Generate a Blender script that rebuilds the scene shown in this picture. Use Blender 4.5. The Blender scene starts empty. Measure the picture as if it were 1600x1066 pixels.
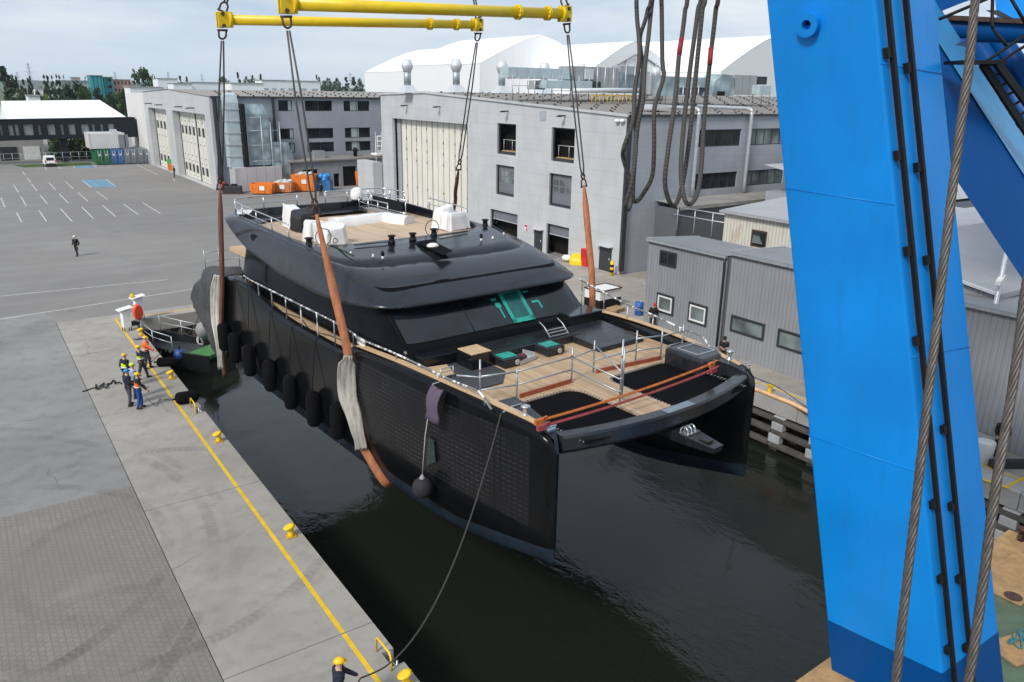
import bpy, bmesh, math, random
from mathutils import Vector, Matrix
random.seed(7)
PI = math.pi
R = math.radians
scene = bpy.context.scene
COL = scene.collection

# ------------------------------------------------------------------ camera
CAM_H = 14.4
FOC = 1224.2                      # focal length in pixels of the 1600 px wide photograph
_yaw, _pitch, _roll = R(34.881), R(17.750), R(0.938)
_f = Vector((math.sin(_yaw)*math.cos(_pitch), math.cos(_yaw)*math.cos(_pitch), -math.sin(_pitch)))
_r0 = Vector((math.cos(_yaw), -math.sin(_yaw), 0))
_u0 = _r0.cross(_f)
_r = math.cos(_roll)*_r0 + math.sin(_roll)*_u0
_u = -math.sin(_roll)*_r0 + math.cos(_roll)*_u0
CAM = Vector((0, 0, CAM_H))
cam_data = bpy.data.cameras.new("camera")
cam_data.sensor_width = 36.0
cam_data.lens = FOC/1600*36.0
cam_data.clip_start = 0.2
cam_data.clip_end = 20000
cam = bpy.data.objects.new("camera", cam_data)
M = Matrix(((_r.x, _u.x, -_f.x, 0), (_r.y, _u.y, -_f.y, 0), (_r.z, _u.z, -_f.z, CAM_H), (0, 0, 0, 1)))
cam.matrix_world = M
COL.objects.link(cam)
scene.camera = cam

# ------------------------------------------------------------------ world: soft overcast daylight
SUN_EL, SUN_AZ = R(42), R(250)    # azimuth clockwise from +Y
w = bpy.data.worlds.new("World"); scene.world = w; w.use_nodes = True
nt = w.node_tree; N = nt.nodes; Lk = nt.links
N.clear()
out = N.new('ShaderNodeOutputWorld')
sky = N.new('ShaderNodeTexSky'); sky.sky_type = 'NISHITA'; sky.sun_disc = False
sky.sun_elevation = SUN_EL; sky.sun_rotation = SUN_AZ; sky.air_density = 1.0; sky.dust_density = 2.0
bg1 = N.new('ShaderNodeBackground'); bg1.inputs[1].default_value = 0.075
Lk.new(sky.outputs[0], bg1.inputs[0])
tc = N.new('ShaderNodeTexCoord')
sep = N.new('ShaderNodeSeparateXYZ'); Lk.new(tc.outputs['Generated'], sep.inputs[0])
def wmath(op, a, b=None):
    n = N.new('ShaderNodeMath'); n.operation = op
    for i, v in enumerate((a, b)):
        if v is None: continue
        if isinstance(v, (int, float)): n.inputs[i].default_value = v
        else: Lk.new(v, n.inputs[i])
    return n.outputs[0]
zc = wmath('ADD', wmath('MAXIMUM', sep.outputs[2], 0.0), 0.13)
cx, cy = wmath('DIVIDE', sep.outputs[0], zc), wmath('DIVIDE', sep.outputs[1], zc)
comb = N.new('ShaderNodeCombineXYZ'); Lk.new(cx, comb.inputs[0]); Lk.new(cy, comb.inputs[1])
cn = N.new('ShaderNodeTexNoise'); cn.inputs['Scale'].default_value = 0.55; cn.inputs['Detail'].default_value = 7; cn.inputs['Roughness'].default_value = 0.55
Lk.new(comb.outputs[0], cn.inputs['Vector'])
cr = N.new('ShaderNodeValToRGB')
cr.color_ramp.elements[0].position = 0.40; cr.color_ramp.elements[0].color = (0.50, 0.62, 0.78, 1)
cr.color_ramp.elements[1].position = 0.66; cr.color_ramp.elements[1].color = (0.82, 0.86, 0.91, 1)
Lk.new(cn.outputs[0], cr.inputs[0])
# paler towards the horizon
hz = N.new('ShaderNodeMapRange'); hz.inputs['From Min'].default_value = 0.0; hz.inputs['From Max'].default_value = 0.09
Lk.new(sep.outputs[2], hz.inputs['Value'])
mixh = N.new('ShaderNodeMixRGB'); mixh.inputs[1].default_value = (0.68, 0.79, 0.89, 1)
Lk.new(hz.outputs[0], mixh.inputs[0]); Lk.new(cr.outputs[0], mixh.inputs[2])
bg2 = N.new('ShaderNodeBackground'); bg2.inputs[1].default_value = 1.12; Lk.new(mixh.outputs[0], bg2.inputs[0])
mixs = N.new('ShaderNodeMixShader'); mixs.inputs[0].default_value = 0.82
Lk.new(bg1.outputs[0], mixs.inputs[1]); Lk.new(bg2.outputs[0], mixs.inputs[2])
Lk.new(mixs.outputs[0], out.inputs[0])

sd = bpy.data.lights.new("sun", 'SUN'); sd.energy = 2.9; sd.angle = R(12); sd.color = (1.0, 0.95, 0.88)
so = bpy.data.objects.new("sun", sd); COL.objects.link(so)
so.rotation_euler = (PI/2 - SUN_EL, 0, -SUN_AZ + PI)
_sd = Vector((math.sin(SUN_AZ)*math.cos(SUN_EL), math.cos(SUN_AZ)*math.cos(SUN_EL), math.sin(SUN_EL)))
so.rotation_euler = _sd.to_track_quat('Z', 'Y').to_euler()

scene.view_settings.view_transform = 'Standard'
scene.view_settings.look = 'None'
scene.view_settings.exposure = 0.05
scene.view_settings.gamma = 1.0

# ------------------------------------------------------------------ survey helpers (pixel of the 1600x1066 photo -> real point)
def ray(px, py): return _f + _r*((px-800)/FOC) - _u*((py-533)/FOC)
def P(px, py, z=0.0):
    d = ray(px, py); return CAM + d*((z-CAM_H)/d.z)
def PX(px, py, x):
    d = ray(px, py); return CAM + d*(x/d.x)
def PY(px, py, y):
    d = ray(px, py); return CAM + d*(y/d.y)
def PD(px, py, dist): return CAM + ray(px, py)*dist

# ------------------------------------------------------------------ object helpers
def link(o, parent=None):
    COL.objects.link(o)
    if parent is not None: o.parent = parent
    return o
def thing(name, label, cat, loc=(0, 0, 0), rotz=0.0, group=None):
    o = bpy.data.objects.new(name, None); o.empty_display_size = 0.3
    o.location = loc; o.rotation_euler = (0, 0, rotz)
    link(o); return tag(o, label, cat, group)
def tag(o, label, cat, group=None):
    o['label'] = label; o['category'] = cat
    if group: o['group'] = group
    return o
def struct(o): o['kind'] = 'structure'; return o
def stuff(o): o['kind'] = 'stuff'; return o
def kids(o): return [c for c in COL.objects if c.parent == o]
def dup(root, loc, rotz=0.0, label=None, scale=None):
    r = root.copy(); COL.objects.link(r); r.location = loc; r.rotation_euler = (0, 0, rotz)
    if scale: r.scale = scale
    if label: r['label'] = label
    for ch in kids(root):
        c = ch.copy(); COL.objects.link(c); c.parent = r
        for g in kids(ch):
            d = g.copy(); COL.objects.link(d); d.parent = c
    return r

class MB:
    """mesh builder: collects shapes, links them as ONE mesh object"""
    def __init__(s): s.bm = bmesh.new()
    def face(s, pts):
        vs = [s.bm.verts.new(p) for p in pts]
        try: return s.bm.faces.new(vs)
        except ValueError: return None
    def box(s, a, b):
        x0, y0, z0 = a; x1, y1, z1 = b
        v = [s.bm.verts.new(p) for p in ((x0,y0,z0),(x1,y0,z0),(x1,y1,z0),(x0,y1,z0),(x0,y0,z1),(x1,y0,z1),(x1,y1,z1),(x0,y1,z1))]
        for f in ((0,3,2,1),(4,5,6,7),(0,1,5,4),(1,2,6,5),(2,3,7,6),(3,0,4,7)): s.bm.faces.new([v[i] for i in f])
        return s
    def obox(s, c, ax, ay, az):
        """box from centre and three half-axis vectors"""
        c, ax, ay, az = map(Vector, (c, ax, ay, az))
        v = [s.bm.verts.new(c+ax*i+ay*j+az*k) for k in (-1, 1) for i, j in ((-1,-1),(1,-1),(1,1),(-1,1))]
        for f in ((0,3,2,1),(4,5,6,7),(0,1,5,4),(1,2,6,5),(2,3,7,6),(3,0,4,7)): s.bm.faces.new([v[i] for i in f])
        return s
    def beam(s, p, q, wd, ht, up=(0,0,1)):
        p, q = Vector(p), Vector(q); d = q-p; l = d.length; d.normalize()
        sx = d.cross(Vector(up))
        if sx.length < 1e-4: sx = d.cross(Vector((0,1,0)))
        sx.normalize(); uz = sx.cross(d)
        return s.obox((p+q)/2, d*l/2, sx*wd/2, uz*ht/2)
    def cyl(s, p, q, r0, r1=None, n=12, cap=True):
        if r1 is None: r1 = r0
        p, q = Vector(p), Vector(q); d = (q-p).normalized()
        a = d.cross(Vector((0,0,1)))
        if a.length < 1e-3: a = Vector((1,0,0))
        a.normalize(); b = d.cross(a)
        A = [s.bm.verts.new(p+(a*math.cos(t)+b*math.sin(t))*r0) for t in [2*PI*i/n for i in range(n)]]
        B = [s.bm.verts.new(q+(a*math.cos(t)+b*math.sin(t))*r1) for t in [2*PI*i/n for i in range(n)]]
        for i in range(n): s.bm.faces.new((A[i], A[(i+1)%n], B[(i+1)%n], B[i])).smooth = True
        if cap: s.bm.faces.new(A[::-1]); s.bm.faces.new(B)
        return s
    def tube(s, pts, r, n=8, closed=False, cap=True):
        pts = [Vector(p) for p in pts]; m = len(pts)
        rr = r if isinstance(r, (list, tuple)) else [r]*m
        rings = []; prev = None
        for i, p in enumerate(pts):
            if closed: d = pts[(i+1)%m]-pts[i-1]
            else: d = pts[min(i+1, m-1)]-pts[max(i-1, 0)]
            if d.length < 1e-9: d = Vector((0,0,1))
            d.normalize()
            a = prev if prev is not None else (Vector((0,0,1)) if abs(d.z) < 0.9 else Vector((1,0,0)))
            a = a - d*a.dot(d)
            if a.length < 1e-4: a = d.orthogonal()
            a.normalize(); prev = a; b = d.cross(a)
            rings.append([s.bm.verts.new(p+(a*math.cos(t)+b*math.sin(t))*rr[i]) for t in [2*PI*k/n for k in range(n)]])
        for i in range(m if closed else m-1):
            A, B = rings[i], rings[(i+1)%m]
            for k in range(n): s.bm.faces.new((A[k], A[(k+1)%n], B[(k+1)%n], B[k])).smooth = True
        if cap and not closed: s.bm.faces.new(rings[0][::-1]); s.bm.faces.new(rings[-1])
        return s
    def loft(s, rings, closed=True, cap0=False, cap1=False, smooth=True):
        V = [[s.bm.verts.new(p) for p in r] for r in rings]; n = len(V[0])
        for A, B in zip(V, V[1:]):
            for k in range(n if closed else n-1):
                try: s.bm.faces.new((A[k], A[(k+1)%n], B[(k+1)%n], B[k])).smooth = smooth
                except ValueError: pass
        if cap0: s.bm.faces.new(V[0][::-1])
        if cap1: s.bm.faces.new(V[-1])
        return s
    def lathe(s, prof, c=(0,0,0), n=16, ang=None):
        c = Vector(c)
        return s.loft([[c+Vector((r*math.cos(t), r*math.sin(t), z)) for t in [2*PI*k/n for k in range(n)]] for r, z in prof], True, prof[0][0] > 1e-4, prof[-1][0] > 1e-4)
    def ball(s, c, r, n=12, sc=(1,1,1)):
        c = Vector(c); m = n//2
        rings = [[c+Vector((r*sc[0]*math.sin(PI*j/m)*math.cos(2*PI*k/n), r*sc[1]*math.sin(PI*j/m)*math.sin(2*PI*k/n), -r*sc[2]*math.cos(PI*j/m))) for k in range(n)] for j in range(m+1)]
        rings[0] = [c+Vector((1e-4*math.cos(2*PI*k/n), 1e-4*math.sin(2*PI*k/n), -r*sc[2])) for k in range(n)]
        rings[-1] = [c+Vector((1e-4*math.cos(2*PI*k/n), 1e-4*math.sin(2*PI*k/n), r*sc[2])) for k in range(n)]
        return s.loft(rings)
    def prism(s, poly, h0, h1, ax='z'):
        """polygon (list of 2D) extruded along an axis: z -> (x,y), x -> (y,z), y -> (x,z)"""
        def m(p, h): return {'z': (p[0], p[1], h), 'x': (h, p[0], p[1]), 'y': (p[0], h, p[1])}[ax]
        A = [s.bm.verts.new(m(p, h0)) for p in poly]; B = [s.bm.verts.new(m(p, h1)) for p in poly]; n = len(poly)
        for i in range(n): s.bm.faces.new((A[i], A[(i+1)%n], B[(i+1)%n], B[i]))
        s.bm.faces.new(A[::-1]); s.bm.faces.new(B)
        return s
    def plate(s, outer, holes, f, depth=None):
        """flat polygon with holes; f maps (a,b,d)->point; depth gives it thickness with reveals in the holes"""
        for d in ((0,) if depth is None else (0, depth)):
            loops = []
            for lp in [outer]+list(holes):
                vs = [s.bm.verts.new(f(a, b, d)) for a, b in lp]
                loops += [s.bm.edges.new((vs[i], vs[(i+1)%len(vs)])) for i in range(len(vs))]
            bmesh.ops.triangle_fill(s.bm, use_beauty=True, use_dissolve=False, edges=loops)
        if depth is not None:
            for lp in [outer]+list(holes):
                n = len(lp)
                for i in range(n):
                    a, b = lp[i], lp[(i+1)%n]
                    s.face([f(*a, 0), f(*b, 0), f(*b, depth), f(*a, depth)])
        return s
    def build(s, name, mat, parent=None, bevel=0, seg=2, smooth=None, norm=True, loc=None, rotz=None, merge=False):
        if merge: bmesh.ops.remove_doubles(s.bm, verts=s.bm.verts, dist=1e-4)
        if norm: bmesh.ops.recalc_face_normals(s.bm, faces=s.bm.faces)
        if smooth is not None:
            for f in s.bm.faces: f.smooth = smooth
        me = bpy.data.meshes.new(name); s.bm.to_mesh(me); s.bm.free()
        for m in (mat if isinstance(mat, (list, tuple)) else [mat]): me.materials.append(m)
        o = bpy.data.objects.new(name, me)
        if loc is not None: o.location = loc
        if rotz is not None: o.rotation_euler = (0, 0, rotz)
        if bevel:
            b = o.modifiers.new('bevel', 'BEVEL'); b.width = bevel; b.segments = seg; b.limit_method = 'ANGLE'; b.angle_limit = R(40)
            b.harden_normals = False
        return link(o, parent)

def text_mesh(fo, parent, rot, loc):
    COL.objects.link(fo); bpy.context.view_layer.update()
    me = bpy.data.meshes.new_from_object(fo.evaluated_get(bpy.context.evaluated_depsgraph_get())); mt = fo.data.materials[0]; nm = 'lettering'
    bpy.data.objects.remove(fo); me.materials.clear(); me.materials.append(mt)
    o = bpy.data.objects.new(nm, me); o.rotation_euler = rot; o.location = loc; return link(o, parent)
def lettering(txt, size, mat, parent, loc, rot, ext=0.004):
    fc = bpy.data.curves.new('lettering', 'FONT'); fc.body = txt; fc.size = size; fc.align_x = 'CENTER'; fc.align_y = 'CENTER'; fc.extrude = ext
    fo = bpy.data.objects.new('lettering_curve', fc); fc.materials.append(mat); return text_mesh(fo, parent, rot, loc)

def rect(a0, b0, a1, b1): return [(a0, b0), (a1, b0), (a1, b1), (a0, b1)]
def catmull(pts, n=8):
    pts = [Vector(p) for p in pts]; out = []
    for i in range(len(pts)-1):
        p0, p1, p2, p3 = pts[max(i-1, 0)], pts[i], pts[i+1], pts[min(i+2, len(pts)-1)]
        for k in range(n):
            t = k/n
            out.append(0.5*((2*p1)+(p2-p0)*t+(2*p0-5*p1+4*p2-p3)*t*t+(3*p1-p0-3*p2+p3)*t**3))
    out.append(pts[-1]); return out
def interp(tab, x):
    if x <= tab[0][0]: return tab[0][1]
    for (a, va), (b, vb) in zip(tab, tab[1:]):
        if x <= b: return va+(vb-va)*(x-a)/(b-a)
    return tab[-1][1]
def sinterp(tab, x):
    """smooth (cosine-free, Catmull) table lookup"""
    if x <= tab[0][0]: return tab[0][1]
    for i in range(len(tab)-1):
        a, b = tab[i], tab[i+1]
        if x <= b[0]:
            t = (x-a[0])/(b[0]-a[0])
            def sl(j):
                l, r_ = tab[max(j-1, 0)], tab[min(j+1, len(tab)-1)]
                return (r_[1]-l[1])/(r_[0]-l[0]) if r_[0] != l[0] else 0
            h = b[0]-a[0]
            return (2*t**3-3*t*t+1)*a[1]+(t**3-2*t*t+t)*h*sl(i)+(-2*t**3+3*t*t)*b[1]+(t**3-t*t)*h*sl(i+1)
    return tab[-1][1]

# ------------------------------------------------------------------ materials
class SH:
    """small node-graph helper"""
    def __init__(s, name):
        s.m = bpy.data.materials.new(name); s.m.use_nodes = True
        s.t = s.m.node_tree; s.b = s.t.nodes['Principled BSDF']; s.L = s.t.links
        s._tc = None
    def n(s, kind, **kw):
        x = s.t.nodes.new(kind)
        for k, v in kw.items(): setattr(x, k, v)
        return x
    def put(s, sock, v):
        if hasattr(v, 'is_output'): s.L.new(v, sock)
        else:
            if isinstance(v, (tuple, list)) and len(v) == 3 and sock.type == 'RGBA': v = (*v, 1)
            sock.default_value = v
    def co(s, which='Object'):
        if s._tc is None: s._tc = s.n('ShaderNodeTexCoord')
        return s._tc.outputs[which]
    def math(s, op, a, b=0.0, c=None):
        x = s.n('ShaderNodeMath', operation=op); s.put(x.inputs[0], a); s.put(x.inputs[1], b)
        if c is not None: s.put(x.inputs[2], c)
        return x.outputs[0]
    def noise(s, scale, detail=3, vec=None, rough=0.5, stretch=None):
        v = vec if vec is not None else s.co()
        if stretch:
            mp = s.n('ShaderNodeMapping'); mp.inputs['Scale'].default_value = stretch; s.L.new(v, mp.inputs[0]); v = mp.outputs[0]
        x = s.n('ShaderNodeTexNoise'); x.inputs['Scale'].default_value = scale; x.inputs['Detail'].default_value = detail; x.inputs['Roughness'].default_value = rough
        s.L.new(v, x.inputs['Vector']); return x.outputs[0]
    def ramp(s, v, stops):
        x = s.n('ShaderNodeValToRGB'); e = x.color_ramp.elements
        while len(e) < len(stops): e.new(0.5)
        for i, (p, c) in enumerate(stops):
            e[i].position = p
            e[i].color = (c, c, c, 1) if isinstance(c, (int, float)) else (*c, 1)
        s.put(x.inputs[0], v); return x.outputs[0]
    def mix(s, f, a, b, mode='MIX'):
        x = s.n('ShaderNodeMixRGB', blend_type=mode); s.put(x.inputs[0], f); s.put(x.inputs[1], a); s.put(x.inputs[2], b); return x.outputs[0]
    def xyz(s, v=None):
        x = s.n('ShaderNodeSeparateXYZ'); s.L.new(v if v is not None else s.co(), x.inputs[0]); return x.outputs
    def lines(s, c, period, width, off=0.0):
        """1 on thin lines across coordinate c"""
        f = s.math('FRACT', s.math('DIVIDE', s.math('ADD', c, 1000*period+off), period))
        return s.math('LESS_THAN', f, width/period)
    def bump(s, h, strength=0.2, dist=0.05):
        x = s.n('ShaderNodeBump'); x.inputs['Strength'].default_value = strength; x.inputs['Distance'].default_value = dist
        s.put(x.inputs['Height'], h); s.L.new(x.outputs[0], s.b.inputs['Normal']); return x
    def set(s, **kw):
        for k, v in kw.items():
            s.put(s.b.inputs[{'color': 'Base Color', 'rough': 'Roughness', 'metal': 'Metallic', 'spec': 'Specular IOR Level', 'coat': 'Coat Weight', 'trans': 'Transmission Weight', 'ior': 'IOR', 'alpha': 'Alpha'}[k]], v)
        return s
def M_(name, c, rough=0.6, metal=0.0, var=0.15, scale=2.0, spec=None, dirt=None, bump=0.0):
    """plain painted / moulded surface with mottled tone"""
    s = SH(name)
    n1 = s.noise(scale, 4); n2 = s.noise(scale*7, 3)
    f = s.math('ADD', s.math('MULTIPLY', n1, 0.65), s.math('MULTIPLY', n2, 0.35))
    lo = tuple(x*(1-var) for x in c); hi = tuple(min(1, x*(1+var)) for x in c)
    col = s.ramp(f, [(0.3, lo), (0.7, hi)])
    if dirt:
        d = s.ramp(s.noise(scale*0.6, 6, rough=0.7), [(0.5, 0.0), (0.72, 1.0)])
        col = s.mix(s.math('MULTIPLY', d, dirt[1]), col, dirt[0])
    s.set(color=col, rough=s.ramp(n2, [(0.3, max(0.02, rough-0.08)), (0.7, min(1, rough+0.08))]), metal=metal)
    if spec is not None: s.set(spec=spec)
    if bump: s.bump(n2, bump, 0.02)
    return s.m
# ------------------------------------------------------------------ shared materials
m_grey = M_('steel_grey', (0.30, 0.31, 0.32), 0.45, 0.3)
m_galv = M_('galvanised', (0.52, 0.55, 0.57), 0.42, 0.55, 0.18, 3)
m_white = M_('white_paint', (0.80, 0.80, 0.78), 0.5, 0, 0.05)
_s = SH('tent_fabric'); _X, _Y, _Z = _s.xyz(); _l = _s.math('MAXIMUM', _s.lines(_Y, 5.0, 0.10), _s.lines(_X, 5.0, 0.10)); _d = _s.ramp(_s.noise(0.15, 6, stretch=(1, 1, 0.3), rough=0.7), [(0.5, 0.0), (0.8, 1.0)])
_s.set(color=_s.mix(_s.math('MULTIPLY', _d, 0.35), _s.mix(_s.math('MULTIPLY', _l, 0.3), (0.93, 0.94, 0.95), (0.5, 0.52, 0.54)), (0.74, 0.75, 0.75)), rough=0.55); m_tentw = _s.m
m_black = M_('black_rubber', (0.008, 0.008, 0.009), 0.6, 0, 0.3, 3, spec=0.25)
m_dark = M_('dark_steel', (0.035, 0.036, 0.038), 0.5, 0.2, 0.3)
m_yellow = M_('yellow_paint', (0.85, 0.53, 0.01), 0.42, 0, 0.1, 3, dirt=((0.30, 0.16, 0.04), 0.5))
m_orange = M_('orange_paint', (0.80, 0.20, 0.015), 0.45, 0, 0.12, 1.5, dirt=((0.25, 0.07, 0.02), 0.45))
m_red = M_('red_paint', (0.60, 0.02, 0.02), 0.45)
m_blueg = M_('blue_gear', (0.02, 0.12, 0.42), 0.5)
m_conc = M_('concrete_plain', (0.36, 0.355, 0.34), 0.9, 0, 0.14, 0.8, dirt=((0.2, 0.195, 0.185), 0.5), bump=0.1)
m_wood = M_('raw_timber', (0.50, 0.33, 0.17), 0.7, 0, 0.2, 4)
def glass_dark(name, c=(0.02, 0.025, 0.03), rough=0.06):
    s = SH(name); n = s.noise(0.6, 2)
    s.set(color=s.ramp(n, [(0.35, tuple(x*0.5 for x in c)), (0.7, tuple(x*1.6 for x in c))]), rough=rough, spec=0.6); return s.m
m_glass = glass_dark('window_glass')
m_glass2 = glass_dark('window_glass_pale', (0.16, 0.19, 0.19), 0.1)

# ------------------------------------------------------------------ ground surfaces
def circ3(a, b, c):
    ax, ay, bx, by, cx_, cy_ = a.x, a.y, b.x, b.y, c.x, c.y
    d = 2*(ax*(by-cy_)+bx*(cy_-ay)+cx_*(ay-by))
    ux = ((ax*ax+ay*ay)*(by-cy_)+(bx*bx+by*by)*(cy_-ay)+(cx_*cx_+cy_*cy_)*(ay-by))/d
    uy = ((ax*ax+ay*ay)*(cx_-bx)+(bx*bx+by*by)*(ax-cx_)+(cx_*cx_+cy_*cy_)*(bx-ax))/d
    return ux, uy, math.hypot(ax-ux, ay-uy)
RINGS = []
for tri, wd, k in ((((192, 775), (245, 906), (150, 1000)), 0.24, 1.0), (((240, 770), (285, 890), (183, 1020)), 0.2, 0.5),
                   (((280, 749), (335, 860), (306, 967)), 0.24, 1.0), (((300, 740), (366, 900), (340, 985)), 0.22, 0.6), (((330, 1000), (218, 1041), (100, 1066)), 0.26, 1.0),
                   (((20, 900), (90, 830), (160, 800)), 0.3, 0.5), (((40, 985), (110, 940), (160, 925)), 0.3, 0.6), (((90, 860), (120, 820), (180, 880)), 0.12, -0.8)):
    RINGS.append((*circ3(*[P(*t) for t in tri]), wd, k))
def tyre(s, v=None):
    X, Y, Z = s.xyz(v); tot = None
    pn = s.ramp(s.noise(0.45, 4), [(0.42, 0.0), (0.62, 1.0)])
    for cx_, cy_, rad, wd, k in RINGS:
        if k < 0: continue
        dx, dy = s.math('SUBTRACT', X, cx_), s.math('SUBTRACT', Y, cy_)
        rr = s.math('SQRT', s.math('ADD', s.math('MULTIPLY', dx, dx), s.math('MULTIPLY', dy, dy)))
        e = s.math('ABSOLUTE', s.math('SUBTRACT', rr, rad))
        m = s.math('MAXIMUM', 0.0, s.math('SUBTRACT', 1.0, s.math('DIVIDE', e, wd)))
        m = s.math('MINIMUM', 1.0, s.math('MULTIPLY', m, 3.0))
        th = s.math('ARCTAN2', dy, dx)
        tr = s.math('GREATER_THAN', s.math('SINE', s.math('ADD', s.math('MULTIPLY', th, rad*2*PI/0.22), s.math('MULTIPLY', e, 14.0))), -0.2)
        m = s.math('MULTIPLY', s.math('MULTIPLY', m, s.math('ADD', 0.62, s.math('MULTIPLY', tr, 0.38))), k)
        tot = m if tot is None else s.math('MAXIMUM', tot, m)
    return s.math('MULTIPLY', tot, pn)

def mat_asphalt():
    s = SH('asphalt_yard')
    n = s.noise(0.035, 6, rough=0.65); n2 = s.noise(0.4, 5); n3 = s.noise(9, 2)
    c = s.ramp(n, [(0.3, (0.20, 0.188, 0.176)), (0.55, (0.245, 0.232, 0.218)), (0.75, (0.295, 0.28, 0.262))])
    c = s.mix(s.math('MULTIPLY', s.ramp(n2, [(0.45, 0.0), (0.7, 1.0)]), 0.25), c, (0.155, 0.148, 0.142))
    st = s.noise(0.25, 4, stretch=(0.25, 2.5, 1))
    c = s.mix(s.math('MULTIPLY', s.ramp(st, [(0.52, 0.0), (0.7, 1.0)]), 0.3), c, (0.32, 0.31, 0.295))
    vo = s.n('ShaderNodeTexVoronoi'); vo.inputs['Scale'].default_value = 0.055; s.L.new(s.co(), vo.inputs['Vector'])
    c = s.mix(s.math('MULTIPLY', s.ramp(vo.outputs['Color'], [(0.3, 0.0), (0.7, 1.0)]), 0.16), c, (0.14, 0.135, 0.13))
    oil = s.ramp(s.noise(0.55, 3), [(0.66, 0.0), (0.76, 1.0)]); c = s.mix(s.math('MULTIPLY', oil, 0.4), c, (0.08, 0.077, 0.073))
    c = s.mix(s.math('MULTIPLY', n3, 0.2), c, (0.12, 0.12, 0.12))
    s.set(color=c, rough=0.9); s.bump(n3, 0.15, 0.02); return s.m
def mat_concrete(name, lo, hi, tyres=True, warm=0.0):
    s = SH(name)
    n = s.noise(0.16, 7, rough=0.62); n2 = s.noise(1.3, 6, rough=0.7); n3 = s.noise(14, 2)
    c = s.ramp(n, [(0.32, lo), (0.66, hi)])
    c = s.mix(s.math('MULTIPLY', s.ramp(n2, [(0.48, 0.0), (0.75, 1.0)]), 0.5), c, tuple(x*0.62 for x in lo))
    sm = s.noise(0.09, 3, stretch=(1.6, 0.6, 1))
    c = s.mix(s.math('MULTIPLY', s.ramp(sm, [(0.55, 0.0), (0.72, 1.0)]), 0.45), c, tuple(x*0.72 for x in lo))
    if tyres: c = s.mix(s.math('MULTIPLY', tyre(s), 0.38), c, (0.10, 0.097, 0.092))
    vo = s.n('ShaderNodeTexVoronoi'); vo.feature = 'DISTANCE_TO_EDGE'; vo.inputs['Scale'].default_value = 0.22
    wv = s.n('ShaderNodeMixRGB', blend_type='ADD'); wv.inputs[0].default_value = 0.8
    nn = s.n('ShaderNodeTexNoise'); nn.inputs['Scale'].default_value = 0.9; nn.inputs['Detail'].default_value = 5; s.L.new(s.co(), nn.inputs['Vector'])
    s.L.new(s.co(), wv.inputs[1]); s.L.new(nn.outputs['Color'], wv.inputs[2]); s.L.new(wv.outputs[0], vo.inputs['Vector'])
    crk = s.math('MULTIPLY', s.math('LESS_THAN', vo.outputs['Distance'], 0.0035), s.ramp(s.noise(0.12, 2), [(0.5, 0.0), (0.6, 1.0)]))
    c = s.mix(s.math('MULTIPLY', crk, 0.6), c, (0.09, 0.085, 0.08))
    s.set(color=c, rough=0.88); s.bump(n3, 0.1, 0.01); return s.m
def mat_pavers():
    s = SH('block_pavers')
    br = s.n('ShaderNodeTexBrick'); br.inputs['Scale'].default_value = 1.0; br.inputs['Brick Width'].default_value = 0.22; br.inputs['Row Height'].default_value = 0.165
    br.inputs['Mortar Size'].default_value = 0.016; br.inputs['Mortar Smooth'].default_value = 0.3; br.inputs['Bias'].default_value = 0.0
    br.inputs['Color1'].default_value = (0.215, 0.198, 0.18, 1); br.inputs['Color2'].default_value = (0.245, 0.225, 0.204, 1); br.inputs['Mortar'].default_value = (0.155, 0.143, 0.13, 1)
    # interlocking zigzag: shift rows with a small wave
    X, Y, Z = s.xyz()
    zx = s.math('ADD', X, s.math('MULTIPLY', s.math('PINGPONG', Y, 0.11), 0.35))
    cb = s.n('ShaderNodeCombineXYZ'); s.L.new(zx, cb.inputs[1]); s.L.new(Y, cb.inputs[0]); s.L.new(cb.outputs[0], br.inputs['Vector'])
    c = br.outputs[0]
    n = s.noise(0.22, 6, rough=0.65)
    c = s.mix(s.ramp(n, [(0.35, 0.65), (0.65, 0.12)]), c, (0.175, 0.164, 0.15))
    c = s.mix(s.math('MULTIPLY', tyre(s), 0.55), c, (0.07, 0.066, 0.062))
    # pale sand patch left in the joints
    cx_, cy_, rad, wd, k = RINGS[-1]
    sp = s.ramp(s.noise(0.33, 5), [(0.6, 0.0), (0.74, 1.0)])
    c = s.mix(s.math('MULTIPLY', sp, 0.3), c, (0.36, 0.31, 0.25))
    s.set(color=c, rough=0.92); s.bump(s.math('SUBTRACT', 1.0, br.outputs['Fac']), 0.1, 0.01); return s.m
def mat_field():
    s = SH('far_land')
    n = s.noise(0.004, 6); n2 = s.noise(0.05, 5)
    c = s.ramp(n, [(0.35, (0.05, 0.075, 0.03)), (0.55, (0.10, 0.12, 0.06)), (0.7, (0.17, 0.165, 0.13))])
    c = s.mix(s.math('MULTIPLY', n2, 0.5), c, (0.05, 0.08, 0.03)); s.set(color=c, rough=0.95); return s.m
m_asph = mat_asphalt()
m_apron = mat_concrete('quay_concrete', (0.262, 0.244, 0.217), (0.372, 0.349, 0.312))
m_slab = mat_concrete('slab_concrete', (0.185, 0.18, 0.174), (0.275, 0.267, 0.257))
m_brown = mat_concrete('stained_concrete', (0.27, 0.24, 0.205), (0.42, 0.385, 0.335), tyres=False)
m_pave = mat_pavers(); m_field = mat_field()

XE, XR, YE, ZW = 7.55, 31.42, 53.3, -2.45       # quay edge, far quay edge, end of the basin, water level
BIG = 7000
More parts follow.
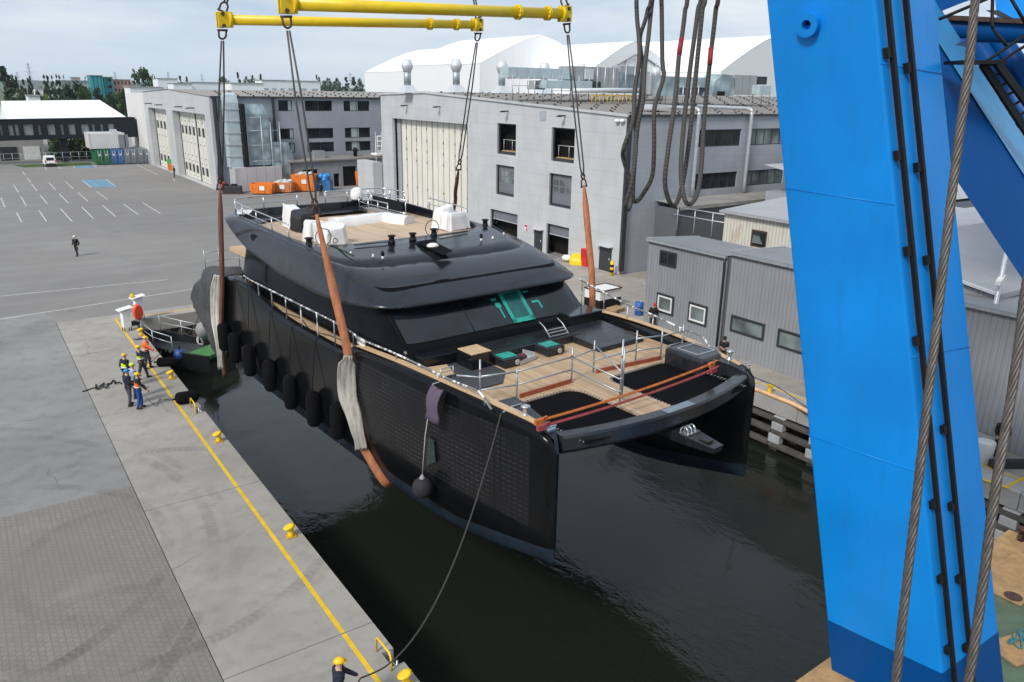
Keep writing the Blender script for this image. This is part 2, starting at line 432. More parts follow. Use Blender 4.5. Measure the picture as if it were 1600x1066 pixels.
# ground: one sheet to the horizon with the basin cut out of it
g = MB()
for a, b, c_, d in ((-BIG, -400, 5.0, YE+3), (XR+0.5, -400, BIG, YE+3), (-BIG, YE+3, BIG, BIG), (-BIG, -BIG, BIG, -400)):
    g.face([(a, b, -0.03), (c_, b, -0.03), (c_, d, -0.03), (a, d, -0.03)])
struct(g.build('ground', m_field))
y = MB()
for a, b, c_, d in ((-260, 63.4, XR+90, 188), (-260, 29.7, 3.40, 63.4), (3.40, YE+1.9, XR+90, 63.4), (43.4, 43.4, XR+90, YE+1.9), (-260, -60, 3.40, 29.7)):
    y.face([(a, b, -0.004), (c_, b, -0.004), (c_, d, -0.004), (a, d, -0.004)])
struct(y.build('asphalt_yard', m_asph))
s_ = MB(); s_.face([(-60, 29.72, 0), (3.40, 29.72, 0), (3.40, 58.2, 0), (-60, 58.2, 0)]); struct(s_.build('concrete_yard_slab', m_slab))
s_ = MB(); s_.face([(-60, -60, 0), (3.38, -60, 0), (3.38, 29.68, 0), (-60, 29.68, 0)]); struct(s_.build('paved_yard', m_pave))
# quay apron slabs: each bay is 10 m long with an open joint, notches for the ladders
NOTCH = [(15.56, 16.20), (35.62, 36.30)]
a_ = MB()
joints = [-62.5+10*i for i in range(0, 12)]+[YE]
for j0, j1 in zip(joints, joints[1:]):
    poly = [(3.43, j0+0.015), (XE, j0+0.015)]
    for n0, n1 in NOTCH:
        if j0 < n0 < j1: poly += [(XE, n0), (7.2, n0), (7.2, n1), (XE, n1)]
    poly += [(XE, j1-0.015), (3.43, j1-0.015)]
    a_.prism(poly, -0.9, 0.004)
struct(a_.build('quay_apron', m_apron, merge=True))
e_ = MB()
for x0, x1 in ((3.43, 14), (14.03, 24), (24.03, XR+3)): e_.box((x0, YE+0.02, -0.9), (x1, YE+1.85, 0.004))
struct(e_.build('quay_end_apron', m_apron))
r_ = MB()
for i in range(-3, 11):
    y0 = i*10+4.2
    for b0 in (0, 3.33, 6.66): 
        if y0+b0 < YE-0.1: r_.box((XR, y0+b0+0.012, -0.75), (XR+1.6, min(y0+b0+3.318, YE+0.015), 0.004))
struct(r_.build('far_quay_edge', m_conc, bevel=0.03))
b_ = MB(); b_.face([(XR+1.6, -40, 0.0), (46, -40, 0.0), (46, 47.0, 0.0), (XR+1.6, 47.0, 0.0)]); b_.face([(46, -40, 0.0), (140, -40, 0), (140, 43.4, 0), (46, 43.4, 0)])
b_.face([(XR+1.6, 47, 0), (43.4, 47, 0), (43.4, YE+1.8, 0), (XR+1.6, YE+1.8, 0)])
struct(b_.build('far_quay_pavement', m_brown))

# sheet pile walls of the basin
m_pile = M_('sheet_pile', (0.075, 0.062, 0.05), 0.85, 0.1, 0.5, 0.7)
def pile_wall(axis, c, t0, t1, sgn, ztop):
    mb = MB(); pts = []; t = t0; k = 0
    while t < t1:
        o = 0.0 if k % 2 == 0 else 0.22
        pts += [(t, o), (min(t+0.35, t1), o)]; t += 0.47; k += 1
    lo = []; hi = []
    for t, o in pts:
        q = (c+sgn*o, t) if axis == 'y' else (t, c+sgn*o)
        lo.append((*q, -6)); hi.append((*q, ztop))
    mb.loft([lo, hi], closed=False, smooth=False); return mb
o = pile_wall('y', XE-0.05, -60, YE, -1, -0.85).build('quay_wall', m_pile); tag(o, 'dark steel sheet pile wall under the bollard quay', 'quay wall')
o = pile_wall('x', YE+0.05, XE-0.1, XR+0.4, 1, -0.85).build('quay_wall', m_pile); tag(o, 'sheet pile wall at the closed end of the dock behind the workboat', 'quay wall')
o = pile_wall('y', XR+0.75, -60, YE, 1, -0.7).build('quay_wall', m_pile); tag(o, 'sheet pile wall behind the timber fenders of the shed quay', 'quay wall')

# water
sw = SH('harbour_water')
X, Y, Z = sw.xyz()
v1 = sw.noise(3.0, 3, stretch=(1.0, 0.55, 1)); v2 = sw.noise(0.22, 2); v3 = sw.noise(9.0, 2)
patch = sw.ramp(v2, [(0.42, 0.15), (0.62, 1.0)])
h = sw.math('MULTIPLY', sw.math('ADD', v1, sw.math('MULTIPLY', v3, 0.3)), patch)
sw.bump(h, 0.24, 0.12)
sw.set(color=(0.012, 0.0145, 0.010), rough=0.04, ior=1.33, spec=0.5)
wt = MB(); wt.face([(5.2, -300, ZW), (XR+2.2, -300, ZW), (XR+2.2, YE+1.0, ZW), (5.2, YE+1.0, ZW)])
struct(wt.build('water', sw.m))

# painted markings
m_line = M_('line_white', (0.50, 0.49, 0.47), 0.8, 0, 0.25, 3)
m_lyel = M_('line_yellow', (0.72, 0.46, 0.02), 0.75, 0, 0.2, 2.5)
m_lblu = M_('line_blue', (0.13, 0.27, 0.38), 0.85, 0, 0.3, 1.2)
ly = MB()
for j0, j1 in zip(joints, joints[1:]): ly.face([(6.60, j0+0.03, 0.009), (6.735, j0+0.03, 0.009), (6.735, j1-0.03, 0.009), (6.60, j1-0.03, 0.009)])
ly.face([(6.6, YE+0.75, 0.009), (XR, YE+0.75, 0.009), (XR, YE+0.88, 0.009), (6.6, YE+0.88, 0.009)])
ly.face([(6.6, YE-0.03, 0.009), (6.735, YE-0.03, 0.009), (6.735, YE+0.75, 0.009), (6.6, YE+0.75, 0.009)])
ly.face([(32.6, 8, 0.009), (32.72, 8, 0.009), (32.72, 30, 0.009), (32.6, 30, 0.009)])
struct(ly.build('quay_line_marking', m_lyel))
mk = MB()
def stripe(p, q, wd=0.12):
    a, b = P(*p), P(*q); d = (b-a).normalized(); nrm = Vector((-d.y, d.x, 0))*wd/2
    mk.face([(v.x, v.y, 0.002) for v in (a+nrm, b+nrm, b-nrm, a-nrm)])
Z1 = lambda x, y: (x/3.9925, 80+y/3.9925)
for a, b in (((85,835),(115,882)),((197,829),(232,874)),((305,820),(347,866)),((410,814),(459,860)),((515,806),(570,852)),((660,798),(722,845)),
             ((5,915),(30,972)),((130,907),(163,965)),((250,898),(297,955)),((370,890),(425,947)),((487,882),(548,937)),((600,875),(672,927)),
             ((103,1007),(135,1066)),((243,994),(290,1062)),((377,982),(450,1064)),((510,973),(582,1043)),((640,962),(722,1033)),((770,953),(862,1020)),((890,945),(1000,1013)),
             ((140,750),(158,775)),((170,790),(193,822)),((455,714),(470,730)),((578,710),(600,726)),((850,708),(985,772)),((280,722),(290,740)),((365,718),(382,735)),((1075,797),(1095,810))):
    stripe(Z1(*a), Z1(*b), 0.14)
stripe((0, 463), (262, 437), 0.13); stripe((0, 499), (300, 452), 0.13)
struct(mk.build('parking_line_marking', m_line))
bl = MB()
for q in (((455,718),(578,712),(600,726),(470,730)), ((520,806),(660,800),(722,845),(570,852))):
    bl.face([(*P(*Z1(*p)).xy, 0.0008) for p in q])
struct(bl.build('disabled_bay_marking', m_lblu))
# ================================================================== the catamaran yacht
SHIP_O = Vector((19.855, 18.465, 0)); SHIP_ROT = math.atan2(0.0645, 0.9979)
EU = Vector((math.cos(SHIP_ROT), math.sin(SHIP_ROT), 0)); EV = Vector((-EU.y, EU.x, 0))
def SW(u, v, z): return SHIP_O + EU*u + EV*v + Vector((0, 0, z))      # drawing frame of the yacht
# the yacht is drawn at 32 m and built at 25.6 m: scaled about the camera position, which brings it nearer and clear of the water
YS, BOW = 0.80, Vector((15.884, 14.772, 2.88))
def HANG(p): return BOW + (Vector(p)-SHIP_O)*YS
BEFORE = set(o.name for o in bpy.data.objects)
# local solvers for pixels on the yacht
def SU(px, py, u):
    d = ray(px, py); c = CAM-SHIP_O; t = (u-c.dot(EU))/d.dot(EU); p = c+d*t; return Vector((u, p.dot(EV), p.z))
def SZ(px, py, z):
    p = P(px, py, z)-SHIP_O; return Vector((p.dot(EU), p.dot(EV), z))
def SV(px, py, v):
    d = ray(px, py); c = CAM-SHIP_O; t = (v-c.dot(EV))/d.dot(EV); p = c+d*t; return Vector((p.dot(EU), v, p.z))

def mat_gloss(name, c=(0.008, 0.009, 0.011), rough=0.12, streak=0.0, kind=None):
    s = SH(name); X, Y, Z = s.xyz()
    n = s.noise(1.2, 5, rough=0.65)
    base = s.mix(s.ramp(n, [(0.4, 0.0), (0.75, 1.0)]), c, tuple(x*1.25+0.001 for x in c)); rg = s.ramp(n, [(0.3, rough*0.7), (0.75, rough*1.7)])
    if streak:
        st = s.noise(1.6, 6, rough=0.72, stretch=(0.35, 3.0, 1.0)); m = s.ramp(st, [(0.48, 0.0), (0.66, 1.0)])
        base = s.mix(s.math('MULTIPLY', m, streak), base, (0.09, 0.092, 0.097)); rg = s.math('ADD', rg, s.math('MULTIPLY', m, 0.18))
    if kind == 'hull':
        # solar skin on the outer topsides: rows of short bright contact strips
        on = s.math('MULTIPLY', s.math('GREATER_THAN', Y, 1.0), s.math('LESS_THAN', Y, 12.6))
        on = s.math('MULTIPLY', on, s.math('MULTIPLY', s.math('GREATER_THAN', Z, 0.1), s.math('LESS_THAN', Z, 3.42)))
        on = s.math('MULTIPLY', on, s.math('GREATER_THAN', s.math('ABSOLUTE', X), 5.4))
        row = s.lines(s.math('ADD', Z, s.math('MULTIPLY', Y, 0.012)), 0.19, 0.015)
        dash = s.math('LESS_THAN', s.math('FRACT', s.math('DIVIDE', s.math('ADD', Y, 50.0), 0.27)), 0.66)
        pan = s.lines(Y, 3.05, 0.035, 0.4)
        msk = s.math('MULTIPLY', s.math('MULTIPLY', row, dash), s.math('MULTIPLY', on, s.ramp(s.noise(0.9, 3), [(0.35, 0.05), (0.68, 1.0)])))
        base = s.mix(on, base, (0.010, 0.0105, 0.013)); base = s.mix(s.math('MULTIPLY', msk, 0.6), base, (0.15, 0.155, 0.155))
        base = s.mix(s.math('MULTIPLY', on, pan), base, (0.004, 0.004, 0.004))
        rg = s.math('ADD', rg, s.math('MULTIPLY', on, 0.08))
        af = s.math('LESS_THAN', Z, s.math('ADD', -1.25, s.math('MULTIPLY', s.math('MAXIMUM', 0.0, s.math('SUBTRACT', 5.0, Y)), 0.17)))
        base = s.mix(af, base, s.ramp(s.noise(0.8, 5), [(0.35, (0.010, 0.015, 0.024)), (0.7, (0.022, 0.034, 0.052))])); rg = s.math('ADD', rg, s.math('MULTIPLY', af, 0.35))
    s.set(color=base, rough=rg, spec=0.16 if kind == 'hull' else 0.06 if name == 'house_black' else 0.5); return s.m
m_hull = mat_gloss('hull_black', (0.004, 0.0045, 0.0055), 0.15, kind='hull'); m_gloss = mat_gloss('black_gloss', (0.007, 0.008, 0.010), 0.1)
m_roof = mat_gloss('roof_black', (0.012, 0.014, 0.018), 0.13, 0.07); m_satin = mat_gloss('black_satin', (0.014, 0.016, 0.020), 0.2, 0.1)
m_matte = M_('black_mesh', (0.004, 0.004, 0.005), 0.9, spec=0.08)
def mat_teak(name, axis='y', period=0.115, c=((0.40, 0.27, 0.155), (0.58, 0.42, 0.26))):
    s = SH(name); X, Y, Z = s.xyz(); a = X if axis == 'y' else Y
    pl = s.math('FLOOR', s.math('DIVIDE', s.math('ADD', a, 100.0), period))
    wn = s.n('ShaderNodeTexWhiteNoise', noise_dimensions='2D'); cb = s.n('ShaderNodeCombineXYZ'); s.L.new(pl, cb.inputs[0])
    s.L.new(s.math('FLOOR', s.math('DIVIDE', s.math('ADD', Y if axis == 'y' else X, s.math('MULTIPLY', pl, 0.73)), 2.3)), cb.inputs[1]); s.L.new(cb.outputs[0], wn.inputs['Vector'])
    g = s.noise(5, 4, stretch=((6, 0.5, 1) if axis == 'y' else (0.5, 6, 1)))
    f = s.math('ADD', s.math('MULTIPLY', wn.outputs[0], 0.6), s.math('MULTIPLY', g, 0.4))
    col = s.ramp(f, [(0.15, c[0]), (0.85, c[1])])
    col = s.mix(s.math('MULTIPLY', s.lines(a, period, 0.008), 0.75), col, (0.03, 0.025, 0.02))
    d = s.ramp(s.noise(0.8, 5, rough=0.7), [(0.5, 0.0), (0.75, 1.0)])
    col = s.mix(s.math('MULTIPLY', d, 0.35), col, (0.28, 0.19, 0.11)); s.set(color=col, rough=0.65); return s.m
m_teak = mat_teak('teak_deck'); m_teak2 = mat_teak('teak_fly_deck', period=0.13, c=((0.46, 0.33, 0.22), (0.62, 0.47, 0.33))); m_cap = M_('teak_cap', (0.56, 0.38, 0.21), 0.5, 0, 0.2, 5)
m_wind = glass_dark('windscreen_glass', (0.008, 0.011, 0.016), 0.10)
m_steel = M_('polished_steel', (0.62, 0.63, 0.64), 0.22, 0.85, 0.08, 5)
m_sheet = M_('dust_sheet_white', (0.78, 0.78, 0.77), 0.7, 0, 0.06, 2)
m_teal = M_('teal_film', (0.02, 0.33, 0.26), 0.4, 0, 0.3, 4)

yacht = thing('catamaran_yacht', 'large black catamaran motor yacht with teak decks hanging in lifting slings over the dock', 'yacht', SHIP_O, SHIP_ROT)
UC = 5.33
t_bo = [(0, 0.05), (0.15, 0.17), (0.6, 0.30), (1.5, 0.42), (3, 0.62), (5, 0.84), (8, 1.02), (12, 1.12), (20, 1.14), (27, 1.08), (31, 0.95), (32.2, 0.88)]
t_bi = [(0, 0.05), (0.15, 0.17), (0.6, 0.32), (1.5, 0.5), (3, 0.72), (5, 0.88), (8, 0.98), (12, 1.0), (20, 1.0), (32.2, 0.85)]
t_kl = [(0, -1.0), (1.5, -1.35), (3, -1.72), (5, -2.1), (7, -2.3), (12, -2.36), (26, -2.3), (32.2, -1.7)]
t_sh = [(0, 2.95), (0.05, 3.2), (0.15, 3.42), (0.35, 3.62), (0.6, 3.74), (1, 3.83), (3, 3.96), (5, 4.02), (8, 4.0), (11, 3.84), (12.3, 3.72), (12.9, 3.42), (13.6, 3.32), (17, 3.28), (20, 3.34), (22.5, 3.62), (24.3, 4.0), (26, 4.08), (28, 3.86), (30, 3.5), (31.2, 3.0), (32.2, 2.2)]
def hull_half(t, b): return b*(1-(1-t)**2.3)**(1/2.3)
def hull_ring(v, sg):
    bo, bi, kl, sh = sinterp(t_bo, v), sinterp(t_bi, v), sinterp(t_kl, v), sinterp(t_sh, v)
    zt = 0.9 if v > 3 else 0.9-0.5*(3-v)/3
    ring = []
    rad = min(0.26, 0.05+0.5*v) if v < 0.5 else 0.26
    zs = [sh-rad, sh-0.6, 2.4, 1.6, zt]+[kl+(zt-kl)*t for t in (0.8, 0.62, 0.45, 0.3, 0.18, 0.09, 0.03, 0.0)]
    fl = sinterp([(0, 0.0), (2, 0.04), (6, 0.08), (12, 0.06), (20, 0.03), (32, 0.0)], v)
    ra = min(rad, bo*0.8)
    for q in (0.0, 0.3, 0.6, 0.82):
        an_ = PI/2*q; ring.append((-(UC+bo+fl-ra+ra*math.sin(an_)), v, sh-rad*(1-math.cos(an_))))
    for z in zs:
        t = max(0.0, min(1.0, (z-kl)/(zt-kl))); up = max(0, (z-zt)/(sh-zt))
        ring.append((-(UC+hull_half(t, bo)+fl*up), v, z))
    for z in reversed(zs[4:-1]):
        t = max(0.0, min(1.0, (z-kl)/(zt-kl))); ring.append((-(UC-hull_half(t, bi)), v, z))
    ring.append((-(UC-bi), v, 2.4)); ring.append((-(UC-bi), v, min(3.3, sh-0.2)))
    return [(sg*-p[0], p[1], p[2]) for p in ring] if sg > 0 else ring
vst = [0, 0.05, 0.15, 0.35, 0.6, 1, 1.5, 2.2, 3, 4, 5, 6, 7, 8, 9, 10, 11, 12, 12.3, 12.6, 12.9, 13.3, 13.8, 15, 17, 19, 20, 21, 22, 22.7, 23.5, 24.3, 25, 26, 27, 28, 29, 30, 31, 32.2]
for sg in (-1, 1):
    h = MB(); h.loft([hull_ring(v, sg) for v in vst], closed=False, cap1=True)
    h.face(hull_ring(0, sg))
    h.build('hull', m_hull, yacht)
    # bulwark: inner wall, and the teak cap rail forward of the step
    bw = MB(); cp = MB(); W = 0.26
    def uo(v): return UC+sinterp(t_bo, v)+sinterp([(0, 0.0), (2, 0.04), (6, 0.08), (12, 0.06), (20, 0.03), (32, 0.0)], v)-0.25
    rows = []; crow = []
    for v in [3.0+0.5*i for i in range(0, 56)]:
        if v > 30.5: break
        s1 = sinterp(t_sh, v); a, b = uo(v), uo(v)-W+0.1
        rows.append([(sg*a, v, s1), (sg*b, v, s1), (sg*b, v, 3.2)])
    bw.loft(rows, closed=False); bw.build('bulwark', m_gloss, yacht)
    for v in [0.75+0.4*i for i in range(0, 31)]:
        s1 = sinterp(t_sh, v)
        a = uo(v)-0.02; wd = min(0.30, 0.12+0.1*v); b = a-wd
        crow.append([(sg*a, v, s1+0.006), (sg*a, v, s1+0.045), (sg*b, v, s1+0.045), (sg*b, v, s1+0.006)])
    cp.loft(crow, closed=True, cap0=True, cap1=True, smooth=False); cp.build('cap_rail', m_cap, yacht)
    # bow deck: dark plate closing the hull nose, with a small step down to the nets
    bd = MB(); rr = []
    for v in (0.03, 0.1, 0.25, 0.5, 0.9, 1.4, 2.0, 2.6, 3.2):
        s1 = sinterp(t_sh, v)-0.015; a = uo(v) if v > 0.2 else UC+sinterp(t_bo, v)*0.5; b = UC-min(sinterp(t_bi, v), 0.05+0.55*v, 0.92)
        rr.append([(sg*a, v, s1), (sg*(a+b)/2, v, s1+0.01), (sg*b, v, s1), (sg*b, v, 2.9)])
    e = rr[-1]; bd.loft(rr, closed=False, smooth=False); bd.face([e[0], e[1], e[2], e[3], (e[0][0], e[0][1], 2.9)])
    bd.build('bow_deck', m_satin, yacht)
# raised hatch block on the far bow and flush hatch on the near bow
hb = MB(); hb.prism([(3.95, 1.55), (5.35, 1.7), (5.75, 2.3), (5.75, 3.75), (4.0, 3.75)], 3.0, 4.02); hb.build('hatch_block', m_satin, yacht, bevel=0.16, seg=3)
hh = MB()
for a, b in (((4.35, 2.2), (4.35, 3.3)), ((4.35, 2.2), (5.45, 2.2)), ((5.45, 2.2), (5.45, 3.3)), ((4.35, 3.3), (5.45, 3.3))): hh.beam((*a, 4.03), (*b, 4.03), 0.05, 0.02)
hh.build('hatch_frame', m_galv, yacht)
hh = MB()
for a, b in (((-5.35, 1.6), (-5.35, 2.5)), ((-5.35, 2.5), (-4.85, 2.5))): hh.beam((*a, 3.97), (*b, 3.97), 0.04, 0.02)
hh.build('hatch_frame', m_galv, yacht)

# main deck with the two net openings
def rrect(a0, b0, a1, b1, r, corners=(1, 1, 1, 1), n=6):
    pts = []
    for (cx_, cy_, t0), on in zip((((a0+r), (b0+r), PI), ((a1-r), (b0+r), 1.5*PI), ((a1-r), (b1-r), 0), ((a0+r), (b1-r), 0.5*PI)), corners):
        if on: pts += [(cx_+r*math.cos(t0+PI/2*k/n), cy_+r*math.sin(t0+PI/2*k/n)) for k in range(n+1)]
        else: pts.append(({PI: a0, 1.5*PI: a1, 0: a1, 0.5*PI: a0}[t0], {PI: b0, 1.5*PI: b0, 0: b1, 0.5*PI: b1}[t0]))
    return pts
def beam_v(u): return -0.58+0.036*u*u
NETS = ((-4.42, -1.2), (0.38, 4.35))
dk = MB(); outer = [(-5.9, 3.1), (-4.42, 3.1)]
hole = []
for (a, b) in NETS:
    n = 6; r_ = 0.62
    hole += [[(a, -0.5)]+[(b, -0.5)]+[(b-r_+r_*math.cos(PI/2*k/n), 3.72-r_+r_*math.sin(PI/2*k/n)) for k in range(n+1)]+[(a+r_+r_*math.cos(PI/2+PI/2*k/n), 3.72-r_+r_*math.sin(PI/2+PI/2*k/n)) for k in range(n+1)]]
def dku(v): return uo(v)-0.12
outer = [(-dku(3.2), 3.2), (-4.42, 3.2)]+list(reversed(hole[0][2:]))+[(-1.2, -0.45), (0.38, -0.45)]+list(reversed(hole[1][2:]))+[(4.35, 3.2), (dku(3.2), 3.2), (dku(5), 5), (dku(8), 8), (dku(12), 12.6), (-dku(12), 12.6), (-dku(8), 8), (-dku(5), 5)]
hole2 = [[(a, b+0.2 if b < 0 else b) for a, b in hl] for hl in hole]
dk.plate(outer, [], lambda a, b, d: (a, b, 3.4+d), -0.1); dk.build('main_deck', m_teak, yacht)
for a, b in ((-6.35, -4.9), (4.9, 6.35)):
    q = MB(); q.box((a, 12.62, 3.12), (b, 30.0, 3.2)); q.build('side_deck', m_teak, yacht)
for (a, b), hl in zip(NETS, hole2):
    t = MB(); t.plate([(x+(0.06 if x < (a+b)/2 else -0.06), y_-0.05) for x, y_ in hl], [], lambda p, q, d: (p, q, 3.33-0.10*math.sin(PI*min(1, max(0, (p-a)/(b-a))))*0))
    o = t.build('bow_net', m_matte, yacht)
    # lacing round the net
    l = MB(); n = len(hl)
    for i in range(1, n):
        p, q = Vector((*hl[i], 3.405)), Vector((*hl[(i+1) % n], 3.405)); L_ = (q-p).length
        for k in range(max(1, int(L_/0.16))):
            c = p.lerp(q, (k+0.5)/max(1, int(L_/0.16))); inn = (Vector(((a+b)/2, 1.8, 3.4))-c).normalized()*0.10
            l.beam(c-inn*0.3, c+inn+Vector((0, 0, -0.02)), 0.035, 0.012)
    stuff(l.build('net_lacing', m_galv, o))
# forward crossbeam, curved
cb = MB(); rows = []
for i in range(25):
    u = -4.95+9.9*i/24; v = beam_v(u)+0.12; zt = 3.58+0.06*(1-(u/4.95)**2); hw = 0.27
    rows.append([(u, v-hw, zt-0.07), (u, v-hw+0.07, zt), (u, v+hw-0.05, zt), (u, v+hw, zt-0.06), (u, v+hw, zt-0.55), (u, v+hw-0.1, zt-0.62), (u, v-hw+0.14, zt-0.66), (u, v-hw+0.02, zt-0.5)])
cb.loft(rows, closed=True, cap0=True, cap1=True, smooth=False); cb.build('crossbeam', mat_gloss('crossbeam_black', (0.022, 0.025, 0.030), 0.2, 0.0), yacht)
pl = MB(); pl.prism([(-0.75, -0.66), (0.72, -0.66), (0.72, -0.30), (-0.75, -0.30)], 3.645, 3.66); pl.build('beam_plate', M_('scuffed_plate', (0.20, 0.26, 0.30), 0.4, 0.2, 0.35, 3), yacht)
# anchor platform under the crossbeam
an = MB(); rows = [[(-0.42, 0.6, 2.98), (0.44, 0.6, 2.98), (0.40, 0.6, 2.45), (-0.38, 0.6, 2.45)], [(-0.42, -1.1, 2.86), (0.46, -1.1, 2.86), (0.36, -1.1, 2.48), (-0.32, -1.1, 2.48)], [(-0.25, -2.35, 2.78), (0.3, -2.35, 2.78), (0.25, -2.3, 2.55), (-0.2, -2.3, 2.55)]]
an.loft(rows, cap0=True, cap1=True, smooth=False); pf = an.build('anchor_platform', m_satin, yacht, bevel=0.02)
ar = MB()
for i in range(3): ar.tube([(-0.22+0.2*i, -1.0+0.18*math.cos(t), 2.87+0.24*math.sin(t)) for t in [PI*k/8 for k in range(9)]], 0.03, 6)
ar.box((-0.34, -1.25, 2.865), (0.36, -0.85, 2.9)); ar.build('anchor_roller', m_steel, pf)
ah = MB(); ah.prism([(-0.12, -2.0), (0.2, -2.0), (0.25, -1.6), (-0.16, -1.6)], 2.84, 2.88); ah.build('platform_hatch', m_dark, pf)
# bridge deck between the hulls
bk = MB(); bk.prism([(3.95, 3.29), (3.95, 2.7), (5.2, 1.7), (29, 1.5), (29, 3.29)], -4.5, 4.5, 'x'); bk.build('bridge_deck', m_gloss, yacht)

# deckhouse
def sellipse(a, vf, vr, e=6.0, n=72, z=None):
    c, h = (vf+vr)/2, (vr-vf)/2; pts = []
    for k in range(n):
        t = 2*PI*k/n; cc, ss = math.cos(t), math.sin(t)
        pts.append((a*math.copysign(abs(cc)**(2/e), cc), c+h*math.copysign(abs(ss)**(2/e), ss)))
    return [(p[0], p[1], z(p[1], p[0]) if callable(z) else z) for p in pts] if z is not None else pts
dh = MB(); NDH = 120
dh.loft([sellipse(5.62, 9.3, 28.6, 14, NDH, z=3.38), sellipse(5.60, 9.35, 28.6, 14, NDH, z=4.02), sellipse(5.56, 9.6, 28.5, 14, NDH, z=4.1), sellipse(5.50, 9.72, 28.5, 14, NDH, z=4.14), sellipse(5.28, 11.25, 28.3, 14, NDH, z=5.5), sellipse(5.2, 11.7, 28.0, 14, NDH, z=6.2)], cap1=True)
dh.build('deckhouse', mat_gloss('house_black', (0.004, 0.0045, 0.0055), 0.13), yacht)
def wsv(u, z):     # front of the deckhouse at height z
    t = (z-4.14)/(5.5-4.14); a = 5.50+(5.28-5.50)*t; vf = 9.72+(11.25-9.72)*t; vr = 28.5; c, h = (vf+vr)/2, (vr-vf)/2
    return c-h*(max(0, 1-abs(u/a)**14))**(1/14)
ws = MB(); us = [-5.0+10.0*i/30 for i in range(31)]
ws.loft([[(u, wsv(u, z)-0.025, z+0.012) for u in us] for z in (4.2, 4.5, 4.85, 5.2, 5.46)], closed=False); o_ws = ws.build('windscreen', m_wind, yacht)
for u in (-5.1, -1.65, 1.5, 5.1):
    mu = MB(); mu.tube([(u, wsv(u, z)-0.035, z+0.014) for z in (4.2, 4.6, 5.0, 5.46)], 0.018, 5); mu.build('mullion', m_black, o_ws)
tf = MB()
us2 = (0.55, 1.85)
fr = [[(u, wsv(u, z)-0.05, z+0.02) for u in [us2[0]+(us2[1]-us2[0])*i/6 for i in range(7)]] for z in (4.2, 4.6, 5.0, 5.44)]
tf.loft(fr, closed=False); o_tf = tf.build('roof_window', M_('film_pane', (0.01, 0.10, 0.09), 0.25, 0, 0.4, 3), o_ws)
te = MB()
for u0, u1, z0, z1 in ((0.55, 0.75, 4.2, 5.44), (1.65, 1.85, 4.2, 5.44), (0.55, 1.85, 4.2, 4.36), (0.55, 1.85, 5.3, 5.44)):
    te.loft([[(u, wsv(u, z)-0.06, z+0.024) for u in (u0, (u0+u1)/2, u1)] for z in [z0+(z1-z0)*k/3 for k in range(4)]], closed=False)
for u0, u1, z0, z1 in ((0.1, 0.38, 4.85, 5.02), (0.2, 0.3, 4.45, 4.85), (2.15, 2.6, 4.78, 4.86), (2.5, 2.62, 4.55, 4.8), (1.95, 2.3, 5.2, 5.26), (0.0, 0.3, 5.1, 5.2)):
    te.loft([[(u, wsv(u, z)-0.045, z+0.02) for u in (u0, u1)] for z in (z0, z1)], closed=False)
te.build('protective_film', m_teal, o_ws)
# low seat along the windscreen, moulded sun pads, lockers
se = MB(); se.prism([(-2.6, 7.9), (3.0, 7.9), (3.0, 9.45), (-2.6, 9.45)], 3.4, 3.78); se.build('bench_seat', m_satin, yacht, bevel=0.04)
se = MB(); se.prism([(-5.0, 8.7), (-2.7, 8.7), (-2.7, 9.45), (-5.0, 9.45)], 3.4, 3.9); se.build('bench_seat', m_gloss, yacht, bevel=0.04)
sp = MB(); sp.loft([[(2.55, 8.95, 3.4), (5.35, 9.0, 3.4), (5.35, 6.1, 3.4), (2.55, 6.1, 3.4)], [(2.55, 8.95, 3.80), (5.35, 9.0, 3.80), (5.35, 6.1, 3.62), (2.55, 6.1, 3.62)]], cap1=True, smooth=False)
sp.build('sun_pad', m_satin, yacht, bevel=0.06, seg=3)
sp = MB(); sp.prism([(3.3, 8.9), (5.4, 8.9), (5.4, 10.2), (3.3, 10.2)], 3.4, 4.28); sp.build('locker', m_gloss, yacht, bevel=0.05)
sp = MB(); sp.prism([(-5.4, 5.6), (-3.3, 5.6), (-2.4, 6.6), (-2.4, 8.6), (-5.55, 8.6)], 3.405, 3.46); sp.build('floor_mat', M_('dark_mat', (0.045, 0.05, 0.056), 0.6, 0, 0.2), yacht)
lk = MB(); lk.box((-3.5, 7.4, 3.4), (-2.45, 8.5, 4.1)); lk2 = lk.build('locker', m_gloss, yacht, bevel=0.02)
lt = MB(); lt.box((-3.47, 7.43, 4.1), (-2.48, 8.47, 4.13)); lt.build('locker_top', m_cap, lk2)
for u, v in ((-2.25, 6.85), (0.2, 6.95)):
    q = MB(); q.box((u, v, 3.44), (u+1.0, v+0.95, 3.8)); q2 = q.build('step_box', m_satin, yacht, bevel=0.05)
    q = MB(); q.box((u+0.12, v+0.2, 3.802), (u+0.85, v+0.82, 3.815)); q.build('step_cover', m_teal, q2)
    q = MB(); q.cyl((u+0.7, v-0.02, 3.6), (u+0.7, v+0.02, 3.6), 0.12, n=14); q.build('step_light', m_galv, q2)
ld = MB()
for u in (1.35, 2.45): ld.tube([(u, 8.9, 4.35), (u, 8.55, 4.2), (u, 8.1, 3.8)], 0.028, 6)
for t in (0.35, 0.6, 0.9): ld.beam((1.35, 8.55-0.45*t, 4.2-0.4*t), (2.45, 8.55-0.45*t, 4.2-0.4*t), 0.05, 0.03)
ld.build('boarding_ladder', m_galv, yacht)
ld = MB()
for u in (-5.15, -4.55): ld.tube([(u, 7.2, 3.42), (u, 7.2, 3.95)], 0.025, 6)
for z in (3.6, 3.78, 3.93): ld.beam((-5.15, 7.2, z), (-4.55, 7.2, z), 0.04, 0.03)
ld.build('boarding_ladder', m_galv, yacht)

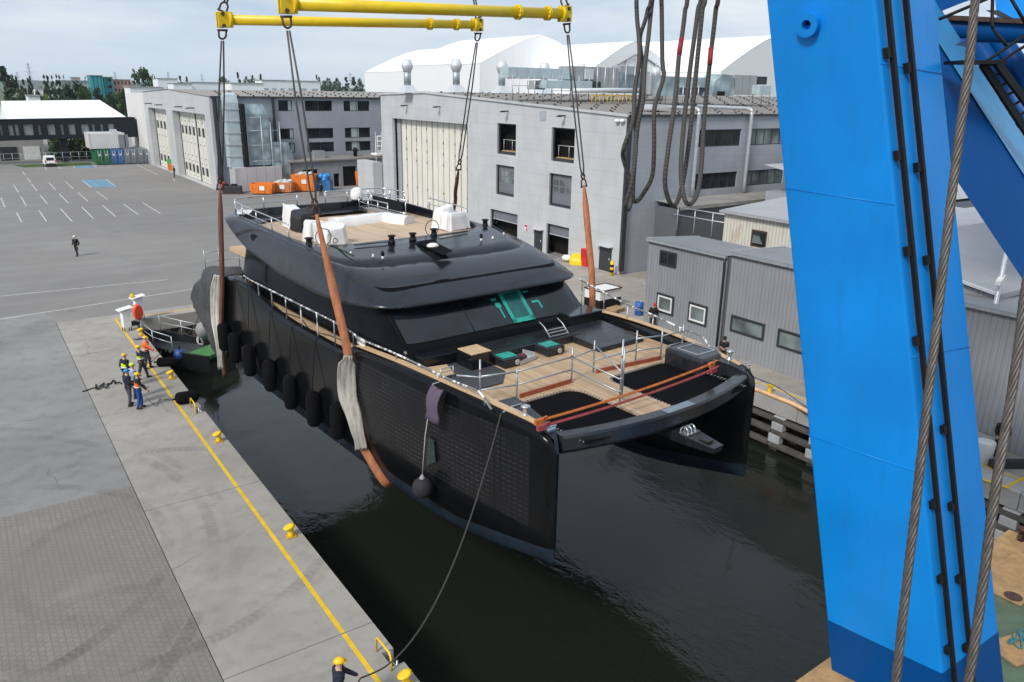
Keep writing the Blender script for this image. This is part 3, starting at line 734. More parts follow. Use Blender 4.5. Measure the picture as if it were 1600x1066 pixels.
# roof shell with fly deck
t_lip = [(9.5, 5.50), (12, 5.45), (15, 5.28), (18, 5.25), (21, 5.42), (24, 5.85), (26.5, 6.5), (28, 6.95), (30.5, 7.05)]
zl = lambda v, u: sinterp(t_lip, v)
t_co = [(13, 6.60), (15, 6.70), (18, 6.98), (21, 7.10), (24, 7.18), (28, 7.32), (31, 7.34)]
zc_ = lambda dz=0.0: (lambda v, u: sinterp(t_co, v)+dz)
rf = MB(); NN = 128
under = [sellipse(4.8, 11.6, 28.0, 7, NN, lambda v, u: max(5.45, zl(v, u)-0.02)), sellipse(5.5, 11.1, 28.8, 7, NN, lambda v, u: zl(v, u)-0.02), sellipse(6.12, 10.62, 29.9, 7, NN, zl)]
rf.loft(under)
rings = [sellipse(6.12, 10.62, 29.9, 7, NN, zl), sellipse(6.22, 10.5, 30.05, 7, NN, lambda v, u: zl(v, u)+0.05), sellipse(6.25, 10.47, 30.1, 7, NN, lambda v, u: zl(v, u)+0.12)]
for k in (0.04, 0.1, 0.18, 0.28, 0.4, 0.53, 0.67, 0.82, 0.92):
    a = 6.25+(5.64-6.25)*k; f = 10.47+(13.78-10.47)*k; q = 30.1+(29.92-30.1)*k
    def zz(v, u, k=k, f=f):
        lo = sinterp(t_lip, max(10.5, v-(f-10.5)) if v < 16 else v)+0.12; hi = sinterp(t_co, max(v, 13.6)); return lo+(hi-lo)*(1-(1-k)**1.55)
    rings.append(sellipse(a, f, q, 7-1.0*k, NN, zz))
rings += [sellipse(5.62, 13.8, 29.9, 6, NN, zc_()), sellipse(5.59, 13.86, 29.87, 6, NN, zc_(-0.05)), sellipse(5.55, 13.92, 29.84, 6, NN, zc_(-0.05)), sellipse(5.53, 13.94, 29.82, 6, NN, zc_(0.015)),
          sellipse(5.46, 15.4, 29.6, 6, NN, zc_(0.04)), sellipse(5.42, 16.8, 29.5, 6, NN, zc_(0.05)), sellipse(5.36, 17.9, 29.4, 6, NN, zc_(0.05)), sellipse(5.33, 17.94, 29.37, 6, NN, zc_(0.03))]
rf.loft(rings); ro = rf.build('roof', m_roof, yacht)
wl = MB(); wl.loft([sellipse(5.33, 17.94, 29.37, 6, NN, zc_(0.03)), sellipse(5.29, 18.0, 29.3, 6, NN, 6.72)]); wl.build('coaming', m_gloss, yacht)
fd = MB(); fd.face(sellipse(5.33, 17.94, 29.37, 6, NN, 6.74)); fd.build('fly_deck', m_teak2, yacht)
# fittings on the roof
for n, (px, py) in enumerate(((483, 382), (612, 378), (645, 374), (678, 367), (758, 352))):
    p = SZ(px, py, 7.05); q = MB(); q.lathe([(0.19, -0.08), (0.19, 0.02), (0.15, 0.06), (0.13, 0.25), (0.20, 0.27), (0.20, 0.33), (0.1, 0.35)], p, 16); q.build('winch', m_black, ro)
for px, py in ((598, 403), (752, 375)):
    p = SZ(px, py, 6.9); q = MB(); q.lathe([(0.07, -0.05), (0.06, 0.06), (0.03, 0.08)], p, 8); qo = q.build('roof_light', m_white, ro)
    q = MB(); q.ball(p+Vector((0, 0, 0.2)), 0.09, 10, (1, 1, 1.6)); q.build('roof_light', m_black, ro)
for px, py in ((548, 396), (583, 400), (770, 372), (787, 366)):
    p = SZ(px, py, 6.88); q = MB(); q.lathe([(0.08, -0.06), (0.05, 0.05), (0.02, 0.1)], p, 8); q.build('roof_fitting', m_white, ro)
for a, b in (((518, 383), (553, 400)), ((768, 352), (789, 364))):
    q = MB(); q.beam(SZ(*a, 7.02), SZ(*b, 6.95), 0.05, 0.06); q.tube([SZ(a[0]+6, a[1]-3, 7.05)+Vector((0.12*math.cos(t), 0, 0.12+0.12*math.sin(t))) for t in [2*PI*k/10 for k in range(11)]], 0.02, 5); q.build('wiper_arm', m_dark, ro)
for a, b in (((554, 383), (606, 378)), ((686, 368), (730, 361))):
    p, q_ = SZ(*a, 7.06), SZ(*b, 7.06); q = MB(); q.beam(p, q_, 0.16, 0.03); q.build('deck_vent', m_black, ro)
hp = [SZ(*t, 6.98) for t in ((648, 378), (672, 374), (708, 392), (692, 399))]
q = MB(); q.face([v for v in hp]); q.build('roof_recess', m_matte, ro)
q = MB(); c = sum(hp, Vector())/4; q.ball(c+Vector((-0.05, 0.1, 0.02)), 0.3, 10, (1.1, 0.9, 0.5)); q.build('white_bag', m_sheet, ro)
# find the roof height under a pixel by walking along its ray
from mathutils.bvhtree import BVHTree
_bv = BVHTree.FromPolygons([v.co.copy() for v in ro.data.vertices], [tuple(p.vertices) for p in ro.data.polygons])
def on_roof(px, py, off=0.01):
    d = ray(px, py); o_ = CAM-SHIP_O
    dl = Vector((d.dot(EU), d.dot(EV), d.z)).normalized(); ol = Vector((o_.dot(EU), o_.dot(EV), o_.z))
    h = _bv.ray_cast(ol, dl)
    return (h[0]-dl*off) if h[0] else None
# navigation lamp on the side of the roof
p = on_roof(398, 371, 0.02)
if p: q = MB(); q.cyl(p+Vector((-0.06, 0, 0)), p+Vector((0.1, 0.1, 0)), 0.2, 0.05, 10); q.build('side_lamp', m_black, ro)
# satellite dome on the aft coaming
d0 = Vector((3.0, 29.4, 7.2)); p = SV(558, 315, 29.4); d0.x = p.x
q = MB(); q.lathe([(0.06, -0.1), (0.06, 0.2)], (d0.x, 29.4, 7.2), 10); q.build('dome_mast', m_black, ro)
q = MB(); q.lathe([(0.2, 0.0), (0.34, 0.05), (0.36, 0.14)], (d0.x, 29.4, 7.36), 20); q.build('dome_base', m_satin, ro)
q = MB(); q.lathe([(0.37, 0.0), (0.40, 0.1), (0.41, 0.35), (0.38, 0.52), (0.3, 0.66), (0.17, 0.76), (0.001, 0.8)], (d0.x, 29.4, 7.46), 24); q.build('satellite_dome', m_white, ro)
# fly rails
def railing(pts, h0, posts, parent, name='railing', mids=(0.5,), r=0.03, mat=None):
    q = MB(); top = catmull(pts, 5) if len(pts) > 2 else [Vector(p) for p in pts]
    q.tube(top, r, 7)
    for m in mids: q.tube([p-Vector((0, 0, h0*m)) for p in top], r*0.75, 6)
    L_ = [0.0]
    for a, b in zip(top, top[1:]): L_.append(L_[-1]+(b-a).length)
    for k in range(posts):
        s_ = L_[-1]*k/(posts-1); i = max(j for j in range(len(L_)) if L_[j] <= s_+1e-6); i = min(i, len(top)-2)
        p = top[i].lerp(top[i+1], (s_-L_[i])/max(1e-6, L_[i+1]-L_[i])); q.cyl(p, p-Vector((0, 0, h0)), r*0.9, n=7)
    return q.build(name, mat or m_steel, parent)
railing([(-5.4, 20.6, 7.8), (-5.42, 23.5, 7.9), (-5.4, 26.8, 8.0), (-5.2, 28.7, 8.05), (-4.5, 29.55, 8.08), (-2.6, 29.6, 8.08), (-1.0, 29.6, 8.08)], 0.75, 7, ro, r=0.036)
railing([(0.9, 29.6, 8.08), (2.8, 29.6, 8.08), (4.5, 29.55, 8.08), (5.2, 28.9, 8.05), (5.4, 27.4, 8.0)], 0.75, 5, ro, r=0.036)
railing([(5.42, 20.5, 7.8), (5.42, 22.5, 7.9), (5.4, 24.4, 7.95)], 0.72, 3, ro, r=0.036)
railing([(2.9, 28.9, 7.7), (2.9, 27.2, 7.7), (2.9, 25.2, 7.7)], 0.95, 4, ro, mids=(0.33, 0.66), r=0.036)
railing([(3.8, 28.9, 7.9), (3.8, 24.6, 7.9)], 0.9, 2, ro, mids=(0.9,), r=0.036)
railing([(2.9, 28.9, 7.7), (3.9, 28.95, 7.7), (4.9, 28.9, 7.7)], 0.95, 4, ro, mids=(0.33, 0.66), r=0.036)
q = MB(); q.box((3.0, 25.1, 6.745), (3.75, 28.7, 7.02)); q.build('stair_box', m_conc, ro)
q = MB(); q.box((3.82, 25.0, 6.85), (3.85, 28.8, 7.75)); q.build('smoked_screen', m_black, ro)
q = MB(); q.prism([(-5.5, 27.6), (-4.9, 27.3), (-4.2, 28.6), (-4.9, 29.2)], 7.42, 7.45); q.build('navigation_panel', m_white, ro)
# mooring gear on the bows
for u, v in ((-5.3, 1.75), (5.35, 1.35)):
    q = MB(); q.lathe([(0.16, 0), (0.16, 0.05), (0.09, 0.1), (0.085, 0.32), (0.17, 0.36), (0.17, 0.41), (0.05, 0.44)], (u, v, 3.84), 18); q.build('capstan', m_steel, yacht)
for u, v in ((-5.25, 0.45), (5.45, 0.5), (-5.6, 2.35)):
    q = MB(); q.box((u-0.16, v-0.05, 3.80), (u+0.16, v+0.05, 3.86)); q.beam((u-0.2, v, 3.93), (u+0.2, v, 3.93), 0.05, 0.05); q.build('cleat', m_steel, yacht)
for v in (4.1, 4.75):
    q = MB(); q.tube([(6.0+0.0*k, v+0.22*math.cos(t), 3.7+0.22*math.sin(t)) for k, t in enumerate([2*PI*j/12 for j in range(13)])], 0.05, 6); q.build('fairlead', m_steel, yacht)
# hull window with green film
q = MB(); q.loft([[(-6.18, 6.1, 1.35), (-6.18, 5.75, 1.35)], [(-6.26, 6.1, 2.1), (-6.26, 5.85, 2.1)]], closed=False)
p0 = [SU(x, y_, -6.33) for x, y_ in ((669, 683), (678, 688), (681, 722), (666, 728))]
q2 = MB(); q2.face([Vector((-6.34, p.y, p.z)) for p in p0]); q.bm.free(); q2.build('hull_window', M_('window_film', (0.006, 0.03, 0.028), 0.2, 0, 0.3, 4), yacht)
# aft wing of the cockpit and dark stern steps
q = MB(); q.box((-4.4, 28.4, 3.2), (4.4, 31.0, 3.3)); q.build('aft_deck', m_teak, yacht)
q = MB(); q.prism([(-4.7, 28.3), (-2.2, 28.3), (-2.2, 31.8), (-4.7, 31.8)], 4.55, 4.8); q.build('cockpit_table', [m_cap], yacht)
# ================================================================== lifting gear
m_wire = M_('wire_rope', (0.085, 0.082, 0.078), 0.55, 0.4, 0.3, 8)
def mat_rope(name, c, scale=40):
    s = SH(name); wv = s.n('ShaderNodeTexWave'); wv.wave_type = 'BANDS'; wv.bands_direction = 'DIAGONAL'; wv.inputs['Scale'].default_value = scale; wv.inputs['Distortion'].default_value = 0.6
    s.L.new(s.co(), wv.inputs['Vector'])
    s.set(color=s.ramp(wv.outputs[0], [(0.2, tuple(x*0.7 for x in c)), (0.7, tuple(x*1.15 for x in c))]), rough=0.75); s.bump(wv.outputs[0], 0.4, 0.01); return s.m
def mat_strap(name, c):
    s = SH(name); n = s.noise(1.4, 5, rough=0.7, stretch=(3, 3, 0.5)); n2 = s.noise(14, 3)
    col = s.ramp(n, [(0.3, tuple(x*0.5 for x in c)), (0.6, c), (0.8, tuple(min(1, x*1.25) for x in c))])
    s.set(color=s.mix(s.math('MULTIPLY', n2, 0.3), col, tuple(x*0.5 for x in c)), rough=0.8); s.bump(n2, 0.2, 0.01); return s.m
m_strapo = mat_strap('sling_orange', (0.46, 0.17, 0.075)); m_strapb = mat_strap('sling_brown', (0.20, 0.085, 0.05))
m_canvas = mat_strap('sling_canvas', (0.46, 0.44, 0.39)); m_rust = M_('rusty_steel', (0.10, 0.06, 0.045), 0.7, 0.4, 0.4, 5)
m_yel2 = M_('beam_yellow', (0.80, 0.56, 0.01), 0.38, 0, 0.08, 0.8, dirt=((0.42, 0.27, 0.03), 0.5))

def spreader(pa, pb, rad, label, flanges):
    """pa, pb ship coordinates of the two ends"""
    A, B = SW(*pa), SW(*pb); d = (B-A).normalized(); L_ = (B-A).length
    t = thing('spreader_beam', label, 'spreader beam', A, 0, 'yellow spreader beams')
    T = lambda s_, off=(0, 0, 0): d*s_+Vector(off)
    q = MB(); q.cyl(T(0.35), T(L_-0.35), rad, n=24); q.build('tube', m_yel2, t)
    for f in flanges:
        q = MB(); q.cyl(T(f*L_-0.09), T(f*L_-0.015), rad*1.38, n=20); q.cyl(T(f*L_+0.015), T(f*L_+0.09), rad*1.38, n=20)
        for k in range(10):
            a = 2*PI*k/10; o = Vector((0, 0, 1))*math.sin(a)*rad*1.2+d.cross(Vector((0, 0, 1)))*math.cos(a)*rad*1.2
            q.cyl(T(f*L_-0.14)+o, T(f*L_+0.14)+o, 0.035, n=6)
        q.build('flange', m_yel2, t)
    for e, sg in ((0, 1), (L_, -1)):
        q = MB(); sd_ = d.cross(Vector((0, 0, 1)))
        for k in (-1, 1): q.obox(T(e+sg*0.12)+sd_*k*0.13, d*0.36, sd_*0.03, Vector((0, 0, rad*1.5)))
        q.cyl(T(e+sg*0.28), T(e+sg*0.40), rad*1.45, n=20); q.build('end_lug', m_yel2, t, bevel=0.02)
        for z in (-0.27, 0.25):
            q = MB(); q.cyl(T(e+sg*0.0, (0, 0, z))-sd_*0.22, T(e+sg*0.0, (0, 0, z))+sd_*0.22, 0.09, n=10); q.build('pin', m_rust, t)
    return t
V1, V2 = 15.0, 22.6
e1a, e1b = SV(445, 6, V1), SV(885, 22, V1)
e2a, e2b = SV(347, 31, V2), SV(748, 39, V2)
spreader(e1a, e1b, 0.25, 'longer and higher yellow tubular spreader beam nearest the camera above the yacht', (0.79, 0.915))
spreader(e2a, e2b, 0.23, 'lower yellow tubular spreader beam hanging behind the other one', (0.775, 0.895))

def shackle(q, c, d, size, side):
    """bow shackle centred at c, opening along d"""
    d = Vector(d).normalized(); s_ = Vector(side).normalized(); pts = []
    for k in range(13):
        a = PI*k/12; pts.append(Vector(c)+s_*math.cos(a)*size+d*math.sin(a)*size*1.2)
    pts = [pts[0]-d*size*1.3]+pts+[pts[-1]-d*size*1.3]
    q.tube(pts, size*0.27, 7); q.cyl(pts[0]-s_*size*0.4*-1, pts[-1]-s_*size*0.4, size*0.3, n=8); return q
def sling(top, join, low, label, strap_mat, width, extra=None, pad=None):
    """two wire legs from the beam end to a shackle, then a flat strap down to the hull (world points)"""
    top, join, low = Vector(top), Vector(join), Vector(low)
    t = thing('lifting_sling', label, 'sling', join, 0, 'lifting slings')
    L_ = lambda p: Vector(p)-join
    d = (top-join).normalized(); sd_ = d.cross(Vector((0, 1, 0))).normalized()
    q = MB(); shackle(q, L_(top)-d*0.45, -d, 0.17, sd_); q.build('shackle', m_rust, t)
    for k in (-1, 1):
        q = MB(); q.tube([L_(top)-d*0.75+sd_*0.05*k, L_(top)*0.6+sd_*0.13*k, L_(join)+d*0.9+sd_*0.12*k, L_(join)+d*0.42+sd_*0.05*k], 0.042, 7); q.build('wire', m_wire, t)
    q = MB(); q.tube([L_(join)+d*0.4+Vector((0.11*math.cos(a), 0, 0))+d*0.16*math.sin(a) for a in [2*PI*k/12 for k in range(13)]], 0.05, 7); shackle(q, L_(join)+d*0.05, d, 0.16, sd_); q.build('shackle', m_rust, t)
    pts = [L_(join)-d*0.1, L_(low)*0.5, L_(low)]+[L_(p) for p in (extra or [])]
    pts = [pts[0]]+catmull(pts, 6)[1:]
    q = MB(); n = len(pts); look = Vector((0.45, 0.85, 0)); rows = []
    for i, p in enumerate(pts):
        dd = (pts[min(i+1, n-1)]-pts[max(i-1, 0)]).normalized(); s2 = dd.cross(look).normalized(); nn = s2.cross(dd).normalized()
        w_ = width*min(1, 0.35+1.6*i/max(1, n*0.35)) if i < n*0.35 else width
        rows.append([p-s2*w_/2+nn*0.0, p-s2*w_*0.2+nn*0.05, p+s2*w_*0.03+nn*0.012, p+s2*w_*0.25+nn*0.05, p+s2*w_/2, p+s2*w_/2-nn*0.05, p-s2*w_/2-nn*0.05])
    q.loft(rows, closed=True, cap0=True, cap1=True); q.build('strap', strap_mat, t)
    if pad:
        rows = []; pp, pm = pad; pp = [L_(p) for p in pp]; cc = catmull(pp, 6); n = len(cc); random.seed(5)
        for i, p in enumerate(cc):
            dd = (cc[min(i+1, n-1)]-cc[max(i-1, 0)]).normalized(); s2 = dd.cross(look).normalized(); nn = s2.cross(dd).normalized()
            w_ = ((0.46 if 'white' in pm.name else 0.66) if i > 1 else 0.36)*(0.7+0.5*math.sin(PI*min(1, i/n*1.1+0.15)))
            rows.append([p+s2*(w_*(k/8-0.5))-nn*(0.16+0.05*math.sin(k*2.4+i*0.35)+0.03*random.random())-s2*0.02*math.sin(i*0.8) for k in range(9)])
        q = MB(); q.loft(rows, closed=False); o = q.build('pad', pm, t)
        sm = o.modifiers.new('thick', 'SOLIDIFY'); sm.thickness = 0.04
    return t
def hullw(px, py, u): p = SU(px, py, u); return SW(*p)
# near front sling runs down the hull side and under the keel
j1 = SW(*SV(494, 332, 14.4))
low1 = hullw(545, 560, -6.72)
sling(SW(*e1a)+Vector((0, 0, -0.25)), j1, low1, 'orange front sling with grey canvas sleeve running down the near black hull side', m_strapo, 0.36,
      [hullw(545, 615, -6.68), hullw(557, 675, -6.58), hullw(577, 715, -6.42), hullw(603, 755, -6.05), SW(-5.3, 10.8, -2.5)], ([hullw(544, 553, -6.80), hullw(542, 600, -6.78), hullw(551, 640, -6.74), hullw(560, 675, -6.68), hullw(565, 700, -6.62)], m_canvas))
j2 = SW(*SV(912, 287, 14.2)); sling(SW(*e1b)+Vector((0, 0, -0.25)), j2, SW(*SV(925, 440, 12.0)), 'orange sling on the far side of the yacht beside the red cabinet and hangar corner', m_strapo, 0.34, [SW(7.0, 11.3, 2.5), SW(6.3, 11.0, -1.5)])
j3 = SW(*SV(344, 292, 26.5)); sling(SW(*e2a)+Vector((0, 0, -0.25)), j3, hullw(347, 438, -6.75), 'dark brown rear sling in front of the left hall with white pad at the stern', m_strapb, 0.27,
      [hullw(346, 520, -6.7), hullw(352, 590, -6.4)], ([hullw(340, 428, -6.9), hullw(338, 480, -6.88), hullw(342, 530, -6.85), hullw(346, 575, -6.7)], M_('pad_white', (0.66, 0.64, 0.57), 0.8, 0, 0.15, 3)))
j4 = SW(*SV(717, 262, 25.5)); sling(SW(*e2b)+Vector((0, 0, -0.25)), j4, SW(*SV(707, 330, 27.0)), 'brown rear sling in front of the big cream hangar door', m_strapb, 0.24, [SW(7.2, 27.6, 4.0), SW(6.3, 27.8, -1.5)])
# upper slings from the beam ends to the hook, going out of the picture
for e, nm in ((e1a, 'wire sling rising from the near left end of the longer spreader beam'), (e1b, 'wire sling rising from the right end of the longer spreader beam'), (e2a, 'wire sling rising from the left end of the rear spreader beam'), (e2b, 'wire sling rising from the right end of the rear spreader beam')):
    A = SW(*e)+Vector((0, 0, 0.25)); B = SW(0, 18.8, 36); d = (B-A).normalized(); sd_ = d.cross(Vector((0, 1, 0))).normalized()
    t = thing('wire_sling', nm, 'wire sling', A, 0, 'upper wire slings')
    q = MB(); shackle(q, d*0.35, d, 0.17, sd_); q.build('shackle', m_rust, t)
    for k in (-1, 1):
        q = MB(); q.tube([d*0.5+sd_*0.06*k, d*3+sd_*0.12*k, B-A], 0.042, 7); q.build('wire', m_wire, t)

# ------------------------------------------------------------------ fenders on the near side
m_fend = M_('fender_cover', (0.005, 0.005, 0.006), 0.9, 0, 0.3, 6, spec=0.1)
m_cord = M_('grey_cord', (0.25, 0.25, 0.25), 0.8)
fpx = ((350, 504, 549), (367, 519, 568), (390, 538, 589), (422, 561, 613), (454, 585, 641), (490, 610, 668), (528, 627, 688))
names = ('first', 'second', 'third', 'fourth', 'fifth', 'sixth', 'seventh')
f0 = None
for (x, ya, yb), nm in zip(fpx, names):
    p = SU(x, (ya+yb)/2, -6.80); top = SU(x, ya, -6.80).z; bot = SU(x, yb, -6.80).z; L_ = (top-bot)*0.88
    lab = nm+' of the black cylinder fenders along the near hull, counted from the stern'
    sh = sinterp(t_sh, p.y)
    t = thing('hull_fender', lab, 'fender', SW(p.x, p.y, p.z), 0, 'black fenders along the hull')
    q = MB(); q.lathe([(0.05, -L_/2), (0.25, -L_/2+0.05), (0.34, -L_/2+0.2), (0.36, 0), (0.34, L_/2-0.2), (0.25, L_/2-0.05), (0.05, L_/2), (0.045, L_/2+0.1)], n=16); q.build('body', m_fend, t)
    q = MB(); q.tube([(0, 0, L_/2+0.1), (0.28, 0, sh-p.z-0.1), (0.42, 0, sh-p.z+0.05)], 0.018, 5); q.build('rope', m_black, t)
    q = MB(); q.tube([(0, 0, -L_/2), (0.02, 0, -L_/2-0.35)], 0.012, 5); q.build('tail_rope', m_cord, t)
p = SU(660, 762, -6.75); t = thing('ball_fender', 'dark grey ball fender hanging on a cord in front of the green hull window', 'fender', SW(*p))
q = MB(); q.ball((0, 0, 0), 0.40, 20, (1, 1, 1.06)); q.build('body', M_('ball_cover', (0.018, 0.017, 0.022), 0.85, 0, 0.25, 6), t)
q = MB(); q.lathe([(0.16, 0.36), (0.08, 0.46), (0.05, 0.55)], n=10); q.build('collar', M_('pale_knit', (0.30, 0.29, 0.29), 0.9), t)
ps = SU(675, 600, -6.4); rel = Vector((0.4, ps.y-p.y, ps.z-p.z)); rel = EU*rel.x+EV*rel.y+Vector((0, 0, rel.z))
q = MB(); q.tube([(0, 0, 0.5), rel*0.5+Vector((-0.1, 0, 0.1)), rel, rel+EU*0.5], 0.022, 6); q.build('cord', M_('pale_cord', (0.45, 0.43, 0.38), 0.8), t)
m_purp = M_('purple_cloth', (0.10, 0.075, 0.115), 0.9, 0, 0.2, 5)
c0, c1 = SU(684, 605, -6.55), SU(675, 657, -6.7)
q = MB(); rows = []
for k in range(7):
    f = k/6; c = c0.lerp(c1, f); rows.append([SW(c.x-0.12*math.sin(PI*min(1, f*1.2)), c.y+dv*(1+0.2*f), c.z-0.05*math.cos(dv*4))+EU*0.03*math.sin(dv*11+k) for dv in (-0.36, -0.24, -0.1, 0.05, 0.2, 0.34)])
q.loft(rows, closed=False); o = q.build('fender_sleeve', m_purp); o.modifiers.new('thick', 'SOLIDIFY').thickness = 0.05
tag(o, 'purple cloth sleeve hung over the near bulwark above the ball fender', 'sleeve')

# ------------------------------------------------------------------ guard rails on the bulwarks, wrapped in white tape
m_tape = None
def mat_taped():
    s = SH('taped_rail'); X, Y, Z = s.xyz(); n = s.noise(3.2, 3, stretch=(0.4, 1.6, 0.4))
    s.set(color=s.ramp(n, [(0.5, (0.16, 0.165, 0.17)), (0.56, (0.75, 0.75, 0.74))]), rough=0.5); return s.m
m_tape = mat_taped()
def guard(pxs, u, label, posts):
    P0 = SW(*SU(*pxs[0], u)); t = thing('guard_rail', label, 'guard rail', P0)
    pts = [SU(*p, u) if len(p) == 2 else SU(p[0], p[1], p[2]) for p in pxs]
    W_ = [SW(*p)-P0 for p in pts]; cc = catmull(W_, 4)
    q = MB(); q.tube(cc, 0.045, 7); q.build('top_rail', m_tape, t)
    L_ = [0.0]
    for a, b in zip(cc, cc[1:]): L_.append(L_[-1]+(b-a).length)
    for k in range(posts):
        s_ = L_[-1]*(k+0.15)/(posts-0.7); i = max(j for j in range(len(cc)-1) if L_[j] <= s_); p = cc[i].lerp(cc[i+1], (s_-L_[i])/max(1e-6, L_[i+1]-L_[i]))
        w_ = p+P0-SHIP_O; v = w_.dot(EV); zb = sinterp(t_sh, v)
        if w_.z-zb > 0.15:
            q = MB(); q.cyl(p, p+Vector((0, 0, zb-w_.z)), 0.032, n=7); q.build('post', m_tape, t)
    return t
guard(((381, 431), (396, 440), (440, 462), (480, 482), (520, 502), (549, 519), (556, 525)), -6.3, 'white taped guard rail along the side deck towards the stern', 8)
guard(((556, 527), (585, 539), (612, 550), (640, 563), (665, 575), (707, 595), (740, 608), (751, 615), (760, 628), (768, 640)), -6.0, 'taped guard rail along the near bow bulwark with a small sign', 4)
guard(((905, 436), (940, 455), (985, 478), (1020, 492), (1062, 512), (1090, 522), (1101, 530), (1109, 544)), 6.0, 'taped guard rail along the far bow bulwark in front of the grey shed', 6)
# small sign on the near rail
p = SU(564, 534, -6.05); t = thing('notice_board', 'small white notice with black lettering tied to the near guard rail', 'sign', SW(*p), SHIP_ROT)
q = MB(); q.obox((0, 0, 0), (0.015, 0, 0), (0, 0.36, 0.0), (0, 0, 0.17)); q.build('board', m_white, t)
fc = bpy.data.curves.new('lettering', 'FONT'); fc.body = 'UWAGA'; fc.size = 0.2; fc.align_x = 'CENTER'; fc.align_y = 'CENTER'; fc.extrude = 0.003
fo = bpy.data.objects.new('lettering', fc); fo.data.materials.append(m_black); fo = text_mesh(fo, t, (PI/2, 0, -PI/2), (-0.02, 0, 0))

# ------------------------------------------------------------------ scaffold barrier on the foredeck
m_scaf = M_('scaffold_tube', (0.42, 0.45, 0.48), 0.4, 0.6, 0.25, 6)
m_rib = M_('toe_board', (0.33, 0.075, 0.035), 0.7, 0, 0.3, 3)
SB = SW(0, 4, 3.4); sc = thing('scaffold_barrier', 'galvanised scaffold tube barrier standing across the teak foredeck behind the nets', 'scaffold barrier', SB, SHIP_ROT)
def SL(u, v, z): return Vector((u, v-4, z-3.4))
posts = {'A': (-5.2, 4.5, 1.7), 'B': (-3.78, 4.12, 1.15), 'C': (-0.95, 4.17, 1.45), 'D': (0.48, 4.41, 1.4), 'E': (2.91, 4.34, 1.4), 'F': (4.11, 3.99, 1.4), 'G': (5.41, 3.92, 1.35), 'H': (-1.05, 1.42, 2.5), 'I': (-0.6, 1.75, 2.0)}
for k, (u, v, h) in posts.items():
    q = MB(); q.cyl(SL(u, v, 3.4), SL(u, v, 3.4+h), 0.036, n=8); q.cyl(SL(u, v, 3.4), SL(u, v, 3.43), 0.09, n=8)
    for z in (0.5, 1.0): q.cyl(SL(u, v, 3.4+z-0.035), SL(u, v, 3.4+z+0.035), 0.05, n=8)
    q.build('post', m_scaf, sc)
def rl(a, b, za, zb=None):
    A, B = posts[a], posts[b]; q = MB(); q.tube([SL(A[0], A[1], 3.4+za), SL(B[0], B[1], 3.4+(zb if zb is not None else za))], 0.033, 7); q.build('rail', m_scaf, sc)
for a, b in (('A', 'B'), ('B', 'C'), ('E', 'F'), ('F', 'G')): rl(a, b, 0.52); rl(a, b, 1.05)
rl('C', 'D', 1.02); rl('D', 'E', 0.55); rl('C', 'H', 1.05, 0.95); rl('C', 'H', 0.5, 0.45); rl('D', 'I', 1.2, 1.0); rl('H', 'I', 1.6, 0.3); rl('I', 'H', 1.5, 0.4)
q = MB(); q.tube([SL(-5.9, 5.0, 4.5), SL(-5.2, 4.5, 4.42), SL(-3.78, 4.12, 4.45)], 0.033, 7); q.build('rail', m_scaf, sc)
for (u, v, h) in (posts['A'], posts['C'], posts['H']):
    q = MB(); q.cyl(SL(u, v, 3.4+h*0.72), SL(u, v, 3.4+h*0.72+0.1), 0.036, n=8); q.build('red_band', m_red, sc)
for a, b, nm in (((-3.7, 4.02), (-1.05, 4.08), 'rust red toe board lying in front of the near net'), ((0.55, 4.3), (4.0, 3.9), 'longer rust red toe board behind the far net')):
    A, B = SW(*a, 3.4), SW(*b, 3.4); q = MB(); q.beam(A+Vector((0, 0, 0.09)), B+Vector((0, 0, 0.09)), 0.06, 0.17); tag(q.build('toe_board', m_rib), nm, 'toe board', 'toe boards')

# ratchet straps across the bows
for (a, b, c_, nm, mt) in (((842, 657), (1112, 568), 0.024, 'orange lashing strap stretched across both bows', mat_strap('strap_orange', (0.62, 0.17, 0.03))), ((846, 666), (1114, 577), 0.024, 'dark red lashing strap next to the orange one across both bows', mat_strap('strap_red', (0.36, 0.06, 0.06)))):
    A, B = SW(*SZ(*a, 4.0)), SW(*SZ(*b, 4.15)); d = (B-A).normalized(); sg = Vector((0, 0, -1))
    t = thing('lashing_strap', nm, 'strap', A, 0, 'lashing straps across the bows')
    q = MB(); rows = []
    for k in range(13):
        f = k/12; p = (B-A)*f+sg*0.12*4*f*(1-f); s2 = Vector((0, 0, 1)).cross(d).normalized(); rows.append([p-s2*c_-Vector((0, 0, 0.03)), p+s2*c_+Vector((0, 0, 0.03)), p+s2*c_+Vector((0, 0, 0.01)), p-s2*c_-Vector((0, 0, 0.05))])
    q.loft(rows, cap0=True, cap1=True, smooth=False); q.build('webbing', mt, t)
    for e, kk in ((Vector(), 0), (B-A, 1)):
        q = MB(); q.obox(e+Vector((0, 0, -0.05)), d*0.16, d.cross(Vector((0, 0, 1)))*0.07, Vector((0, 0, 0.09))); q.beam(e-d*0.1, e+d*0.35+Vector((0, 0, 0.05)), 0.06, 0.05); q.build('ratchet', mt if 'orange' in nm else m_rib, t)
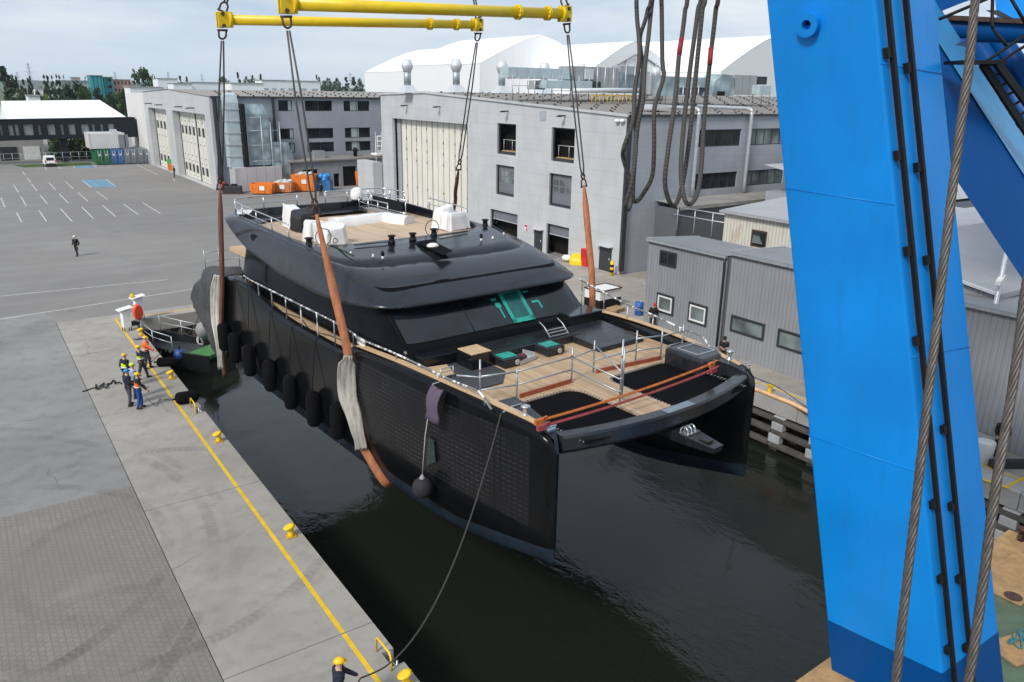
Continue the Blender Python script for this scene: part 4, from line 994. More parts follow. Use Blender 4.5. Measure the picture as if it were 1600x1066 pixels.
# loose things on the foredeck
c = [SW(*SZ(x, y_, 3.52)) for x, y_ in ((651, 577), (698, 570), (711, 585), (664, 592))]
q = MB(); q.face(c); o = q.build('cardboard_sheet', M_('cardboard', (0.50, 0.34, 0.18), 0.85)); o.modifiers.new('thick', 'SOLIDIFY').thickness = 0.02; tag(o, 'tan cardboard sheet lying on the dark mat by the near rail', 'cardboard sheet')
p = SW(-0.95, 7.3, 3.41); t = thing('tool_tray', 'silver metal tray with a dark red bag between the two teal step boxes', 'tray', p, SHIP_ROT+0.25)
q = MB(); q.box((-0.55, -0.35, 0), (0.55, 0.35, 0.04)); q.box((-0.55, -0.37, 0.04), (0.55, -0.32, 0.2)); q.box((0.5, -0.32, 0.04), (0.55, 0.35, 0.3)); q.box((-0.55, 0.31, 0.04), (0.5, 0.35, 0.12)); q.build('tray', m_galv, t)
q = MB(); q.ball((-0.05, 0.0, 0.17), 0.32, 12, (1, 0.7, 0.5)); q.build('bag', M_('maroon_bag', (0.12, 0.02, 0.025), 0.8, 0, 0.3, 8), t)
p = SW(-5.75, 4.0, 3.9); q = MB(); q.lathe([(0.05, 0.75), (0.1, 0.4), (0.13, 0.15), (0.1, 0.0)], SW(*SU(699, 621, -5.9))+Vector((0, 0, -0.35)), 8); tag(q.build('white_rag', m_sheet), 'white rag tied to the taped rail near the bow', 'rag')
# covered furniture on the fly deck
def cover(c, sx, sy, h, label, mat, rz=0, taper=0.8, seed=1, lean=0.0):
    random.seed(seed); q = MB(); rows = []; n = 44; sx *= 1.08; sy *= 1.05; h *= 0.98
    for z, k in ((0.03, 1.04), (h*0.2, 1.0), (h*0.45, 0.97), (h*0.7, 0.93), (h*0.93, 0.9), (h, taper*0.95)):
        ring = []
        for i in range(n):
            t = 2*PI*i/n; cc, ss = math.cos(t), math.sin(t); e = 7
            x = sx*k*math.copysign(abs(cc)**(2/e), cc); y_ = sy*k*math.copysign(abs(ss)**(2/e), ss)
            f = (0.05*math.sin(i*0.9+seed)+0.04*math.sin(i*1.9+seed+z*2))*(1-0.7*z/h)+0.018*random.uniform(-1, 1)
            ring.append((x*(1+f/max(0.2, sx))+lean*z, y_*(1+f/max(0.2, sy)), z*(1+0.13*math.cos(t+seed*1.7))+0.04*math.sin(3*t+seed)))
        rows.append(ring)
    q.loft(rows, cap1=True); o = q.build('dust_sheet', mat, loc=SW(*c), rotz=SHIP_ROT+rz); return tag(o, label, 'dust sheet', 'sheets over the upper deck furniture')
G_ = m_sheet
cover(SZ(497, 376, 6.74), 0.62, 0.40, 1.0, 'white sheet over the near helm seat beside the orange sling', G_, 0.0, 0.85, 2)
cover(SZ(521, 381, 6.74), 0.55, 0.42, 0.98, 'white sheet over the near steering console at the roof edge', G_, 0.1, 0.92, 3)
cover(SZ(693, 357, 6.74), 0.45, 0.45, 1.25, 'narrow white sheet over the far helm seat', G_, 0, 0.85, 4)
cover(SZ(709, 358, 6.74), 0.75, 0.5, 0.95, 'wide white sheet over the far steering console', G_, 0.05, 0.8, 5)
cover(SZ(460, 356, 6.74), 0.40, 0.6, 1.2, 'white panelled cover on the bar unit behind the near helm', G_, 0, 0.95, 6)
cover(SZ(476, 360, 6.74), 0.55, 0.65, 1.1, 'black cover over the barbecue unit on the upper deck', M_('black_cover', (0.014, 0.014, 0.015), 0.55, 0, 0.3, 4), 0, 0.75, 7)
A, B, C_ = SZ(520, 354, 6.74), SZ(598, 345, 6.74), SZ(640, 350, 6.74)
q = MB(); rows = []
for (a, b) in ((A, B), (B, C_)):
    pass
pth = [A, A.lerp(B, 0.33), A.lerp(B, 0.66), B+Vector((0.1, 0.1, 0)), B.lerp(C_, 0.5), C_]
for i, p in enumerate(catmull(pth, 5)):
    pts = catmull(pth, 5); d = (pts[min(i+1, len(pts)-1)]-pts[max(i-1, 0)]).normalized(); s2 = Vector((d.y, -d.x, 0)); j = 0.04*math.sin(i*1.3)
    rows.append([p-s2*(0.5+j), p-s2*(0.46-j)+Vector((0, 0, 0.42+j)), p+s2*0.1+Vector((0, 0, 0.5)), p+s2*0.44+Vector((0, 0, 0.45-j)), p+s2*(0.52+j)])
q.loft([[SW(*v) for v in r] for r in rows], closed=False, cap0=True, cap1=True); tag(q.build('dust_sheet', m_sheet), 'long white sheet over the angled sofa in the middle of the upper deck', 'dust sheet', 'sheets over the upper deck furniture')
for (px, py) in ((505, 366), (675, 352)):
    c = SZ(px, py, 7.4); q = MB(); q.tube([SW(c.x+0.42*math.cos(t), c.y, c.z+0.42*math.sin(t)-0.15) for t in [2*PI*k/20 for k in range(20)]], 0.022, 6, closed=True); q.build('steering_wheel', m_black)
    o = COL.objects[-1] if False else None
for o in [o for o in COL.objects if o.name.startswith('steering_wheel')]:
    mw = o.matrix_world.copy(); o.parent = yacht; o.matrix_parent_inverse = yacht.matrix_world.inverted() if yacht.matrix_world != Matrix() else (Matrix.Translation(SHIP_O) @ Matrix.Rotation(SHIP_ROT, 4, 'Z')).inverted()
# grey tarpaulin over the near stern
random.seed(11); q = MB(); prof = ((316, 424), (345, 432))
rows = []
top = [SU(x, y_, u) for x, y_, u in ((346, 436, -6.6), (332, 424, -6.5), (318, 425, -6.3), (308, 448, -6.1))]
mid = [SU(x, y_, u) for x, y_, u in ((344, 478, -6.75), (333, 482, -6.85), (318, 488, -6.6), (299, 476, -6.2))]
low = [SU(x, y_, u) for x, y_, u in ((344, 518, -6.7), (338, 523, -6.8), (329, 521, -6.6), (319, 506, -6.3))]
bot = [SU(x, y_, u) for x, y_, u in ((345, 558, -6.5), (343, 561, -6.6), (340, 555, -6.5), (335, 540, -6.3))]
inn = [Vector((p.x+1.9, p.y, p.z-0.1)) for p in top]
gr = []
for line in (inn, top, mid, low, bot): gr.append([SW(*(p+Vector((0.06*math.sin(i*1.9), 0.05*math.sin(i*2.3), 0)))) for i, p in enumerate(catmull(line, 6))])
rows = []
for j in range(len(gr[0])): rows.append([p+Vector((0.14*math.sin(j*0.8+i*0.5)+random.uniform(-.05, .05), 0.1*math.sin(i*0.7+j), 0.05*math.cos(i*1.4+j*0.6))) for i, p in enumerate(catmull([g_[j] for g_ in gr], 6))])
q.loft(rows, closed=False); o = q.build('stern_tarpaulin', M_('grey_tarp', (0.045, 0.045, 0.046), 0.55, 0, 0.4, 2)); o.modifiers.new('thick', 'SOLIDIFY').thickness = 0.03; tag(o, 'dark grey tarpaulin wrapped over the near stern of the yacht', 'tarpaulin')
# scaffold frame and clutter at the stern
p = SW(-5.4, 30.8, 3.3); t = thing('stern_scaffold', 'small tube scaffold frame standing on the stern behind the grey tarpaulin', 'scaffold', p, SHIP_ROT)
for u, v in ((-0.9, 1.0), (0.0, 1.1), (1.3, 0.2), (1.3, 1.2)): q = MB(); q.cyl((u, v, 0), (u, v, 1.5), 0.028, n=6); q.build('post', m_scaf, t)
for z in (0.7, 1.3):
    q = MB(); q.tube([(-0.9, 1.0, z), (0, 1.1, z), (1.3, 1.2, z), (1.3, 0.2, z)], 0.024, 6); q.build('rail', m_scaf, t)
# orange rope bundle on the side deck rail
q = MB(); random.seed(3); base = SU(384, 440, -6.2)
for k in range(5): q.tube(catmull([SW(base.x+0.06*k, base.y+0.35*math.sin(j*1.7+k), base.z-0.28*j) for j in range(6)], 4), 0.03, 5)
tag(q.build('rope_bundle', M_('orange_rope', (0.72, 0.25, 0.04), 0.8), norm=True), 'orange rope woven on the guard rail near the stern', 'rope')
# hoses lying on the side deck
q = MB(); q.tube(catmull([SW(-5.85+0.2*math.sin(k*1.3), 14+k*0.9, 3.23) for k in range(13)], 5), 0.022, 5); tag(q.build('deck_hose', m_black), 'black hose snaking along the teak side deck', 'hose')
# bring the yacht and everything hung on it to size and place
bpy.context.view_layer.update()
for o in [o for o in bpy.data.objects if o.name not in BEFORE and o.parent is None]:
    o.location = HANG(o.location); o.scale = (YS, YS, YS)
# ================================================================== floating crane at the right
def mat_blue(name, c, var=0.06, spec=0.35):
    s = SH(name); n = s.noise(0.35, 4); n2 = s.noise(3.0, 5, rough=0.7)
    col = s.ramp(n, [(0.3, tuple(x*(1-var) for x in c)), (0.7, tuple(min(1, x*(1+var)) for x in c))])
    d = s.ramp(n2, [(0.62, 0.0), (0.78, 1.0)]); col = s.mix(s.math('MULTIPLY', d, 0.10), col, tuple(x*0.6+0.02 for x in c))
    st = s.ramp(s.noise(1.1, 5, stretch=(2.2, 2.2, 0.12), rough=0.7), [(0.55, 0.0), (0.75, 1.0)]); col = s.mix(s.math('MULTIPLY', st, 0.3), col, tuple(x*0.55+0.01 for x in c))
    ch = s.ramp(s.noise(4.5, 4, rough=0.75), [(0.70, 0.0), (0.73, 1.0)]); col = s.mix(s.math('MULTIPLY', ch, 0.5), col, (0.06, 0.05, 0.05))
    s.set(color=col, rough=s.ramp(n2, [(0.3, 0.3), (0.7, 0.42)]), spec=spec); s.bump(s.noise(0.8, 3), 0.12, 0.08); return s.m
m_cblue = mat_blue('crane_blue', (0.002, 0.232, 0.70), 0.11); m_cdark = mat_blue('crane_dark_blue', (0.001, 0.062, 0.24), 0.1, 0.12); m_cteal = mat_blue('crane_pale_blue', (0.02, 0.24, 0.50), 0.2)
b0 = [P(1292, 968, 1.0), P(1472, 1053, 1.0), P(1560, 987, 1.0)]
TD = 15.0
mt = PD(1366, 0, TD); t0 = [mt+(b0[0]-b0[1])*0.805, mt, mt+(b0[2]-b0[1])*0.83]
# make the outer top corners land where the photo shows the leg's outline, at true depth
t0[0] = PD(1197, 0, (t0[0]-CAM).dot(_f)); t0[2] = PD(1462, 0, (t0[2]-CAM).dot(_f))
b0.append(b0[0]+b0[2]-b0[1]); t0.append(t0[0]+t0[2]-t0[1])
def legpt(i, f): return b0[i]+(t0[i]-b0[i])*f
crane = thing('floating_crane', 'huge bright blue box leg of the floating crane in the right foreground', 'crane', (18.5, 7.9, 0.6))
CO = Vector((18.5, 7.9, 0.6))
q = MB(); q.loft([[legpt(i, f)-CO for i in range(4)] for f in (0.0, 0.15, 0.3, 0.45, 0.6, 0.8, 1.0, 1.6)], cap1=True, smooth=False); q.build('leg', m_cblue, crane, bevel=0.05, seg=2)
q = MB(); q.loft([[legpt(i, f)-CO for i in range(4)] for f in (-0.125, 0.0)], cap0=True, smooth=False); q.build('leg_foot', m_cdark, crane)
for k in (0.13, 0.42):
    q = MB(); nrm = (t0[2]-t0[1]).cross(t0[1]-b0[1]).normalized(); 
    if nrm.dot(CAM-b0[1]) < 0: nrm = -nrm
    def lp(f): return (legpt(1, f).lerp(legpt(2, f), k))+nrm*0.09-CO
    q.beam(lp(-0.12), lp(1.5), 0.10, 0.09, nrm); q.build('cable_tray', m_black, crane)
    for j in range(-1, 14):
        f = 0.02+0.128*j+(0.02 if k < 0.2 else 0.0)
        q = MB(); c = lp(f); sd_ = (legpt(1, f)-legpt(2, f)).normalized(); q.obox(c+sd_*0.12-nrm*0.03, sd_*0.09, (t0[1]-b0[1]).normalized()*0.10, nrm*0.05); q.build('bracket', m_black, crane)
# lifting eye on the front face
fn = (t0[0]-t0[1]).cross(t0[1]-b0[1]).normalized()
if fn.dot(CAM-b0[1]) < 0: fn = -fn
d = ray(1266, 38); pl_ = legpt(1, 0.95); tt = (pl_-CAM).dot(fn)/d.dot(fn); c = CAM+d*tt-CO
q = MB(); a = fn.orthogonal().normalized(); b = fn.cross(a); rows = []
for k in range(24):
    t = 2*PI*k/24; o = a*math.cos(t)+b*math.sin(t); rows.append([c+o*0.10+fn*0.0, c+o*0.10+fn*0.17, c+o*0.24+fn*0.17, c+o*0.24])
rows.append(rows[0]); q.loft(rows, closed=False, smooth=False); q.build('lifting_eye', m_cblue, crane, merge=True)
q = MB(); q.obox(c+fn*0.002, a*0.1, b*0.1, fn*0.002); q.build('eye_bore', m_black, crane)
# weld seams across the plates
for f in (0.745, 0.35):
    q = MB(); q.tube([legpt(0, f)+fn*0.004-CO, legpt(1, f)+fn*0.004-CO], 0.012, 5); q.build('weld_seam', m_cblue, crane)
    q = MB(); q.tube([legpt(1, f+0.18)+nrm*0.004-CO, legpt(2, f+0.16)+nrm*0.004-CO], 0.010, 5); q.build('weld_seam', m_cblue, crane)

# back frame: girder, pipes and stairway behind the leg
bf = thing('crane_back_frame', 'dark blue girders, pipes and black stairway of the crane behind its leg', 'crane frame', (30, 12, 0.6)); BO = Vector((30, 12, 0.6))
def Q(px, py, d): return PD(px, py, d)-BO
q = MB(); g0, g1 = (Q(1450, 45, 17), Q(1450, 215, 17), Q(1450, 215, 19.5), Q(1500, 62, 19.5)), (Q(1700, 432, 19), Q(1700, 590, 19), Q(1700, 590, 21.5), Q(1700, 372, 21.5))
fa = [tuple(a+(b-a)*t for a, b in zip(g0, g1)) for t in (-0.9, 0.0, 1.0, 2.35)]
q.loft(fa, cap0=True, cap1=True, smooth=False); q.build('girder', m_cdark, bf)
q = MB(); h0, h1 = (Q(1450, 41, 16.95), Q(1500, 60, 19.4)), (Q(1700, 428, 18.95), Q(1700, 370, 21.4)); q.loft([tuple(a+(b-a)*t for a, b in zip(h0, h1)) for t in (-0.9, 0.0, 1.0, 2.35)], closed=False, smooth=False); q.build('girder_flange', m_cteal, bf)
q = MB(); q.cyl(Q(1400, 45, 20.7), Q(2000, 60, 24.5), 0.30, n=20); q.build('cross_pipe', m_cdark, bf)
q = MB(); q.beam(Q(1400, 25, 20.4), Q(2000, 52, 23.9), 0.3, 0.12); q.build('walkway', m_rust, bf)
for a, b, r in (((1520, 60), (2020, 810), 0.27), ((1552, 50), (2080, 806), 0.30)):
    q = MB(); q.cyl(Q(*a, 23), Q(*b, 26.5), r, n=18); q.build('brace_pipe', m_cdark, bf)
q = MB(); q.loft([(Q(1500, -500, 25), Q(1750, -500, 25), Q(1850, 56, 25), Q(1558, 30, 25)), (Q(1500, -500, 26), Q(1750, -500, 26), Q(1850, 56, 26), Q(1558, 30, 26))], cap0=True, cap1=True, smooth=False); q.build('plate', m_cblue, bf)
q = MB(); q.loft([(Q(1455, -10, 19), Q(1545, -10, 19), Q(1500, 6, 19), Q(1465, 20, 19)), (Q(1455, -10, 19.6), Q(1545, -10, 19.6), Q(1500, 6, 19.6), Q(1465, 20, 19.6))], cap0=True, cap1=True, smooth=False); q.build('plate', m_cdark, bf)
for a, b, d_ in (((1488, 98), (1558, 98), 16.5), ):
    q = MB(); q.beam(Q(*a, d_), Q(*b, d_), 0.7, 0.07); q.build('stair_landing', m_black, bf)
for a, b in (((1535, 100), (1640, 262)), ((1557, 98), (1660, 235))):
    q = MB(); q.beam(Q(*a, 16.5), Q(*b, 18.5), 0.08, 0.16); q.build('stair_stringer', m_black, bf)
for k in range(10):
    f = k/10; q = MB(); q.tube([Q(1535+105*f, 104+162*f, 16.5+2*f), Q(1557+103*f, 100+137*f, 16.6+2*f)], 0.03, 5); q.build('stair_tread', m_black, bf)
for path in (((1468, 30), (1520, 8), (1548, -4)), ((1551, -5), (1550, 40), (1552, 45)), ((1578, -5), (1602, 36)), ((1538, 98), (1580, 70), (1605, 52)), ((1560, 98), (1608, 68)), ((1552, 45), (1575, 75))):
    q = MB(); q.tube([Q(*p, 16.8) for p in path], 0.035, 6); q.build('handrail', m_black, bf)
q = MB(); q.beam(Q(1470, 84, 18), Q(1508, 68, 20), 0.25, 0.25); q.build('strut', m_cdark, bf)
q = MB(); q.loft([(Q(1541, 16, 20), Q(1560, 16, 20), Q(1582, 28, 20), Q(1570, 29, 20)), (Q(1541, 17, 20.3), Q(1560, 17, 20.3), Q(1582, 29, 20.3), Q(1570, 30, 20.3))], cap0=True, cap1=True, smooth=False); q.build('bracket_plate', m_dark, bf)

# near hoist ropes, laid from strands
def strands(pts, r, pitch, label, n=6):
    c = catmull(pts, 14); L_ = 0; rows = [[] for _ in range(n)]; o0 = Vector(c[len(c)//2])
    look = Vector((0.5, 0.85, 0))
    dense = []
    for a, b in zip(c, c[1:]):
        m = max(1, int((b-a).length/0.07))
        dense += [a.lerp(b, k/m) for k in range(m)]
    for i, p in enumerate(dense):
        d = (dense[min(i+1, len(dense)-1)]-dense[max(i-1, 0)]).normalized(); a = d.cross(look).normalized(); b = d.cross(a)
        if i: L_ += (p-dense[i-1]).length
        for k in range(n):
            t = 2*PI*(k/n+L_/pitch); rows[k].append(p+(a*math.cos(t)+b*math.sin(t))*r*0.62-o0)
    q = MB()
    for rr in rows: q.tube(rr, r*0.42, 6)
    o = q.build('hoist_rope', m_hoist, loc=o0); return tag(o, label, 'wire rope', 'hoist ropes beside the crane leg')
m_hoist = M_('hoist_wire', (0.105, 0.092, 0.082), 0.5, 0.5, 0.35, 9)
strands([PD(*p, 8.0) for p in ((1640, -950), (1585, -500), (1545, -140), (1524, 0), (1514, 105), (1506, 158), (1492.6, 262), (1477, 391), (1462, 522), (1445, 664), (1432, 782), (1416, 917), (1400, 1062), (1385, 1200), (1372, 1330), (1358, 1480))], 0.045, 0.62, 'thick twisted wire rope crossing in front of the blue crane leg')
strands([PD(*p, 7.6) for p in ((1830, -950), (1760, -500), (1690, -100), (1640, 250), (1618, 370), (1600, 470), (1594, 525), (1579, 625), (1561, 730), (1549, 810), (1532, 943), (1513.6, 1064), (1495, 1180), (1474, 1320), (1455, 1460))], 0.045, 0.62, 'thick twisted wire rope at the right edge of the crane leg foot')
m_dred = M_('dark_red', (0.26, 0.012, 0.015), 0.7, 0, 0.3, 6); m_grom = mat_rope('black_grommet', (0.055, 0.051, 0.046), 9)
for pts, lab, bands in (
    (((990, -560), (994, -60), (995, 20), (998, 56), (999, 92), (992, 140), (989, 188), (975, 230), (974, 248), (984, 280), (988, 300), (983, 326), (977, 322), (986, 290), (993, 240), (994, 190), (1001, 150), (1004, 105), (1000, 60), (1011, 20), (1020, -60), (1024, -560)), 'black wire sling loop hanging furthest left in front of the hangar corner', ()),
    (((1030, -560), (1033, -60), (1034, 20), (1035, 95), (1037, 119), (1028, 150), (1022, 176), (1022, 230), (1019, 275), (1005, 303), (994, 315), (989, 306), (991, 260), (996, 200), (1004, 160), (1007, 110), (1013, 60), (1017, 20), (1026, -60), (1030, -150)), 'black wire sling loop with a kinked right side in front of the hangar corner', ()),
    (((1082, -560), (1076, -60), (1070, 20), (1065, 60), (1061, 85), (1055, 155), (1044, 234), (1039, 285), (1046, 315), (1056, 319), (1067, 285), (1078, 210), (1089, 99), (1097, 20), (1104, -60), (1110, -560)), 'straight grey wire sling loop with one red band, left of the two', ((1065, 60), (1061, 87))),
    (((1108, -560), (1098, -60), (1090, 20), (1078, 110), (1068, 200), (1064, 270), (1070, 312), (1080, 318), (1090, 300), (1096, 258), (1100, 189), (1109, 99), (1118, 20), (1124, -60), (1130, -560)), 'straight grey wire sling loop with a red band, nearest the crane leg', ((1111, 75), (1109, 101)))):
    dd = 12.0 if 'black' in lab else 11.6
    W_ = [PD(p[0], p[1], dd+0.25*math.sin(i*0.8)) for i, p in enumerate(pts)]; o0 = W_[10].copy()
    t = thing('hanging_sling', lab, 'wire sling', o0, 0, 'wire slings hanging from the crane')
    q = MB(); q.tube(catmull([w_-o0 for w_ in W_], 8), 0.034, 8); q.build('rope', m_grom, t)
    if bands: q = MB(); q.cyl(PD(*bands[0], dd-0.02)-o0, PD(*bands[1], dd-0.02)-o0, 0.037, n=10); q.build('red_band', m_dred, t)

# crane pontoon
po = thing('crane_pontoon', 'deck of the floating crane pontoon with plywood boards and green paint', 'pontoon', P(1600, 1000, -0.7)); PO = po.location.copy()
e0, e1 = P(1246, 1063, -0.7), P(1545, 850, -0.7); dv = (e1-e0).normalized(); nv = Vector((dv.y, -dv.x, 0))
m_gdeck = M_('green_deck', (0.10, 0.15, 0.10), 0.75, 0, 0.3, 1.2, dirt=((0.14, 0.10, 0.07), 0.8)); m_ply = M_('plywood', (0.42, 0.26, 0.12), 0.75, 0, 0.3, 2.0, dirt=((0.15, 0.09, 0.05), 0.7))
a, b = e0-dv*25, e1+dv*1.5
q = MB(); q.loft([[v-PO for v in (a+Vector((0, 0, dz)), b+Vector((0, 0, dz)), b+nv*26+Vector((0, 0, dz)), a+nv*26+Vector((0, 0, dz)))] for dz in (-2.4, -0.01)], cap1=True, smooth=False); q.build('hull', M_('pontoon_side', (0.30, 0.29, 0.27), 0.7, 0, 0.4, 1, dirt=((0.12, 0.07, 0.05), 0.6)), po)
q = MB(); q.face([v-PO for v in (a+nv*1.1, b+nv*1.1, b+nv*26, a+nv*26)]); q.build('deck', m_gdeck, po)
q = MB(); q.obox((a+b)/2+nv*0.55-PO+Vector((0, 0, 0.04)), dv*((b-a).length/2), nv*0.5, Vector((0, 0, 0.045))); q.build('edge_board', m_ply, po)
for (x, y_, w_, h_, rz) in ((1592, 902, 1.6, 0.7, 0.0), (1598, 1012, 0.9, 0.5, 0.3)):
    c = P(x, y_, -0.64); t = MB(); t.obox((0, 0, 0), (dv+nv*rz).normalized()*w_, (nv-dv*rz).normalized()*h_, (0, 0, 0.03)); o = t.build('plywood_sheet', m_ply, loc=c); tag(o, 'plywood sheet with a round dark hole lying on the green pontoon deck' if w_ > 1 else 'smaller stained plywood sheet on the pontoon beside the crane leg', 'plywood sheet')
    if w_ > 1:
        t = MB(); t.lathe([(0.26, 0), (0.26, 0.012)], n=20); t.build('hole', m_rust, o, loc=P(1583, 932, -0.60)-c)
q = MB(); random.seed(4); c = P(1592, 1000, -0.58)
q.tube(catmull([Vector((random.uniform(-0.5, 0.5), random.uniform(-0.25, 0.25), random.uniform(0, 0.12))) for k in range(22)], 4), 0.025, 5); tag(q.build('rope_heap', M_('teal_rope', (0.05, 0.20, 0.22), 0.8), loc=c), 'tangled teal rope heap on the pontoon by the crane leg', 'rope')
q = MB(); q.lathe([(0.10, 0), (0.10, 0.5), (0.16, 0.5), (0.16, 0.6)], n=10); q.obox((0, 0, 0.3), (0.25, 0, 0), (0, 0.06, 0), (0, 0, 0.06)); tag(q.build('deck_fitting', m_rust, loc=P(1594, 848, -0.7)), 'rusty deck fitting at the edge of the pontoon behind the crane leg', 'deck fitting')
# ================================================================== buildings
def WP(mb, name, mat, parent, **k):
    """part built in world coordinates under a thing that has its own base point"""
    o = mb.build(name, mat, parent, **k)
    o.location = -Vector(parent.location) if parent.type == 'EMPTY' else (0, 0, 0)
    return o
def clad(name, c, axis='z', period=1.0, width=0.03, dark=0.75, corr=0.0, streak=0.25, scale=0.5):
    s = SH(name); X, Y, Z = s.xyz(); n = s.noise(scale, 4); st = s.noise(1.2, 5, stretch=(1.0, 1.0, 0.12), rough=0.65)
    col = s.ramp(n, [(0.3, tuple(x*0.93 for x in c)), (0.7, tuple(x*1.06 for x in c))])
    col = s.mix(s.math('MULTIPLY', s.ramp(st, [(0.5, 0.0), (0.75, 1.0)]), streak), col, tuple(x*0.6 for x in c))
    if axis == 'z': crd = Z
    else: crd = s.math('ADD', X, Y)
    l = s.lines(crd, period, width); col = s.mix(s.math('MULTIPLY', l, 1-dark), col, (0.02, 0.02, 0.02))
    s.set(color=col, rough=0.5, spec=0.35)
    if corr:
        h = s.math('PINGPONG', crd, period/2); s.bump(s.math('MULTIPLY', h, 2/period), 0.9, corr)
    return s.m
FX = lambda x: (lambda a, b, d: (x+d, a, b))
FY = lambda y: (lambda a, b, d: (a, y+d, b))
def window(parent, f, a0, b0, a1, b1, n=1, rec=0.16, frame=0.07, mats=None, hbar=None, glass=None, name='window'):
    fr = MB(); d0 = rec
    def bar(p0, q0, p1, q1):
        fr.plate(rect(p0, q0, p1, q1), [], lambda a, b, d: f(a, b, d0+d), 0.06)
    bar(a0+0.003, b0+0.003, a1-0.003, b0+frame); bar(a0+0.003, b1-frame, a1-0.003, b1-0.003); bar(a0+0.003, b0+frame, a0+frame, b1-frame); bar(a1-frame, b0+frame, a1-0.003, b1-frame)
    for k in range(1, n):
        c = a0+(a1-a0)*k/n; bar(c-frame*0.45, b0+frame, c+frame*0.45, b1-frame)
    if hbar: bar(a0+frame, b0+(b1-b0)*hbar-0.03, a1-frame, b0+(b1-b0)*hbar+0.03)
    w_ = WP(fr, name, mats or m_dark, parent)
    g_ = MB(); g_.plate(rect(a0+0.01, b0+0.01, a1-0.01, b1-0.01), [], lambda a, b, d: f(a, b, rec+0.035)); g_.build('pane', glass or m_glass, w_)
    return w_
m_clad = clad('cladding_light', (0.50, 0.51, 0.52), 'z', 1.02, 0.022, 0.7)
m_cladd = clad('cladding_mid', (0.33, 0.35, 0.385), 'z', 1.02, 0.022, 0.75)  # mid grey; on the hangar side wall it also carries the shade
m_trim = M_('trim_anthracite', (0.030, 0.033, 0.037), 0.5)
m_door = clad('door_cream', (0.70, 0.68, 0.60), 'x', 1.24, 0.05, 0.15, 0, 0.15)
m_shut = clad('shutter_grey', (0.17, 0.18, 0.20), 'z', 0.5, 0.02, 0.5)
m_roofb = M_('roof_gravel', (0.235, 0.215, 0.195), 0.95, 0, 0.16, 0.35, dirt=((0.13, 0.12, 0.115), 0.5))
m_int = M_('interior_dark', (0.012, 0.011, 0.010), 0.9, spec=0.1)
m_alu = M_('aluminium_trim', (0.62, 0.64, 0.66), 0.4, 0.3, 0.06)

# ---- big hangar behind the yacht
HX, HY0, HY1 = 43.5, 47.1, 91.2
hg = thing('boat_hangar', 'big light grey boat hangar with cream folding door right behind the yacht', 'hangar', (HX, 69, 0))
def hroof(y): return 12.68+(14.06-12.68)*(y-HY0)/(80-HY0) if y <= 80 else 14.06-(y-80)*0.03
DOOR = (71.0, 88.2, 0.0, 11.0)
UPW = [(62.3, 8.47, 65.5, 11.36), (53.55, 8.46, 56.8, 11.36)]; LOW = [(62.5, 4.54, 65.65, 7.44), (53.75, 4.5, 56.95, 7.4)]; SHU = [(61.8, 0.02, 66.6, 2.97), (53.85, 0.02, 57.15, 2.85)]
outl = [(HY0, 0), (HY1, 0), (HY1, hroof(HY1)-0.12), (80, hroof(80)-0.12), (HY0, hroof(HY0)-0.12)]
holes = [rect(DOOR[0], 0.03, DOOR[1], DOOR[3])]+[rect(a, b, c, d) for a, b, c, d in UPW+LOW+SHU]
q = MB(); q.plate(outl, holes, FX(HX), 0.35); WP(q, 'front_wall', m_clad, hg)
q = MB(); q.prism([(HY0+0.3, 0), (HY1, 0), (HY1, hroof(HY1)-0.3), (80, hroof(80)-0.3), (HY0+0.3, hroof(HY0)-0.3)], HX+1.2, HX+70, 'x'); WP(q, 'inner_body', m_int, hg)
q = MB()
for y0, y1 in ((HY0-0.15, 80), (80, HY1+0.1)): q.face([(HX-0.1, y0, hroof(y0)), (HX+72, y0, hroof(y0)), (HX+72, y1, hroof(y1)), (HX-0.1, y1, hroof(y1))])
WP(q, 'roof', m_roofb, hg)
q = MB()
for y0, y1 in ((HY0-0.1, 80), (80, HY1+0.1)): q.beam((HX-0.06, y0, hroof(y0)-0.02), (HX-0.06, y1, hroof(y1)-0.02), 0.2, 0.2)
WP(q, 'parapet_trim', m_clad, hg)
q = MB(); random.seed(2)
for i in range(22):
    for j in range(34):
        x = HX+1.2+i*2.6+(0.9 if j % 2 else 0)+random.uniform(-.15, .15); y_ = HY0+0.7+j*1.28+random.uniform(-.12, .12)
        if y_ < HY1-0.5: z = hroof(y_); q.obox((x, y_, z+0.05), (0.06, 0, 0), (0, 0.06, 0), (0, 0, 0.06))
stuff(WP(q, 'roof_studs', m_trim, hg))
# folding door
fd_ = MB(); fd_.plate(rect(DOOR[0]+0.01, 0.05, DOOR[1]-0.9, DOOR[3]-0.02), [], FX(HX+0.75), 0.1); dr = WP(fd_, 'folding_door', m_door, hg)
q = MB(); q.plate(rect(DOOR[1]-0.9, 0.05, DOOR[1]-0.01, DOOR[3]-0.02), [], FX(HX+0.6), 0.1); WP(q, 'door_reveal', m_cladd, hg)
n = 13; w_ = (DOOR[1]-0.9-DOOR[0])/n
q = MB()
for k in range(1, n): q.box((HX+0.735, DOOR[0]+k*w_-(0.06 if k == 7 else 0.022), 0.05), (HX+0.75, DOOR[0]+k*w_+(0.06 if k == 7 else 0.022), DOOR[3]-0.05))
q.build('door_joint', m_trim, dr)
q = MB(); random.seed(8)
for k in (1, 3, 5, 8, 10, 12):
    for z in (1.2, 3.1, 6.2, 7.4, 8.6, 9.9): q.box((HX+0.70, DOOR[0]+k*w_-0.06, z), (HX+0.735, DOOR[0]+k*w_+0.06, z+0.28))
stuff(q.build('door_hinges', m_trim, dr))
